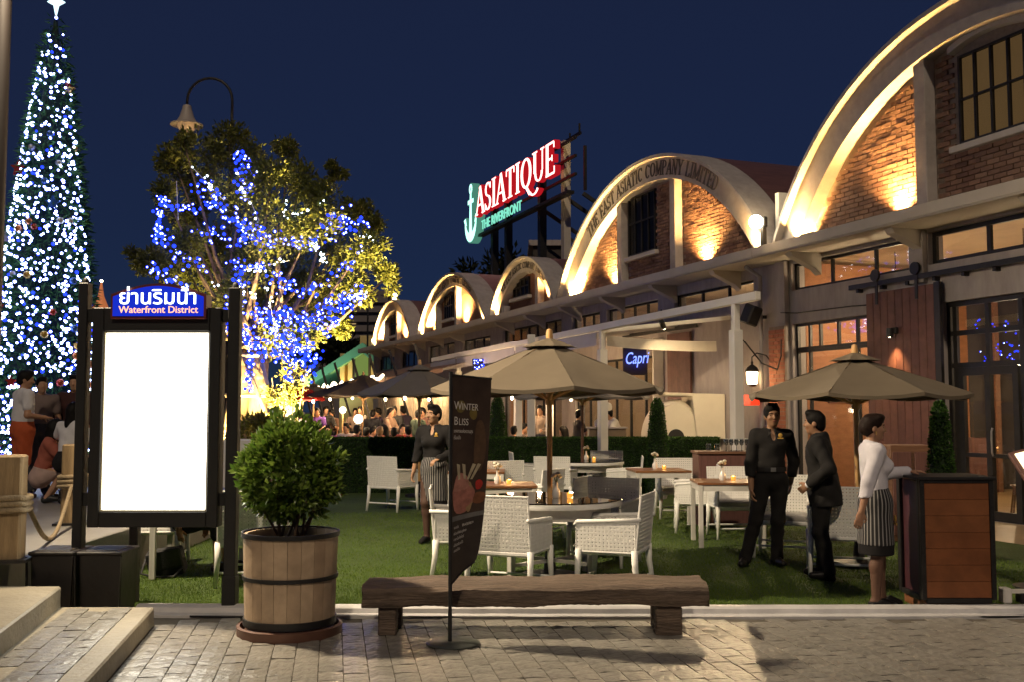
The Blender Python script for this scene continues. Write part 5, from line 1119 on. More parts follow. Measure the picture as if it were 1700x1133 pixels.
    if face_detail:
        B.cap(hp(0, .083, .012), hp(0, .103, -.024), .009*S, .0145*S, .012); B.ell(hp(0, .074, .030), np.array((.05, .018, .013))*S, .015, HRn); B.ell(hp(.035, .062, -.02), np.array((.024, .022, .02))*S, .02, HRn); B.ell(hp(-.035, .062, -.02), np.array((.024, .022, .02))*S, .02, HRn)
        B.cap(hp(-.016, .082, -.054), hp(.016, .082, -.054), .009*S, .009*S, .008)
        for sg_ in (1, -1): B.ell(hp(sg_*.074, -.008, -.006), np.array((.011, .022, .031))*S, .008, HRn)
    for sg_ in (1, -1):
        arm(B, sg_); s_, e, w_ = AR[sg_]; d = (w_-e); d /= np.linalg.norm(d)+1e-9
        out = np.array((sg_*1.0, 0, 0)); out = np.cross(d, np.cross(out, d)); out /= np.linalg.norm(out)+1e-9; pn = out if abs(d[2]) > .6 else np.array((0, 0, 1.0)); pn = pn-d*(pn@d); pn /= np.linalg.norm(pn)+1e-9; wd = np.cross(d, pn)
        if wd[1] < 0 and abs(d[2]) > .6: wd = -wd
        if abs(d[2]) <= .6: wd = wd if (wd[0]*sg_ < 0) else -wd
        Mh = np.stack([wd, pn, d], 1); B.ell(w_+d*.045*S, np.array((.040, .015, .052))*S, .015, Mh); inn = -pn
        if res < .015:
            for i, (o_, L) in enumerate(((.030, .066), (.010, .074), (-.010, .069), (-.028, .054))):
                b0 = w_+(d*.085+wd*o_)*S; d2 = d*math.cos(curl)+inn*math.sin(curl); d3 = d*math.cos(curl*2)+inn*math.sin(curl*2); b1 = b0+d2*L*.5*S; b2 = b1+d3*L*.5*S; B.chain([b0, b1, b2], [.0098*S, .0092*S, .0075*S], .005)
            tb_ = w_+(d*.03+wd*.034)*S; B.chain([tb_, tb_+(d*.028+wd*.022+inn*.012)*S, tb_+(d*.055+wd*.024+inn*.026)*S], [.0125*S, .011*S, .008*S], .006)
        else: B.cap(w_+d*.07*S, w_+(d*.12+inn*.04)*S, .03*S, .018*S, .02)
        leg(B, sg_); h_, kn, an, td = LG[sg_]; td = np.array(td, float); td /= np.linalg.norm(td); B.cap(an+np.array((0, -.02, -.03))*S, an+td*.15*S, .034*S, .026*S, .02, )
    def put(F, name, m, h=None, hh=True):
        V, Q = F.mesh((h or res)*1.0); return np_mesh(name, V, Q, m, t, smooth=True, local=True)
    put(B, 'body', skin(sk))
    # hair
    if hair != 'none':
        Hf = Field(); Hf.ell(hp(0, -.012, .032), np.array((.083, .098, .100))*S, .02, HRn)
        if hair == 'short': Hf.ell(hp(0, .045, .105), np.array((.060, .045, .030))*S, .03, HRn); Hf.ell(hp(0, -.06, -.03), np.array((.062, .045, .055))*S, .03, HRn)
        if hair == 'spiky':
            for i in range(9): a = i*.7; Hf.cap(hp(.045*math.cos(a), .015+.045*math.sin(a), .08), hp(.056*math.cos(a), .025+.055*math.sin(a), .122+.012*(i % 2)), .028*S, .006*S, .02)
        if hair == 'bun': Hf.ell(hp(0, -.085, .0), np.array((.060, .045, .058))*S, .03, HRn); Hf.ell(hp(0, .055, .095), np.array((.070, .045, .030))*S, .03, HRn); Hf.ell(hp(0, -.05, -.02), np.array((.070, .05, .05))*S, .03, HRn)
        if hair == 'long': Hf.cap(hp(0, -.055, .0), hp(0, -.085, -.24), .080*S, .072*S, .04); Hf.cap(hp(.05, -.03, -.02), hp(.065, -.05, -.20), .045*S, .03*S, .04); Hf.cap(hp(-.05, -.03, -.02), hp(-.065, -.05, -.20), .045*S, .03*S, .04)
        Hf.ell(hp(0, .105, -.035), np.array((.068, .078, .092))*S, .01, HRn, neg=True); Hf.wr = .003
        put(Hf, 'hair', hairm or HAIR, max(.008, res*.9))
    if hat:
        Hf = Field(); Hf.cap(hp(0, 0, .07), hp(0, -.01, .15), .088*S, .082*S, .03); Hf.clip.append((hp(0, 0, .05), tuple(-HRn[:, 2]))); put(Hf, 'hat', cloth_m(hat))
    if face_detail and res < .012:
        for sg_ in (1, -1):
            m = MB(); m.sph(hp(sg_*.031, .0755, .004), (.0135*S, .009*S, .0058*S), 8, 6, HR); m.build('eye', EYE, t, local=True, smooth=True)
            m = MB(); m.tube([hp(sg_*.014, .090, .024), hp(sg_*.032, .088, .030), hp(sg_*.050, .076, .025)], [.0042*S, .0048*S, .003*S], 6); m.build('eyebrow', hairm or HAIR, t, local=True)
        m = MB(); m.sph(hp(0, .0895, -.0535), (.023*S, .006*S, .0075*S), 10, 6, HR); m.build('lips', LIP, t, local=True, smooth=True)
    # clothes
    if bottom:
        Fb = Field(); g = .018
        Fb.cap(T(-.06*bulk, 0, -.02), T(.06*bulk, 0, -.02), (.108*bulk+g)*S, (.108*bulk+g)*S, .04); Fb.cap(T(0, 0, 0), T(0, 0, .12), (.120*bulk+g)*S, (.112*bulk+g)*S, .04, (1.1, .92, 1)); ul = bottom[1] if len(bottom) > 1 else 1.97
        for sg_ in (1, -1): leg(Fb, sg_, g, ul, gl=g+.012)
        Fb.clip.append((T(0, 0, .12), tuple(up))); Fb.wr = .005; put(Fb, 'trousers' if ul > 1.2 else 'shorts', cloth_m(bottom[0]))
    if skirt:
        m_, zl, w1 = skirt[0], skirt[1], skirt[2]; Fs = Field(); hip_ = T(0, 0, 0); Fs.cap(T(0, 0, .13), T(0, 0, .0), .118*S, .150*S, .04, (1.12, .95, 1)); Fs.cap(T(0, 0, .0), np.array((hip_[0], hip_[1], zl*S)), .150*S, w1*S, .04, (1.12, .95, 1))
        Fs.clip += [((0, 0, zl*S), (0, 0, -1)), (T(0, 0, .13), tuple(up))]; Fs.wr = .002; put(Fs, 'skirt', m_)
        if len(skirt) > 3:
            Fs = Field(); Fs.cap(np.array((hip_[0], hip_[1], (zl+.1)*S)), np.array((hip_[0], hip_[1], skirt[3]*S)), (w1-.004)*S, (w1-.008)*S, .02, (1.12, .95, 1)); Fs.clip += [((0, 0, skirt[3]*S), (0, 0, -1)), ((0, 0, (zl+.02)*S), (0, 0, 1))]; put(Fs, 'underskirt', cloth_m((.012, .011, .012)))
    if top:
        Ft = Field(); g = .016 if not jacket else .014; torso(Ft, g)
        for sg_ in (1, -1): arm(Ft, sg_, g+.004, 1+sleeve*.98 if sleeve > .5 else .62)
        Ft.clip += [(T(0, 0, .06 if (skirt or hemz == 0) else hemz), tuple(-up))]; Ft.ell(T(0, .005, .565), np.array((.066, .070, .062))*S, .01, neg=True); Ft.wr = .0045
        if vneck: Ft.ell(T(0, .10, .485), np.array((.026, .075, .085))*S, .01, neg=True)
        put(Ft, 'shirt', cloth_m(top))
        if collar:
            for sg_ in (1, -1): m = MB(); a_ = [T(sg_*.052, -.04, .535), T(sg_*.058, .03, .515), T(sg_*.022, .088, .475), T(sg_*.062, .098, .425), T(sg_*.098, .055, .475), T(sg_*.092, -.02, .497)]; nn = [Vector(p) for p in a_]; m.add([p for p in nn]+[p+Vector((0, .004, .006)) for p in nn], [(0, 1, 4, 5), (1, 2, 3, 4), (6, 11, 10, 7), (7, 10, 9, 8), (0, 6, 7, 1), (1, 7, 8, 2), (2, 8, 9, 3), (3, 9, 10, 4), (4, 10, 11, 5), (5, 11, 6, 0)]); m.build('collar', cloth_m(collar), t, local=True)
    if jacket:
        Fj = Field(); g = .034; torso(Fj, g)
        for sg_ in (1, -1): arm(Fj, sg_, .024, 1.93)
        Fj.cap(T(0, -.01, .05), T(0, -.02, -.16), (.140*bulk+g)*S, (.150*bulk+g)*S, .04, (1.1, .9, 1)); Fj.ell(T(-.01, .15, .28), np.array((.055, .10, .26))*S, .01, neg=True); Fj.clip += [(T(0, 0, -.17), tuple(-up))]; Fj.ell(T(0, .02, .575), np.array((.074, .085, .066))*S, .01, neg=True); Fj.wr = .005; put(Fj, 'jacket', cloth_m(jacket))
    if socks:
        for sg_ in (1, -1): Fk = Field(); leg(Fk, sg_, .003, 2.0); h_, kn, an, td = LG[sg_]; td = np.array(td, float); td /= np.linalg.norm(td); Fk.cap(an+np.array((0, -.02, -.03))*S, an+td*.15*S, .037*S, .029*S, .02); put(Fk, 'stocking', cloth_m(socks, .6))
    if shoes:
        for sg_ in (1, -1):
            _, kn, an, td = LG[sg_]; td = np.array(td, float); td /= np.linalg.norm(td); Fh = Field(); Fh.cap(an+np.array((0, -.025, -.036))*S, an+td*.17*S, .042*S, .026*S, .02); Fh.cap(an+td*.04*S, an+td*.165*S, .040*S, .028*S, .02)
            if shoes[1] == 'heel': Fh.clip.append((an+np.array((0, 0, -.012))*S, (0, -.25, 1))); Fh.cap(an+np.array((0, -.05, -.02))*S, an+np.array((0, -.06, -.075))*S, .018*S, .009*S, .01)
            elif shoes[1] == 'low': Fh.clip.append((an+np.array((0, 0, .02))*S, (0, -.3, 1)))
            put(Fh, 'shoe', cloth_m(shoes[0], .4), min(res, .012))
    return t
FACE = lambda dx, dy: math.atan2(dy, dx)
HOSE = (.10, .055, .04)
PIN = stripes('pinstripe', (.012, .011, .012), (.26, .25, .25), 5.2)
# waitress walking left of the banner
w1 = person('waitress in black shirt and pinstripe apron walking behind the flag banner', (gx(722, 12.42), 12.42, .022), FACE(-.30, -1), 1.64, .009, (.40, .23, .14), head=(-.45, -.02, 0), fem=True,
   rarm=((.07, -.05, -.27), (.12, -.02, -.51)), larm=((-.10, -.02, -.26), (.03, .19, -.34)), rleg=((.075, .10, .50), (.07, .06, .085), (.1, 1, -.35)), lleg=((-.075, -.02, .50), (-.07, -.20, .12), (-.1, 1, -.6)),
   top=(.014, .013, .014), collar=(.014, .013, .014), vneck=True, skirt=(PIN, .52, .160, .47), hair='short', shoes=((.012, .011, .012), 'heel'), socks=(.075, .042, .032))
# man in black shirt and trousers
m1 = person('man in black shirt and trousers standing with legs apart, facing the camera', (gx(1276, 10.5), 10.5, .022), FACE(-.05, -1), 1.655, .009, (.30, .165, .095), head=(.05, -.03, .06), side=-.03, pelvis=.91, bulk=.90,
   rarm=((.055, -.02, -.29), (.06, .03, -.56)), larm=((-.07, -.06, -.27), (-.05, -.13, -.50)), rleg=((.17, .03, .49), (.285, .02, .075), (.45, 1, -.15)), lleg=((-.06, .02, .48), (-.055, -.05, .075), (-.2, 1, -.15)),
   top=(.012, .011, .011), collar=(.013, .012, .012), vneck=True, bottom=((.011, .010, .010),), hair='spiky', shoes=((.010, .009, .009), 'low'), hemz=.02)
b_ = MB(); b_.lathe([(.152, .93), (.156, .93), (.156, .975), (.152, .975)], n=24); b_.v = [(v[0], v[1]*.82, v[2]*1.035) for v in b_.v]; b_.build('belt', M_['black'], m1, local=True); b_ = MB(); b_.box((0, .129, .985), (.05, .008, .04)); b_.build('buckle', M_['steel'], m1, local=True)
# man in dark suit seen from behind
m2 = person('man in dark suit and white shirt turned away with a hand on his hip', (gx(1361, 9.7), 9.7, .022), FACE(-.93, .36), 1.60, .009, (.33, .18, .105), head=(-.10, .0, -.05), lean=.07, pelvis=.90, bulk=.98,
   larm=((-.10, -.12, -.24), (-.05, .08, -.40)), rarm=((.09, -.08, -.27), (.10, -.06, -.51)), rleg=((.09, .04, .48), (.10, .02, .075)), lleg=((-.08, .03, .48), (-.09, -.05, .075)),
   top=(.70, .70, .74), collar=(.72, .72, .76), bottom=((.016, .015, .015),), jacket=(.015, .014, .014), hair='short', shoes=((.010, .009, .009), 'low'), hemz=.02)
# hostess in white blouse leaning a hand on the desk
w2 = person('hostess in white blouse and pinstripe apron resting a hand on the reception desk', (gx(1446, 8.36), 8.36, .02), FACE(1, -.06), 1.545, .008, (.36, .20, .125), head=(-.06, .02, 0), fem=True, lean=-.03,
   rarm=((.06, -.10, -.27), (.07, -.17, -.52)), larm=((-.05, .16, -.22), (-.01, .36, -.20)), rleg=((.07, .0, .49), (.07, -.03, .09), (.05, 1, -.38)), lleg=((-.07, .05, .49), (-.07, .06, .09), (-.05, 1, -.38)),
   top=(.62, .60, .66), collar=(.66, .64, .70), vneck=True, skirt=(PIN, .56, .165, .47), hair='bun', hairm=HAIR_B, shoes=((.010, .009, .009), 'heel'), curl=.25, socks=(.12, .065, .045))
b_ = MB(); b_.tube([(.082+.012*math.cos(a), .0, 1.405+.014*math.sin(a)-.005) for a in [i*.7 for i in range(10)]], .003, 5); b_.build('earring', mat('gold', (.6, .4, .15), .3, 1), w2, local=True)
GOLD = mat('gold_print', (.55, .33, .06), .5)
for o_, (x, y, z), r_ in ((w2, (.105, .125, .72), .03), (m1, (-.075, .128, 1.33), .022), (w1, (-.07, .125, 1.30), .018)):
    b_ = MB(); b_.sph((x, y, z), (r_, .006, r_), 10, 6); b_.box((x, y, z-r_*1.35), (r_*2.6, .006, r_*.5)); 
    b_.build('emblem', GOLD, o_, local=True)
# family in front of the Christmas tree, on the terrace
TZ = .452
person('boy in white t-shirt and orange shorts with his back half turned', (gx(42, 13.3), 13.3, TZ), FACE(.75, .66), 1.66, .012, (.40, .22, .13), head=(-.35, .12, 0), bulk=1.12, rarm=((.06, -.02, -.27), (.02, .22, -.30)), larm=((-.06, .0, -.27), (.05, .22, -.30)), top=(.62, .61, .63), sleeve=.2, bottom=((.42, .085, .03), .93), hair='short', shoes=((.05, .03, .03), 'low'), hemz=-.09)
person('woman in dark red lace top smiling in front of the Christmas tree', (gx(128, 14.2), 14.2, TZ), FACE(.05, -1), 1.64, .012, (.42, .24, .15), fem=True, bulk=1.15, top=(.045, .018, .016), bottom=((.03, .025, .028),), hair='bun', shoes=((.02, .02, .02), 'low'))
person('person in patterned shirt hidden behind the boy', (gx(72, 14.0), 14.0, TZ), FACE(.5, -.8), 1.60, .014, (.40, .23, .14), top=(.16, .12, .11), sleeve=.2, bottom=((.05, .05, .055),), hair='short', shoes=((.02, .02, .02), 'low'))
SQ = dict(pelvis=.34, rleg=((.13, .36, .46), (.11, .10, .075)), lleg=((-.13, .36, .46), (-.11, .10, .075)))
person('woman in salmon top squatting on the terrace', (gx(74, 12.9), 12.9, TZ), FACE(.92, .25), 1.62, .012, (.44, .26, .17), fem=True, lean=.25, rarm=((.05, .18, -.22), (.0, .42, -.18)), larm=((-.05, .18, -.22), (.0, .42, -.20)), top=(.36, .11, .075), sleeve=0, bottom=((.42, .30, .26), .80), hair='long', shoes=((.02, .02, .02), 'low'), hemz=-.08, **SQ)
person('long-haired girl in white t-shirt crouching beside the rear bollard', (gx(117, 12.7), 12.7, TZ), FACE(.35, .93), 1.62, .012, (.44, .26, .17), fem=True, lean=.15, pelvis=.55, rleg=((.12, .36, .50), (.1, .05, .075)), lleg=((-.12, .36, .50), (-.1, .05, .075)), rarm=((.1, .1, -.24), (.05, .3, -.35)), larm=((-.16, .08, -.20), (-.22, .22, -.38)), top=(.66, .65, .66), sleeve=.2, bottom=((.016, .015, .016),), hair='long', shoes=((.02, .02, .02), 'low'))
SIT = dict(pelvis=.50, rleg=((.11, .42, .50), (.11, .40, .075)), lleg=((-.11, .42, .50), (-.11, .36, .075)))
person('seated guest hidden by the notice board, only bare calf and sandal showing', (gx(318, 10.35), 10.35, .022), FACE(1, -.25), 1.70, .014, (.40, .21, .12), top=(.03, .03, .035), bottom=((.02, .02, .022), 1.12), hair='short', shoes=((.04, .025, .02), 'low'), **SIT)
# chefs
for k, (px, Y, d, ln_, lab) in enumerate(((1003, 21.9, (.3, -1), .12, 'chef in white with tall cap, left one of the two by the oven'), (1030, 21.4, (-.95, -.2), .42, 'chef in white bending over the counter beside the oven'))):
    person(lab, (gx(px, Y), Y, .0), FACE(*d), 1.66 if k == 0 else 1.72, .018, (.38, .21, .13), lean=ln_, top=(.66, .62, .58), hat=(.70, .67, .62), hair='short', bottom=((.04, .04, .045),), face_detail=False, rarm=((.05, .12, -.24), (0, .32, -.30)), larm=((-.05, .12, -.24), (0, .32, -.32)), shoes=((.02, .02, .02), 'low'))
# guests and waiters on the far terrace
FAR = [(502, 24.0, 'st', (-.2, .9), (.50, .48, .56), 'waiter in pale shirt bending at the far left tables', .25), (529, 29, 'st', (0, -1), (.14, .06, .30), 'guest in purple shirt standing beside the red parasol', 0), (541, 30, 'st', (.5, -.8), (.03, .03, .03), 'dark-clad guest standing right of the purple shirt', 0), (554, 31, 'st', (-.5, -.8), (.12, .07, .05), 'guest in brown standing by the far awning posts', 0),
 (591, 30, 'st', (.2, -1), (.22, .16, .13), 'guest in tan shirt left of the orange lamp pole', 0), (603, 31, 'st', (-.6, -.6), (.30, .25, .22), 'guest in pale shirt right of the orange lamp pole', 0), (619, 27, 'st', (.3, .9), (.02, .02, .025), 'waiter in black with his back turned, left of the pair', 0), (632, 27.5, 'st', (-.9, -.3), (.05, .03, .06), 'waiter in dark shirt looking left, right of the pair', 0), (656, 26.5, 'st', (-.2, -1), (.012, .012, .013), 'waiter in black before the bright plank wall', 0), (693, 25, 'st', (.6, .6), (.03, .045, .03), 'guest in dark green left of the grey umbrella pole', 0), (704, 26, 'st', (-.4, -.8), (.10, .05, .04), 'guest in brown shirt behind the grey umbrella pole', 0),
 (593, 23, 'si', (.2, 1), (.22, .07, .05), 'seated guest in rust top near the ball lamp', 0), (608, 23.4, 'si', (.4, .9), (.16, .10, .10), 'seated guest in dusky top right of the ball lamp', 0), (630, 22.6, 'si', (.3, .9), (.55, .24, .10), 'seated fair-haired guest in orange top at the hedge', 0), (641, 23.6, 'si', (-.8, .3), (.40, .14, .08), 'seated guest in coral top beside the fair-haired one', 0), (655, 23.0, 'si', (0, 1), (.12, .11, .02), 'seated guest in olive top behind the hedge', 0), (680, 23.2, 'si', (-.4, .9), (.20, .015, .02), 'seated guest in crimson top behind the hedge', 0), (668, 24.4, 'si', (.4, -.9), (.16, .02, .02), 'seated guest in dark red facing the hedge', 0), (706, 22.8, 'si', (-.8, .5), (.02, .02, .03), 'seated guest in black left of the waitress', 0),
 (808, 23.2, 'si', (.5, .85), (.02, .02, .12), 'guest in dark blue sitting right of the banner top', 0), (783, 24.5, 'si', (.5, -.8), (.10, .06, .05), 'seated guest half hidden by the banner', 0), (836, 24, 'si', (-.7, -.5), (.16, .09, .10), 'seated guest in mauve beside the dark conifer', 0), (938, 23.4, 'si', (-.9, .2), (.08, .07, .06), 'long-haired guest sitting left of the chefs', 0), (866, 25, 'si', (.8, -.3), (.14, .10, .09), 'seated guest between the white awning posts', 0),
 (512, 26.0, 'si', (.8, .4), (.30, .24, .30), 'seated guest in pale lilac just right of the bending waiter', 0), (546, 24.5, 'si', (.2, -1), (.20, .05, .18), 'seated guest in plum behind the lilac table', 0), (578, 25.5, 'si', (-.3, -1), (.40, .34, .30), 'seated guest in cream left of the largest ball lamp', 0), (616, 24.8, 'si', (.9, .2), (.10, .07, .16), 'seated guest in dark violet below the waiters', 0), (646, 25.6, 'st', (.9, -.3), (.22, .14, .10), 'guest in tan standing between waiter pair and plank wall', 0), (672, 27.0, 'st', (-.6, .7), (.04, .03, .05), 'guest in charcoal standing right of the lone waiter', 0), (716, 25.0, 'si', (.3, -1), (.34, .12, .08), 'seated guest in terracotta just behind the waitress', 0), (852, 23.4, 'si', (.3, .95), (.05, .05, .07), 'seated guest in navy right of the conifer', 0), (898, 24.6, 'st', (-.4, -.9), (.26, .20, .16), 'guest in beige standing between the white columns', 0), (958, 22.6, 'st', (.8, .2), (.05, .04, .04), 'waiter in dark clothes left of the service counter', 0)]
for k, (px, Y, po, d, c_, lab, ln_) in enumerate(FAR):
    kw = dict(SIT) if po == 'si' else {}
    person(lab, (gx(px, Y), Y, .008), FACE(*d), 1.66+.05*((k*7) % 3-1), .022, (.36+.05*(k % 2), .20+.02*(k % 2), .125), lean=ln_ or .06, top=c_, sleeve=.2 if k % 2 else 1, bottom=((.02, .02, .03),), hair='long' if px in (938, 641) else 'short', hairm=HAIR_F if px == 630 else None, face_detail=False, group='guests and staff on the far terrace', rarm=((.06, .12, -.24), (.0, .32, -.22)), larm=((-.06, .12, -.24), (.0, .32, -.26)) if k % 3 else None, **kw)

# ================================================================== reception desk, menu stand and small things at the right
pd = thing('reception_desk', 'wooden plank reception desk with dark metal edges next to the hostess', 'desk', (3.54, 8.45, 0)); x0, x1, y0, y1, zt = gx(1519, 8.2), gx(1641, 8.2), 8.2, 8.68, 1.07
m = MB(); m.bx((x0+.03, y0+.04, .0), (x1-.03, y1-.04, .11)); m.build('plinth', mat('desk_plinth', (.20, .075, .03), .5, var=.25, vs=5, stretch=(1, 6, 6)), pd)
M_['desk_plank'] = rand_mat('desk_plank', [(.18, .062, .024), (.215, .077, .029), (.20, .07, .026), (.225, .084, .032)], .42, .35, 4, .15, 18)
for k in range(7):
    a = .125+k*(.90/7); m = MB(); m.bx((x0+.039, y0-.004, a), (x1-.039, y0+.02, a+.90/7-.0015)); m.build('plank', M_['desk_plank'], pd, bevel=.003)
m = MB(); m.bx((x0+.03, y0+.021, .12), (x1-.03, y1-.02, 1.03)); m.build('carcass', mat('desk_side', (.055, .016, .022), .5, var=.3, vs=5), pd)
for (a, b) in (((x0-.0, .11), (x0+.038, 1.05)), ((x1-.038, .11), (x1, 1.05)), ((x0+.039, .085), (x1-.039, .124)), ((x0+.039, 1.026), (x1-.039, 1.05))): m = MB(); m.bx((a[0], y0-.012, a[1]), (b[0], y0+.02, b[1])); m.build('edge_strip', M_['dark_metal'], pd, bevel=.003)
for (a, b) in (((y0+.021, .11), (y0+.06, 1.05)), ((y1-.06, .11), (y1, 1.05)), ((y0+.061, .10), (y1-.061, .14))): m = MB(); m.bx((x0-.002, a[0], a[1]), (x0+.03, b[0], b[1])); m.build('edge_strip', M_['dark_metal'], pd, bevel=.003)
for sx_ in (x0+.019, x1-.019):
    for k in range(12): m = MB(); m.sph((sx_, y0-.012, .16+k*.077), (.007, .004, .007), 6, 4); m.build('rivet', M_['dark_metal'], pd)
m = MB(); m.bx((x0-.02, y0-.03, 1.051), (x1+.02, y1+.02, 1.075)); m.build('desk_top', M_['black'], pd, bevel=.005)
mn = thing('menu_stand', 'brightly lit menu board on a dark stand at the right edge', 'menu board', (gx(1712, 9.2), 9.2, .02)); mx = gx(1712, 9.2)
m = MB(); m.tube([(mx, 9.25, .02), (mx, 9.25, 1.05)], .03, 10); m.build('post', M_['dark_metal'], mn); m = MB(); Mr = Matrix.Rotation(R(52), 3, 'X') @ Matrix.Identity(3); m.box((mx, 9.2, 1.14), (.36, .30, .04), M=Matrix.Rotation(R(-14), 3, 'Y') @ Mr); m.build('frame', M_['wood_red'], mn, bevel=.006); m = MB(); m.box((mx, 9.182, 1.156), (.28, .23, .012), M=Matrix.Rotation(R(-14), 3, 'Y') @ Mr); m.build('menu_sheet', emis('menu_sheet', (1, .80, .45), 2.2), mn); m = MB(); m.lathe([(0, 0), (.2, 0), (.2, .02), (0, .03)], (mx, 9.25, .021), 20); m.build('foot', M_['dark_metal'], mn)
gb = thing('floor_lamp_box', 'small white outdoor lamp box lying beside the desk at the kerb', 'lamp', (gx(1668, 8.3), 8.3, .08)); m = MB(); m.box((gx(1655, 8.3), 8.3, .13), (.07, .10, .12)); m.build('housing', M_['white_paint'], gb, bevel=.01); m = MB(); m.bar((gx(1655, 8.3), 8.3, .16), (gx(1690, 8.3), 8.26, .17), .03); m.build('arm', M_['white_paint'], gb); m = MB(); m.box((gx(1690, 8.3), 8.3, .11), (.14, .10, .08)); m.build('base', M_['black'], gb, bevel=.01)
m = MB(); m.tube([(gx(200+62*i, 8.02), 8.02+.012*math.sin(i*1.3)+.01*math.sin(i*.4), .016) for i in range(2, 25)], .008, 6); tag(m.build('cable', M_['black'], smooth=True), 'thin black cable running along the white kerb', 'cable')
cb = thing('side_cabinet', 'low wooden cabinet with framed door behind the hostess', 'cabinet', (gx(1503, 12.6), 12.6, .022)); a, b = gx(1468, 12.6), gx(1541, 12.6); m = MB(); m.bx((a, 12.5, .022), (b, 12.95, 1.18)); m.build('carcass', M_['wood_brown'], cb, bevel=.01)
for k in range(2): m = MB(); w_ = (b-a)/2; m.bx((a+w_*k+.02, 12.475, .10), (a+w_*(k+1)-.02, 12.499, 1.10)); d_ = m.build('door', M_['wood_red'], cb, bevel=.006); m = MB(); m.sph((a+w_*(k+.5)+(.2-.4*k)*w_*1.5, 12.465, .65), .014); m.build('knob', M_['steel'], d_)
# shoulder bag on the turf
bg_ = thing('bag', 'black shoulder bag lying on the turf under the notice board', 'bag', (gx(285, 9.95), 9.95, .022)); m = MB(); m.box((gx(285, 9.95), 9.95, .155), (.34, .15, .25), M=Matrix.Rotation(R(-8), 3, 'Y') @ Matrix.Rotation(R(18), 3, 'X')); bm_ = mat('bag_cloth', (.014, .014, .016), .7, var=.3, vs=9, bump=.3, bs=60); m.build('body', bm_, bg_, bevel=.03, seg=2); m = MB(); m.box((gx(289, 9.95), 9.86, .19), (.30, .03, .20), M=Matrix.Rotation(R(-8), 3, 'Y') @ Matrix.Rotation(R(18), 3, 'X')); m.build('flap', bm_, bg_, bevel=.012); m = MB(); q = gx(285, 9.95); m.tube([(q-.17, 9.9, .22), (q-.20, 9.82, .06), (q-.05, 9.78, .035), (q+.12, 9.80, .035), (q+.18, 9.9, .12)], .012, 6); m.build('strap', bm_, bg_, smooth=True)
# ================================================================== awning frame, oven, counter
aw = thing('awning_frame', 'white steel awning frame with posts reaching along the lettered warehouse', 'awning', fw(8, 3, 0), FROT)
m = MB(FM); m.bar((1.30, 3, 3.29), (18.0, 3, 3.10), .10, .13); m.build('front_beam', M_['white_paint'], aw, bevel=.01)
for s_ in (1.9, 6.5, 11.0, 15.5):
    z = 3.29-(s_-1.3)*.0114; m = MB(FM); m.bx((s_-.05, 2.95, 0), (s_+.05, 3.05, z-.066)); p_ = m.build('post', M_['white_paint'], aw, bevel=.008)
    m = MB(FM); m.bx((s_-.075, 2.92, 0), (s_+.075, 3.08, z-.45)); m.build('post_casing', M_['white_paint'], p_, bevel=.008)
for s_ in (6.5, 8.8, 11.0, 13.2, 15.5): m = MB(FM); m.bar((s_, 3.0, 3.22-(s_-1.3)*.0114), (s_, .02, 3.52), .06, .08); m.build('rafter', M_['white_paint'], aw)
fab = mat('awning_fabric', (.50, .47, .50), .8, var=.08, vs=3, bump=.1)
for s_, e in ((6.6, 10.95), (11.05, 15.45), (15.55, 18.0)): m = MB(FM); m.add([(s_, 3.0, 3.26-(s_-1.3)*.0114), (e, 3.0, 3.26-(e-1.3)*.0114), (e, .05, 3.56), (s_, .05, 3.56)], [(0, 1, 2, 3)]); m.add([(s_, 3.07, 3.20-(s_-1.3)*.0114), (e, 3.07, 3.20-(e-1.3)*.0114), (e, 3.07, 2.92-(e-1.3)*.0114), (s_, 3.07, 2.92-(s_-1.3)*.0114)], [(0, 1, 2, 3)]); m.build('awning_cloth', fab, aw, fix=False)
V = []; F = []
for i in range(13):
    f = i/12; o_ = 2.95-2.45*f; sag = .05*math.sin(math.pi*f); V += [(6.42, o_, 3.06-sag*.5-.05*f), (6.40+.03*math.sin(9*f), o_, 2.84-sag*.7-.05*f)]
for i in range(12): F.append((2*i, 2*i+1, 2*i+3, 2*i+2))
m = MB(FM); m.add(V, F); m.build('end_valance', mat('valance_cloth', (.42, .38, .33), .85, var=.1, vs=4, bump=.2), aw, fix=False, smooth=True)
V = [(6.44, 3.0, 2.90), (6.44, 2.2, 2.90), (6.44, 2.2, 2.2), (6.44, 3.0, 2.0)]
sl_ = thing('spot_lamp', 'small black spot lamp under the awning beam aimed at the oven', 'lamp', fw(5.2, 2.4, 3.0)); SP = at(1098, 533, 18.6); m = MB(); m.tube([SP, SP+Vector((.06, .14, -.10))], .05, 10); m.build('housing', M_['black'], sl_); m = MB(); m.tube([SP, SP+Vector((0, 0, .22))], .012, 6); m.build('bracket', M_['black'], sl_); m = MB(); m.sph(SP+Vector((.065, .15, -.107)), .035, 8, 6); m.build('bulb', M_['warm_bulb'], sl_)
light('spot', 'SPOT', SP+Vector((.08, .19, -.13)), 150, (1, .74, .40), sl_, .04, (3.5, 21.4, 1.4), 70, .7)
ov = thing('pizza_oven', 'whitewashed domed pizza oven with square hood beside the chefs', 'oven', (3.5, 21.6, 0)); om = mat('limewash', (.62, .57, .48), .85, var=.06, vs=3, bump=.1)
m = MB(); m.bx((gx(1083, 21.7), 21.35, 0), (gx(1196, 21.7), 22.6, 1.02)); m.build('base', om, ov, bevel=.02)
V = []; F = []; cx_, cz = gx(1116, 21.7), 1.0; rx, rz_ = .52, .93; n = 16
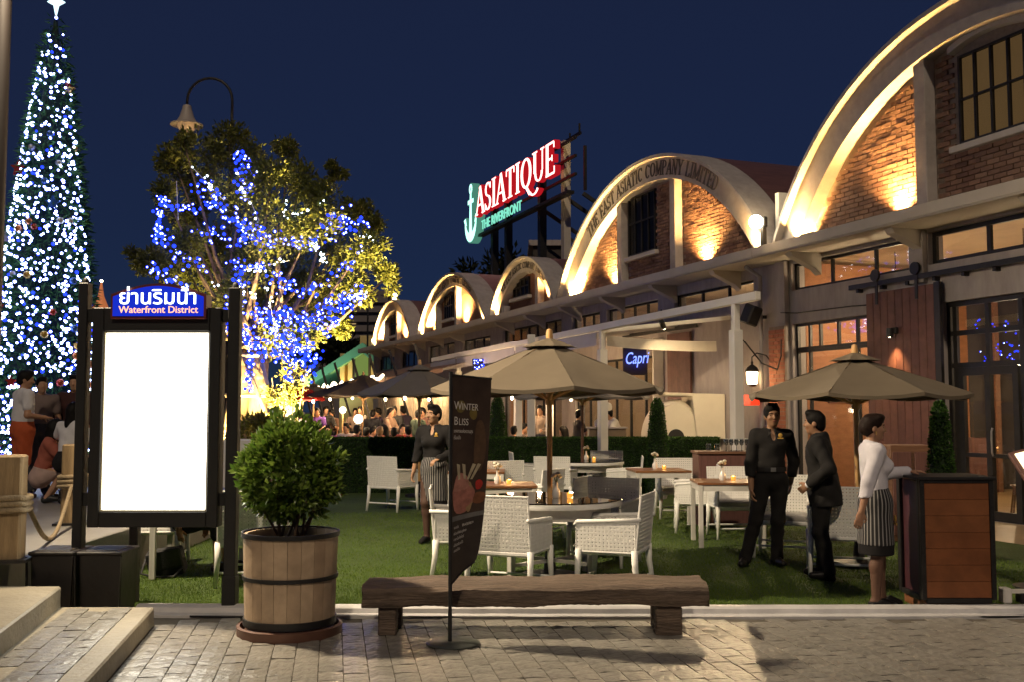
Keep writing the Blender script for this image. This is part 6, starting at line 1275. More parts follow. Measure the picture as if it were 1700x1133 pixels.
for j, (y, k) in enumerate(((21.20, .90), (21.35, 1.0), (22.0, 1.0), (22.55, .85))):
    for i in range(n+1): a = math.pi*i/n; V.append((cx_+rx*k*math.cos(a)*(1 if math.cos(a) > 0 else 1.25), y, cz-.1+rz_*k*math.sin(a)**.85))
for j in range(3):
    for i in range(n): q = j*(n+1)+i; F.append((q, q+1, q+n+2, q+n+1))
F += [tuple(range(n+1)), tuple(3*(n+1)+i for i in range(n, -1, -1))]; m = MB(); m.add(V, F); m.build('dome', om, ov, smooth=50)
m = MB(); P = [(gx(1090, 21.5), 1.98), (gx(1196, 21.5), 1.94), (gx(1196, 21.5), 1.02), (gx(1150, 21.5), 1.02), (gx(1143, 21.5), 1.90), (gx(1100, 21.5), 1.91)]; m.prism([(p[0], p[1]) for p in P], 21.12, 22.5, (0, 2, 1)); m.build('hood', om, ov, bevel=.01)
m = MB(); m.lathe([(.0, 0), (.17, 0), (.17, .02), (.0, .02)], n=16, a0=0, a1=math.pi); m.v = [(cx_-.02+v[0], 21.19+v[2], 1.05+v[1]) for v in m.v]; m.build('oven_mouth', M_['black'], ov)
ct = thing('service_counter', 'brown service counter in front of the two chefs', 'counter', (gx(1008, 20.9), 20.9, 0)); m = MB(); m.bx((gx(976, 20.8), 20.6, 0), (gx(1037, 20.8), 21.1, 1.24)); m.build('cabinet', mat('counter_brown', (.17, .12, .08), .6, var=.15, vs=4), ct, bevel=.01); m = MB(); m.bx((gx(974, 20.8), 20.57, 1.241), (gx(1039, 20.8), 21.13, 1.27)); m.build('counter_top', M_['plaster'], ct)
for px, Y, lab in ((882, 22.6, 'white square column left of the dark umbrella edge'), (912, 23.4, 'white square column behind the nearest umbrella pole'), (1092, 23.6, 'white square column behind the cone topiary')):
    x = gx(px, Y); o = thing('column', lab, 'column', (x, Y, 0), .1, 'white columns of the far terrace'); m = MB(); m.box((x, Y, 1.65), (.17 if px < 1000 else .24, .17, 3.3)); m.build('shaft', M_['white_paint'], o, bevel=.01); m = MB(); m.box((x, Y, .10), (.28, .24, .2)); m.build('base', M_['white_paint'], o, bevel=.01)
# blue neon word sign
ns = thing('neon_sign', 'blue neon script sign hanging above the service counter', 'sign', at(1055, 598, 22.0)); q = at(1037, 606, 22.0); m = MB(); a, b = at(1034, 575, 22.04), at(1074, 624, 22.04); m.bx((a.x, 22.03, b.z), (b.x, 22.08, a.z)); m.build('backing_board', M_['room_dark'], ns); m = MB(); m.bx((a.x+.1, 22.081, a.z-.1), (a.x+.14, 22.5, a.z-.06)); m.build('bracket', M_['dark_metal'], ns)
text('Capri', .36, Matrix(((1, 0, 0, q.x), (0, 0, -1, 21.99), (.12, 1, 0, q.z), (0, 0, 0, 1))), emis('neon_blue', (.05, .09, 1), 3.2), ns, 'lettering', .02, shear=.35, sx=.62)
text('Capri', .36, Matrix(((1, 0, 0, q.x), (0, 0, -1, 21.966), (.12, 1, 0, q.z), (0, 0, 0, 1))), emis('neon_core', (.30, .42, 1), 1.2), ns, 'lettering_edge', .001, shear=.35, sx=.62)
# tables inside the dining room, with bentwood chairs
def bent_chair():
    t = thing('bentwood_chair', 'x', 'chair'); m = MB(); m.lathe([(0, .44), (.20, .44), (.21, .46), (0, .47)], n=18); m.build('seat', M_['wood_brown'], t, local=True)
    m = MB(); m.tube([(-.18, -.14, .46), (-.19, -.20, .75), (-.12, -.24, .93), (0, -.25, .96), (.12, -.24, .93), (.19, -.20, .75), (.18, -.14, .46)], .013, 7); m.build('back_hoop', M_['wood_brown'], t, local=True, smooth=True); m = MB(); m.tube([(-.10, -.17, .46), (-.10, -.22, .78), (0, -.235, .87), (.10, -.22, .78), (.10, -.17, .46)], .010, 7); m.build('inner_hoop', M_['wood_brown'], t, local=True, smooth=True)
    for sx_ in (-1, 1):
        for sy_ in (-1, 1): m = MB(); m.tube([(sx_*.14, sy_*.14, .44), (sx_*.19, sy_*.19, 0)], .014, 6); m.build('leg', M_['wood_brown'], t, local=True)
    return t
bc = bent_chair(); SPOTS = [(.45, -1.1, 1.2, 'bentwood chair just inside the left glass door'), (.1, -1.9, -1.8, 'bentwood chair behind the first dining table indoors'), (-.7, -2.9, .4, 'bentwood chair farther back in the dining room')]
for k, (s_, o_, rz, lab) in enumerate(SPOTS):
    p_ = fw(s_, o_, .021)
    if k == 0: c_ = bc; c_.location = p_; c_.rotation_euler = (0, 0, rz)
    else: c_ = dup(bc, p_, rz)
    c_['label'] = lab; c_['group'] = 'bentwood chairs indoors'
o = thing('dining_table', 'cloth covered dining table inside the glass doors', 'table', fw(.25, -1.5, .021), FROT); m = MB(FM); m.box((.25, -1.5, .74), (.75, .75, .04)); m.build('table_top', mat('table_linen', (.62, .42, .28), .8), o); m = MB(FM); m.lathe([(.04, .02), (.04, .72)], (.25, -1.5, 0), 10); m.build('pedestal', M_['black'], o)
# ================================================================== bulbs
B_BLUE = emis('bulb_blue', (.012, .035, 1.0), 2.6); B_WHITE = emis('bulb_white', (.72, .86, 1.0), 9.0)
def octs(P, r):
    P = np.asarray(P); n = len(P); r = np.broadcast_to(np.asarray(r, float), (n,)); D = np.array([(1, 0, 0), (0, 1, 0), (-1, 0, 0), (0, -1, 0), (0, 0, 1), (0, 0, -1), (.6, .6, .55), (-.6, .6, .55), (-.6, -.6, .55), (.6, -.6, .55), (.6, .6, -.55), (-.6, .6, -.55), (-.6, -.6, -.55), (.6, -.6, -.55)])
    F0 = np.array([(4, 6, 7), (4, 7, 8), (4, 8, 9), (4, 9, 6), (5, 11, 10), (5, 12, 11), (5, 13, 12), (5, 10, 13), (6, 0, 10), (6, 10, 1), (6, 1, 7), (7, 1, 11), (7, 11, 2), (7, 2, 8), (8, 2, 12), (8, 12, 3), (8, 3, 9), (9, 3, 13), (9, 13, 0), (9, 0, 6), (0, 13, 10), (1, 10, 11), (2, 11, 12), (3, 12, 13)])
    V = (P[:, None, :]+D[None]*r[:, None, None]).reshape(-1, 3); F = (np.arange(n)[:, None, None]*14+F0[None]).reshape(-1, 3); return V, F
def bulbs(P, parent, r, core=.5, white=.35, cls=''):
    """blue balls with a white core at their front, mimicking the bloom of bulbs"""
    P = np.asarray(P); n = len(P); r = r*RNG.uniform(.7, 1.3, n); V, F = octs(P, r); o = np_mesh('blue_bulbs_and_bloom', V, F, B_BLUE, parent); o['kind'] = 'stuff'
    sel = RNG.random(n) < white; Q = P[sel]+np.array([.35, -.8, -.15])*r[sel, None]; V, F = octs(Q, r[sel]*core); o = np_mesh('white_bulbs', V, F, B_WHITE, parent); o['kind'] = 'stuff'
# ------------------------------------------------------------------ Christmas tree
XY = 18.6; xc = gx(76, XY); XB, XT = TZ, at(0, 22, XY).z; XR = 1.05
xt = thing('christmas_tree', 'tall slim Christmas tree covered in white and blue lights', 'christmas tree', (xc, XY, TZ)); rad = lambda u: XR*(1-u)**.80*(1-.12*(u < .05))+.06
m = MB(); m.tube([(xc, XY, XB), (xc, XY, XT-.3)], [.10, .03], 8); m.build('trunk', mat('bark_dark', (.05, .035, .025), .9), xt)
n = 14000; u = 1-np.sqrt(RNG.random(n)); a = RNG.uniform(0, 6.283, n); rr = np.array([rad(v) for v in u])*RNG.uniform(.72, 1.03, n); P = np.stack([xc+rr*np.cos(a), XY+rr*np.sin(a), XB+.12+u*(XT-XB-.15)], 1); N_ = np.stack([np.cos(a), np.sin(a), np.full(n, -.15)], 1)
o = leaves('needles', P, N_, .17, leafmat('fir', (.025, .085, .020), (.065, .19, .05), .6, .2, .2), xt, jit=.5, aspect=.22); o['kind'] = 'stuff'
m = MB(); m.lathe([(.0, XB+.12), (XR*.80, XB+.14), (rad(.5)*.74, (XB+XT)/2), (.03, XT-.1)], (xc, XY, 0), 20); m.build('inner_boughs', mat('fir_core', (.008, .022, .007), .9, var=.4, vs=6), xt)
n = 1750; u = 1-np.sqrt(RNG.random(n)); a = RNG.uniform(3.3, 6.2, n); rr = np.array([rad(v) for v in u])*1.05; P = np.stack([xc+rr*np.cos(a), XY+rr*np.sin(a), XB+.1+u*(XT-XB-.12)], 1)
bulbs(P, xt, .028, .74, .92)
ORN = [mat('bauble_'+k_, c_, .25, .3, spec=.7) for k_, c_ in (('red', (.45, .04, .02)), ('gold', (.50, .30, .06)), ('silver', (.5, .5, .55)), ('blue', (.04, .12, .42)), ('orange', (.50, .14, .03)))]
for k in range(44):
    u_ = 1-math.sqrt(random.random()); a = random.uniform(3.4, 6.1); r0 = rad(u_)*1.06; c_ = (xc+r0*math.cos(a), XY+r0*math.sin(a), XB+.3+u_*(XT-XB-.5)); m = MB()
    if k % 4: m.sph(c_, random.uniform(.045, .075), 10, 7)
    else:
        V = []; s_ = random.uniform(.09, .16)
        for i in range(10): rr_ = s_ if i % 2 == 0 else s_*.45; V.append((c_[0]+rr_*math.sin(i*.6283), c_[2]+rr_*math.cos(i*.6283)))
        m.prism(V, c_[1]-.03, c_[1]+.03, (0, 2, 1))
    m.build('bauble' if k % 4 else 'star_ornament', ORN[k % 5], xt, smooth=True if k % 4 else False)
m = MB(); V = [((.16 if i % 2 == 0 else .06)*math.sin(i*.785), (.26 if i % 2 == 0 else .09)*math.cos(i*.785)) for i in range(8)]; m.prism([(xc+p[0], XT+.22+p[1]) for p in V], XY-.03, XY+.03, (0, 2, 1)); m.build('star', emis('star_glow', (.6, .9, 1), 1.6), xt)
# ------------------------------------------------------------------ tree wrapped in blue lights
TY = 24.0; K = TY/1700; tr = thing('lit_tree', 'spreading tree wrapped in strings of blue lights, lit from below', 'tree', (gx(428, TY), TY, 0)); bark = mat('bark', (.22, .15, .085), .85, var=.35, vs=5, stretch=(4, 4, 1), bump=.6, bs=16)
A3 = lambda px, py, d=0.0: at(px, py, TY+d)
CL = [(290, 270, 42), (340, 252, 40), (380, 232, 32), (330, 300, 40), (420, 268, 38), (480, 240, 24), (450, 300, 45), (500, 300, 42), (550, 332, 38), (600, 350, 28), (520, 370, 45), (460, 372, 48), (400, 335, 44), (300, 350, 34), (275, 320, 26), (300, 400, 34), (258, 440, 36), (236, 432, 22), (320, 462, 40), (372, 425, 44), (432, 432, 48), (492, 432, 48), (552, 420, 44), (600, 415, 36), (625, 372, 22), (642, 460, 26), (592, 470, 40), (540, 492, 44), (480, 492, 44), (430, 505, 40), (380, 492, 34), (565, 540, 24), (505, 550, 34), (452, 562, 30), (415, 545, 22), (305, 235, 14), (560, 285, 16)]
fork = A3(432, 585); base = A3(424, 705); base.z = 0
m = MB(); m.tube([base, A3(428, 690), A3(430, 640), fork], [.26, .24, .21, .20], 12); m.tube([base+Vector((-.34, .2, 0)), A3(405, 690, .2), A3(404, 620, .2), A3(398, 560, .3)], [.19, .17, .15, .11], 10); m.build('trunk', bark, tr, smooth=True)
P = []; N_ = []; tips = []
for k, (px, py, r_) in enumerate(CL):
    dep = RNG.uniform(-1.5, 1.5); c_ = np.array(A3(px, py, dep)); tips.append(Vector(c_)); nl = int(17*r_)+120
    for sub in range(7):
        q = RNG.normal(0, 1, 3); q /= np.linalg.norm(q); cc = c_+q*r_*K*np.array([.95, 1.1, .90])*RNG.uniform(.25, 1); n = nl//6; d = RNG.normal(0, 1, (n, 3)); d /= np.linalg.norm(d, axis=1)[:, None]; P.append(cc+d*(r_*K*.55)*RNG.random((n, 1))**.5); N_.append(d*.6+q*.5+np.array([0, -.2, .1]))
o = leaves('foliage', np.concatenate(P), np.concatenate(N_), .125, leafmat('tree_leaf', (.10, .12, .018), (.22, .22, .05), .5, .42, .3), tr, jit=.5, aspect=.48); o['kind'] = 'stuff'
for k, tp in enumerate(tips):
    st = fork if k % 3 else Vector(A3(398, 560, .3)); mid = st.lerp(tp, .5)+Vector((random.uniform(-.3, .3), random.uniform(-.3, .3), -.25)); m = MB(); m.tube([st, st.lerp(mid, .5)+Vector((0, 0, -.1)), mid, tp], [.075, .06, .042, .012], 6); m.build('branch', bark, tr, smooth=True)
def string(pts, n, d=-.9, jit=5):
    out = []; L = [math.dist(a, b) for a, b in zip(pts, pts[1:])]; T = sum(L)
    for i in range(n):
        x = RNG.random()*T; k = 0
        while x > L[k] and k < len(L)-1: x -= L[k]; k += 1
        f = x/L[k]; out.append(np.array(A3(pts[k][0]+(pts[k+1][0]-pts[k][0])*f+RNG.normal(0, jit), pts[k][1]+(pts[k+1][1]-pts[k][1])*f+RNG.normal(0, jit), d+RNG.normal(0, .5))))
    return out
Bb = []
for pts, n, j in [(p_, int(n_*1.5), j_*1.25) for p_, n_, j_ in (([(268, 325), (263, 360), (265, 405)], 34, 4), ([(270, 335), (305, 347), (355, 345)], 22, 3), ([(262, 385), (285, 410), (300, 425), (340, 440)], 34, 6), ([(395, 252), (408, 285), (410, 310), (408, 325)], 42, 6), ([(335, 300), (340, 325), (360, 345), (400, 365), (440, 385)], 44, 8), ([(380, 365), (420, 385), (452, 412)], 36, 7), ([(320, 385), (360, 390), (400, 400), (470, 400), (520, 405)], 40, 7), ([(460, 400), (500, 405), (545, 385), (600, 365)], 40, 8), ([(550, 370), (580, 365), (585, 385)], 22, 8), ([(395, 430), (398, 470), (400, 520)], 34, 6), ([(245, 440), (270, 455), (310, 480)], 24, 7), ([(420, 440), (460, 465), (500, 490), (540, 470), (600, 420)], 52, 5), ([(540, 500), (575, 505), (600, 480)], 28, 5), ([(378, 510), (385, 545), (388, 560)], 44, 6), ([(410, 510), (440, 530), (500, 530), (560, 505)], 60, 8), ([(470, 520), (500, 545), (540, 540), (575, 505)], 60, 7), ([(480, 560), (500, 580), (500, 610)], 110, 12), ([(450, 540), (470, 570), (480, 600)], 60, 10), ([(400, 545), (425, 575), (440, 590)], 40, 6), ([(415, 600), (413, 630), (411, 645)], 30, 3))]:
    Bb += string(pts, n, -1.0 if pts[0][0] != 415 else -.35, j)
Bb = np.array(Bb); bulbs(Bb, tr, .038, .42, .55)
W_ = []
for pts, n in (([(318, 276), (330, 282), (372, 332)], 10), ([(390, 280), (415, 340), (432, 370)], 9), ([(470, 330), (480, 360), (520, 345), (540, 330)], 16), ([(405, 448), (440, 445), (480, 430)], 14), ([(520, 405), (535, 420), (540, 440)], 24), ([(600, 390), (620, 395)], 10), ([(350, 470), (400, 480), (450, 500)], 10), ([(595, 480), (597, 505)], 10), ([(440, 470), (455, 520), (460, 560)], 14)): W_ += string(pts, n, -1.1, 3)
V, F = octs(np.array(W_), .022*RNG.uniform(.7, 1.4, len(W_))); o = np_mesh('white_bulbs', V, F, B_WHITE, tr); o['kind'] = 'stuff'
for pts in ([(318, 276), (372, 332)], [(293, 300), (296, 365)], [(393, 282), (432, 370)], [(405, 448), (480, 432)], [(448, 500), (458, 560)]): m = MB(); m.tube([A3(p[0], p[1], -1.1) for p in pts], .008, 5); m.build('light_wire', M_['white_paint'], tr)
for k, (px, d, tx_, pw) in enumerate(((398, -1.2, 415, 150), (440, -1.5, 430, 150), (330, -4.8, 345, 420), (512, -2.4, 540, 330))):
    p_ = Vector((gx(px, TY), TY+d, .30)); o = thing('tree_uplight', ('low flood lamp left of the lit tree trunk', 'low flood lamp right of the lit tree trunk', 'low flood lamp on the turf left of the lit tree, behind the notice board', 'low flood lamp at the far right under the lit tree')[k], 'floodlight', (p_.x, p_.y, 0), 0, 'flood lamps under the lit tree'); m = MB(); m.box((p_.x, p_.y, .13), (.22, .16, .24)); m.build('housing', M_['black'], o, bevel=.01); m = MB(); m.box((p_.x, p_.y, .256), (.16, .10, .008)); m.build('lens', M_['bulb_spot'], o)
    light('spot', 'SPOT', p_+Vector((0, .0, .02)), pw*(14 if k < 2 else 46), (1, .72, .28), o, .06, A3(tx_, 560 if k < 2 else 340), 60 if k < 2 else 95, .8)
bz = thing('tree_brace', 'timber props lashed around the lit tree trunk', 'tree support', (gx(425, TY), TY-.3, 0)); bm2 = mat('prop_wood', (.36, .27, .16), .8, var=.25, vs=4, bump=.3)
for a, b, n_ in (((378, 592), (433, 591), 'crossbar'), ((374, 657), (458, 659), 'crossbar'), ((432, 590), (458, 700), 'prop'), ((386, 592), (376, 700), 'prop'), ((404, 592), (448, 705), 'prop')):
    m = MB(); q0, q1 = A3(*a, -.55), A3(*b, -.55 if n_ == 'crossbar' else -.75)
    if n_ == 'prop': q1 = q1+(q1-q0)*((q1.z-.0)/(q0.z-q1.z))
    m.tube([q0, q1], .045, 8); m.build(n_, bm2, bz, smooth=True)
def bush(name, lab, px, py, Y, rx, rz, n, mt, cat='bush', size=.10, group=None, zb=0.0):
    c_ = np.array(at(px, py, Y)); t = thing(name, lab, cat, (c_[0], Y, zb), 0, group); P = []; N_ = []
    for i in range(14): d = RNG.normal(0, 1, 3); d /= np.linalg.norm(d); cc = c_+d*np.array([rx, rx, rz])*RNG.uniform(.3, .95); q = RNG.normal(0, 1, (n//14, 3)); q /= np.linalg.norm(q, axis=1)[:, None]; P.append(cc+q*rx*.38*RNG.random((n//14, 1))); N_.append(q+d*.5+np.array([0, 0, .3]))
    o = leaves('foliage', np.concatenate(P), np.concatenate(N_), size, mt, t, jit=.5); o['kind'] = 'stuff'
    for i in range(4): m = MB(); m.tube([(c_[0]+.05*(i-1.5), Y, zb), (c_[0]+.1*(i-1.5), Y, (zb+c_[2])/2), (c_[0]+rx*.45*(i-1.5), Y+.1*(i % 2), c_[2]+rz*.3)], [.03, .022, .008], 6); m.build('stem', bark, t)
yl = leafmat('young_leaf', (.10, .11, .02), (.20, .18, .04), .5, .35, .3)
bush('bush', 'yellow-lit leafy bush right of the lit tree trunk', 478, 645, 23.2, .55, .75, 1400, yl); bush('bush', 'low bright grassy clump before the lit tree trunk', 420, 712, 21.6, .6, .22, 1200, yl, size=.12); bush('bush', 'low grassy clump left of the shrub in the tub', 452, 708, 21.2, .45, .22, 900, yl, size=.12)
m = MB(); m.bx((gx(372, 20.9), 20.8, 0), (gx(446, 20.9), 21.2, 1.02)); tag(m.build('planter_wall', M_['white_paint'], bevel=.03), 'low white planter wall below the lit tree', 'planter')
M_['box_board'] = mat('crate_board', (.55, .45, .30), .8, var=.15, vs=5)  # plain pale boards
cr = thing('crate', 'pale board crate beside the lit tree', 'crate', (gx(477, 23.6), 23.6, 0)); a, b = gx(462, 23.6), gx(488, 23.6)
for k in range(4): m = MB(); w_ = (b-a)/4; m.bx((a+w_*k+.004, 23.5, .2), (a+w_*(k+1)-.004, 23.54, 1.87)); m.build('board', M_['box_board'], cr)
m = MB(); m.bx((a, 23.541, .0), (b, 23.9, 1.85)); m.build('carcass', M_['box_board'], cr)
# ================================================================== far terrace: parasols, lamps, tables, awning with string lights
umbrella(604, 27.5, 2.02, 2.52, 1.5, 'pale parasol beyond the grey umbrella at the left', rot=.3, group='parasols on the far terrace', zb=.006)
umbrella(522, 30.0, 2.05, 2.35, 1.0, 'small beige parasol next to the red one', rot=.1, group='parasols on the far terrace', zb=.006)
umbrella(503, 28.0, 1.93, 2.32, .62, 'small red parasol beside the lit tree', rot=.1, mt=mat('red_canopy', (.42, .02, .015), .8, emit=(1, .04, .02), es=.05), group='parasols on the far terrace', zb=.006)
for px, py, Y, r_, lab in ((569, 682, 26, .085, 'small white ball lamp on an orange pole'), (595, 697, 23.5, .105, 'largest white ball lamp behind the hedge'), (492, 682, 24, .075, 'white ball lamp beside the lit tree bush')):
    p_ = at(px, py, Y); o = thing('ball_lamp', lab, 'lamp', (p_.x, Y, 0), 0, 'ball lamps on the far terrace'); m = MB(); m.sph(p_, r_, 14, 10); m.build('globe', emis('ball_glow', (1, .86, .62), 6) if 'ball_glow' not in bpy.data.materials else bpy.data.materials['ball_glow'], o, smooth=True); m = MB(); m.tube([(p_.x, Y, .006), (p_.x, Y, p_.z-r_*.9)], .022, 8); m.build('pole', M_['wood_pole'], o); light('point', 'POINT', p_+Vector((0, -r_-.05, 0)), 16, (1, .72, .42), o, .1)
for k, (px, py, Y) in enumerate(((520, 668, 27.5), (548, 664, 29.0), (585, 662, 30.5), (640, 664, 26.0), (672, 662, 25.0), (712, 664, 24.5), (850, 662, 24.6), (895, 655, 25.2), (948, 664, 23.0))):  # unseen bulbs added to brighten and warm the far terrace
    p_ = at(px, py, Y); o = thing('fill_bulb', ('added fill bulb just right of the red parasol', 'added fill bulb above the dark-clad far guests', 'added fill bulb above the smaller ball lamps', 'added fill bulb over the pair of dark waiters', 'added fill bulb left of the grey umbrella pole', 'added fill bulb above the waitress', 'added fill bulb right of the dark conifer', 'added fill bulb between the two white columns', 'added fill bulb left of the chefs')[k], 'lamp', p_, 0, 'added fill bulbs over the far terrace'); m = MB(); m.sph(p_, (.035, .035, .05), 8, 6); m.build('bulb', M_['warm_bulb'], o); m = MB(); m.tube([p_+Vector((0, 0, .04)), p_+Vector((0, 0, .6))], .006, 5); m.build('cord', M_['black'], o); light('point', 'POINT', p_-Vector((0, .02, .10)), 55, (1, .66, .34), o, .05)
for k, (px, Y, c_, lab) in enumerate(((566, 22.6, (.20, .15, .45), 'table with lilac cloth behind the hedge at the left'), (525, 23.5, (.30, .27, .42), 'table with pale lilac cloth beside the waiter'), (645, 24.2, (.25, .13, .08), 'wooden table of the seated guests behind the hedge'), (690, 24.2, (.20, .11, .08), 'wooden table near the grey umbrella pole'), (820, 24.3, (.22, .12, .08), 'wooden table by the dark conifer'), (905, 23.9, (.30, .22, .15), 'wooden table between white columns'))):
    x = gx(px, Y); o = thing('terrace_table', lab, 'table', (x, Y, .006), 0, 'tables on the far terrace'); m = MB(); m.box((x, Y, .74), (1.0, .8, .03)); m.build('table_top', mat('terrace_cloth%d' % k, c_, .8), o); m = MB(); m.box((x, Y, .55), (.98, .78, .34)); m.build('cloth_skirt', bpy.data.materials['terrace_cloth%d' % k], o); m = MB(); m.tube([(x, Y, .006), (x, Y, .7)], .04, 8); m.build('pedestal', M_['black'], o)
    for j in range(3):
        q = MB(); xx_ = x-.32+.3*j+.05*(k % 2); q.lathe([(.0, 0), (.03, 0), (.035, .09), (.0, .09)], (xx_, Y-.2+.12*(j % 2), .757), 8); tag(q.build('table_candle', M_['warm_bulb']), ('left', 'middle', 'right')[j]+' candle on the '+lab, 'candle', 'candles on the far terrace tables')
fa = thing('far_awning', 'long brown far awning edged with bright wavy string lights', 'awning', (gx(600, 36), 36, 0)); a, b = at(500, 652, 38), at(735, 612, 27); m = MB(); d_ = Vector((.9, .42, .25)); m.add([a, b, b+d_*3, a+d_*3], [(0, 1, 2, 3)]); m.add([a-Vector((0, 0, .18)), b-Vector((0, 0, .12)), b, a], [(0, 1, 2, 3)]); m.build('awning_cloth', mat('far_awning_cloth', (.20, .12, .08), .8), fa, fix=False)
wv = []
for i in range(60): f = i/59; p_ = a.lerp(b, .06+.62*f); wv.append(p_+Vector((0, -.06, .04+.10*math.sin(i*.9)*(1-f*.5))))
for i0, i1 in ((0, 30), (33, 40), (43, 58)): m = MB(); m.tube(wv[i0:i1], .045, 6); m.build('light_string', emis('string_glow', (1, .80, .52), 7) if 'string_glow' not in bpy.data.materials else bpy.data.materials['string_glow'], fa)
for f, l in ((.05, 1), (.15, 1), (.25, 1), (.36, 0), (.5, 0), (.62, 0), (.75, 0), (.9, 0)): p_ = a.lerp(b, f); m = MB(); m.bar(p_+Vector((-.25, 0, .75)), (p_.x+.75*(1-l*.2), p_.y, .006), .07); m.build('slanted_post', M_['dark_metal'], fa)
# purple-lit far windows: a small screen of blue lights
bs_ = thing('light_screen', 'small dark screen sparkling with blue lights beside the nearest umbrella', 'screen', at(795, 606, 26)); a, b = at(784, 597, 26), at(806, 618, 26); m = MB(); m.bx((a.x, 26, b.z), (b.x, 26.06, a.z)); m.build('panel', M_['black'], bs_); P = np.stack([RNG.uniform(a.x+.03, b.x-.03, 30), np.full(30, 25.97), RNG.uniform(b.z+.03, a.z-.03, 30)], 1); bulbs(P, bs_, .022, .5, .5); m = MB(); m.bx((a.x+.15, 26.02, b.z-2.5), (a.x+.2, 26.06, b.z)); m.build('pole', M_['dark_metal'], bs_)
q = []  # bulbs behind the glass imitate the reflection of the blue-lit tree
for i in range(150): q.append(np.array(fw(RNG.uniform(-1.2, .75), -.5-RNG.random()*.4, RNG.choice([2.38, 2.52, 2.9])+RNG.normal(0, .07))))
o = thing('light_string', 'blue bulbs added behind the door glass to imitate a reflection of the lit tree', 'light string', fw(0, -.7, 2.3), FROT); bulbs(q, o, .012, .5, .35)
# ================================================================== far buildings
pvn = thing('pavilion', 'green-roofed pavilion with lit yellow gable at the far end', 'pavilion', (gx(560, 56), 56, 0)); a, b, c_ = at(488, 648, 56), at(606, 572, 56), at(640, 606, 56); gr_ = mat('green_roof', (.10, .32, .22), .6, var=.15, vs=.8, emit=(.10, .42, .26), es=.0)
m = MB(); m.prism([(a.x, a.z), (b.x, b.z), (c_.x+.6, c_.z-.3), (c_.x+.6, c_.z-.8), (b.x, b.z-.55), (a.x, a.z-.45)], 55.0, 62, (0, 2, 1)); m.build('roof', gr_, pvn)
m = MB(); yw = mat('yellow_wall', (.55, .42, .18), .75); P = [at(565, 640, 56.2), at(565, 612, 56.2), at(604, 580, 56.2), at(634, 606, 56.2), at(634, 640, 56.2)]; m.prism([(p.x, p.z) for p in P]+[(P[-1].x, 0), (P[0].x, 0)], 56.0, 56.4, (0, 2, 1)); m.build('gable_wall', yw, pvn)
for px in (570, 583, 621): p_ = at(px, 628, 55.9); m = MB(); m.bx((p_.x-.12, 55.5, p_.z-.9), (p_.x+.12, 55.99, p_.z+1.3)); m.build('pilaster', yw, pvn); light('spot', 'SPOT', Vector((p_.x, 55.2, p_.z-1.2)), 160, WARM, pvn, .1, Vector((p_.x, 55.9, p_.z+2)), 60, .8)
p_ = at(602, 614, 55.9); m = MB(); m.bx((p_.x-.45, 55.6, p_.z-.9), (p_.x+.45, 55.99, p_.z+.9)); w_ = m.build('window', M_['room_dark'], pvn); m = MB(); m.bx((p_.x-.35, 55.56, p_.z-.8), (p_.x+.35, 55.599, p_.z+.8)); m.build('pane', emis('green_window', (.35, .5, .12), .35), w_)
p_ = at(606, 566, 56); m = MB(); m.bx((p_.x-.35, 56.5, p_.z-.4), (p_.x+.35, 57.2, p_.z+.35)); m.build('cupola', yw, pvn); light('spot', 'SPOT', Vector((gx(520, 52), 52, 1.2)), 500, (.8, 1, .7), pvn, .2, at(560, 610, 56), 70, .8)
TW = 190; tw = thing('office_tower', 'grey multi-storey block with a few lit windows in the far distance', 'building', (gx(585, TW), TW, 0)); a, b = at(533, 482, TW), at(642, 482, TW); cm = mat('concrete_far', (.16, .14, .14), .85, var=.1, vs=.2); m = MB(); m.bx((a.x, TW, 0), (b.x, TW+12, a.z)); m.build('wall', cm, tw); dk = mat('window_far', (.03, .03, .04), .2); ltm = emis('window_lit_far', (1, .70, .30), .55); fh = (a.z-8)/9; WME = None
for j in range(9):
    z = 8+fh*j; m = MB(); m.bx((a.x-.3, TW-.7, z-.5), (b.x+.3, TW-.01, z+.6)); m.build('balcony_band', cm, tw)
    for i in range(9):
        w_ = (b.x-a.x)/9; m = MB(); m.bx((a.x+w_*i+.22, TW-.12, z+.9), (a.x+w_*(i+1)-.22, TW-.005, z+fh-.8)); m.build('window', ltm if (i, j) in ((3, 5), (4, 5), (6, 7), (2, 2), (7, 3), (5, 8)) else dk, tw, fix=False)
bush('dark_tree', 'dark tree mass below the far office block', 552, 590, 70, 2.6, 1.4, 1400, leafmat('dark_leaf', (.012, .016, .010), (.025, .03, .018), .8, .1, .1), 'tree', .55); bush('dark_tree', 'dark tree behind the roofs under the roof sign', 822, 455, 60, 2.0, 1.6, 1400, bpy.data.materials['dark_leaf'], 'tree', .45)
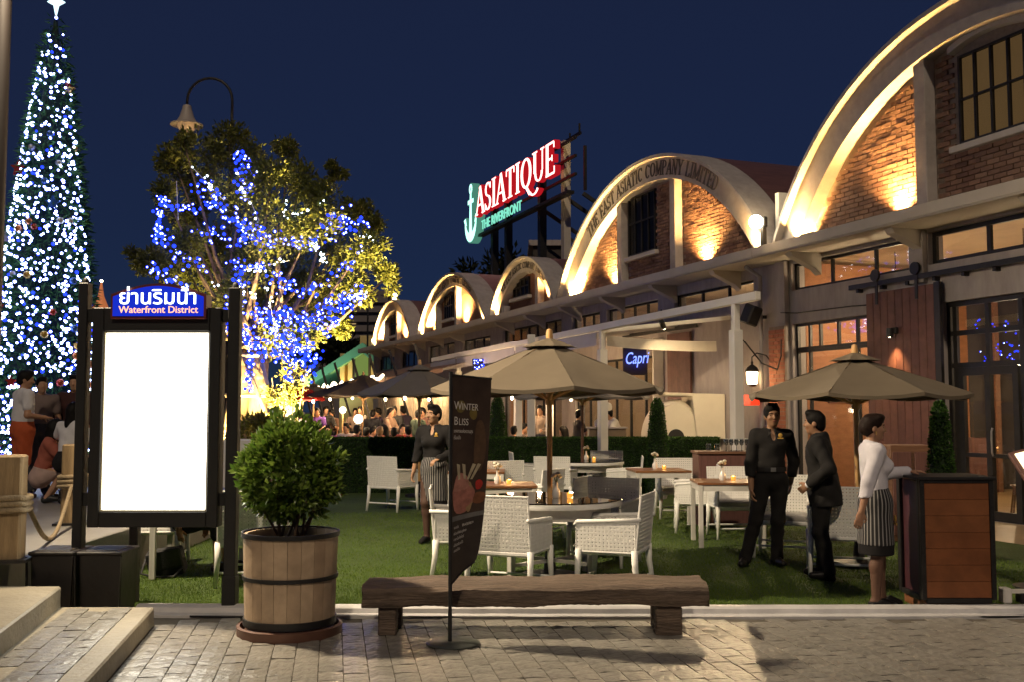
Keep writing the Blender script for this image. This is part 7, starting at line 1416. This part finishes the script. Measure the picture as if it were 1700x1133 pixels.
for px, py, lab in ((611, 486, 'small lamp on the far roof left of the last arch'), (655, 492, 'small lamp on the far roof above the last arch')): p_ = at(px, py, 53); o = thing('roof_lamp', lab, 'lamp', (p_.x, 53, 4), 0, 'lamps on the far roofs'); m = MB(); m.tube([(p_.x, 53, 4.5), p_], .05, 6); m.build('post', M_['dark_metal'], o); m = MB(); m.lathe([(.0, -.2), (.10, -.15), (.14, .12), (.0, .2)], p_, 10); m.build('lamp_head', M_['warm_bulb'], o)
spx = at(168, 480, 60); o = thing('spire', 'small orange-lit spire far behind the notice board', 'spire', (spx.x, 60, 0)); m = MB(); m.lathe([(.9, 0), (.9, spx.z-1.6), (.5, spx.z-1.2), (.18, spx.z-.4), (.03, spx.z+.5)], (spx.x, 60, 0), 12); m.build('shaft', mat('spire_glow', (.55, .2, .08), .6, emit=(1, .3, .1), es=.25), o, smooth=40); m = MB(); m.sph((spx.x, 60, spx.z+.5), .09); m.build('finial', M_['warm_bulb'], o)  # orange lighting of the shaft is put into its own glowing colour

# cables and pipes of the frontage
m = MB(FM); m.tube([(5.35, .18, z) for z in (.02, 1.5, 3.0, 4.2)]+[(5.35, .5, 4.38)], .045, 8); o = m.build('drain_pipe', M_['plaster'], smooth=True); tag(o, 'painted drain pipe on the wall left of the brick pier', 'pipe')
m = MB(FM); m.tube([(1.95, 2.9, 2.75), (2.4, 2.2, 2.35), (3.4, 1.2, 2.30), (4.4, .4, 2.6), (4.75, .14, 3.0)], .012, 6); tag(m.build('cable', M_['black'], smooth=True), 'black cable sagging from the white awning post to the pier', 'cable')
m = MB(FM); m.tube([(4.75, .14, 3.45), (4.4, .03, 3.42), (2.9, .03, 3.40), (2.5, .03, 3.38)], .012, 6); tag(m.build('cable', M_['dark_metal'], smooth=True), 'thin conduit running on the wall above the big cafe window', 'cable')
for k, s_ in enumerate((-2.2, -.1, 2.1, 3.3)):
    o = thing('cable_box', ('junction box on the ledge near the right edge', 'junction box on the ledge below the big gable window', 'junction box on the ledge right of the pilaster light', 'junction box on the ledge by the arch foot')[k], 'box', fw(s_, .6, ZL), FROT, 'boxes along the ledge'); m = MB(FM); m.box((s_, .55, ZL+.05), (.34, .12, .09)); m.build('case', M_['black'], o, bevel=.01); m = MB(FM); m.tube([(s_+.15, .55, ZL+.03), (s_+.4, .6, ZL+.02), (s_+.7, .58, ZL+.02)], .012, 5); m.build('lead', M_['black'], o)
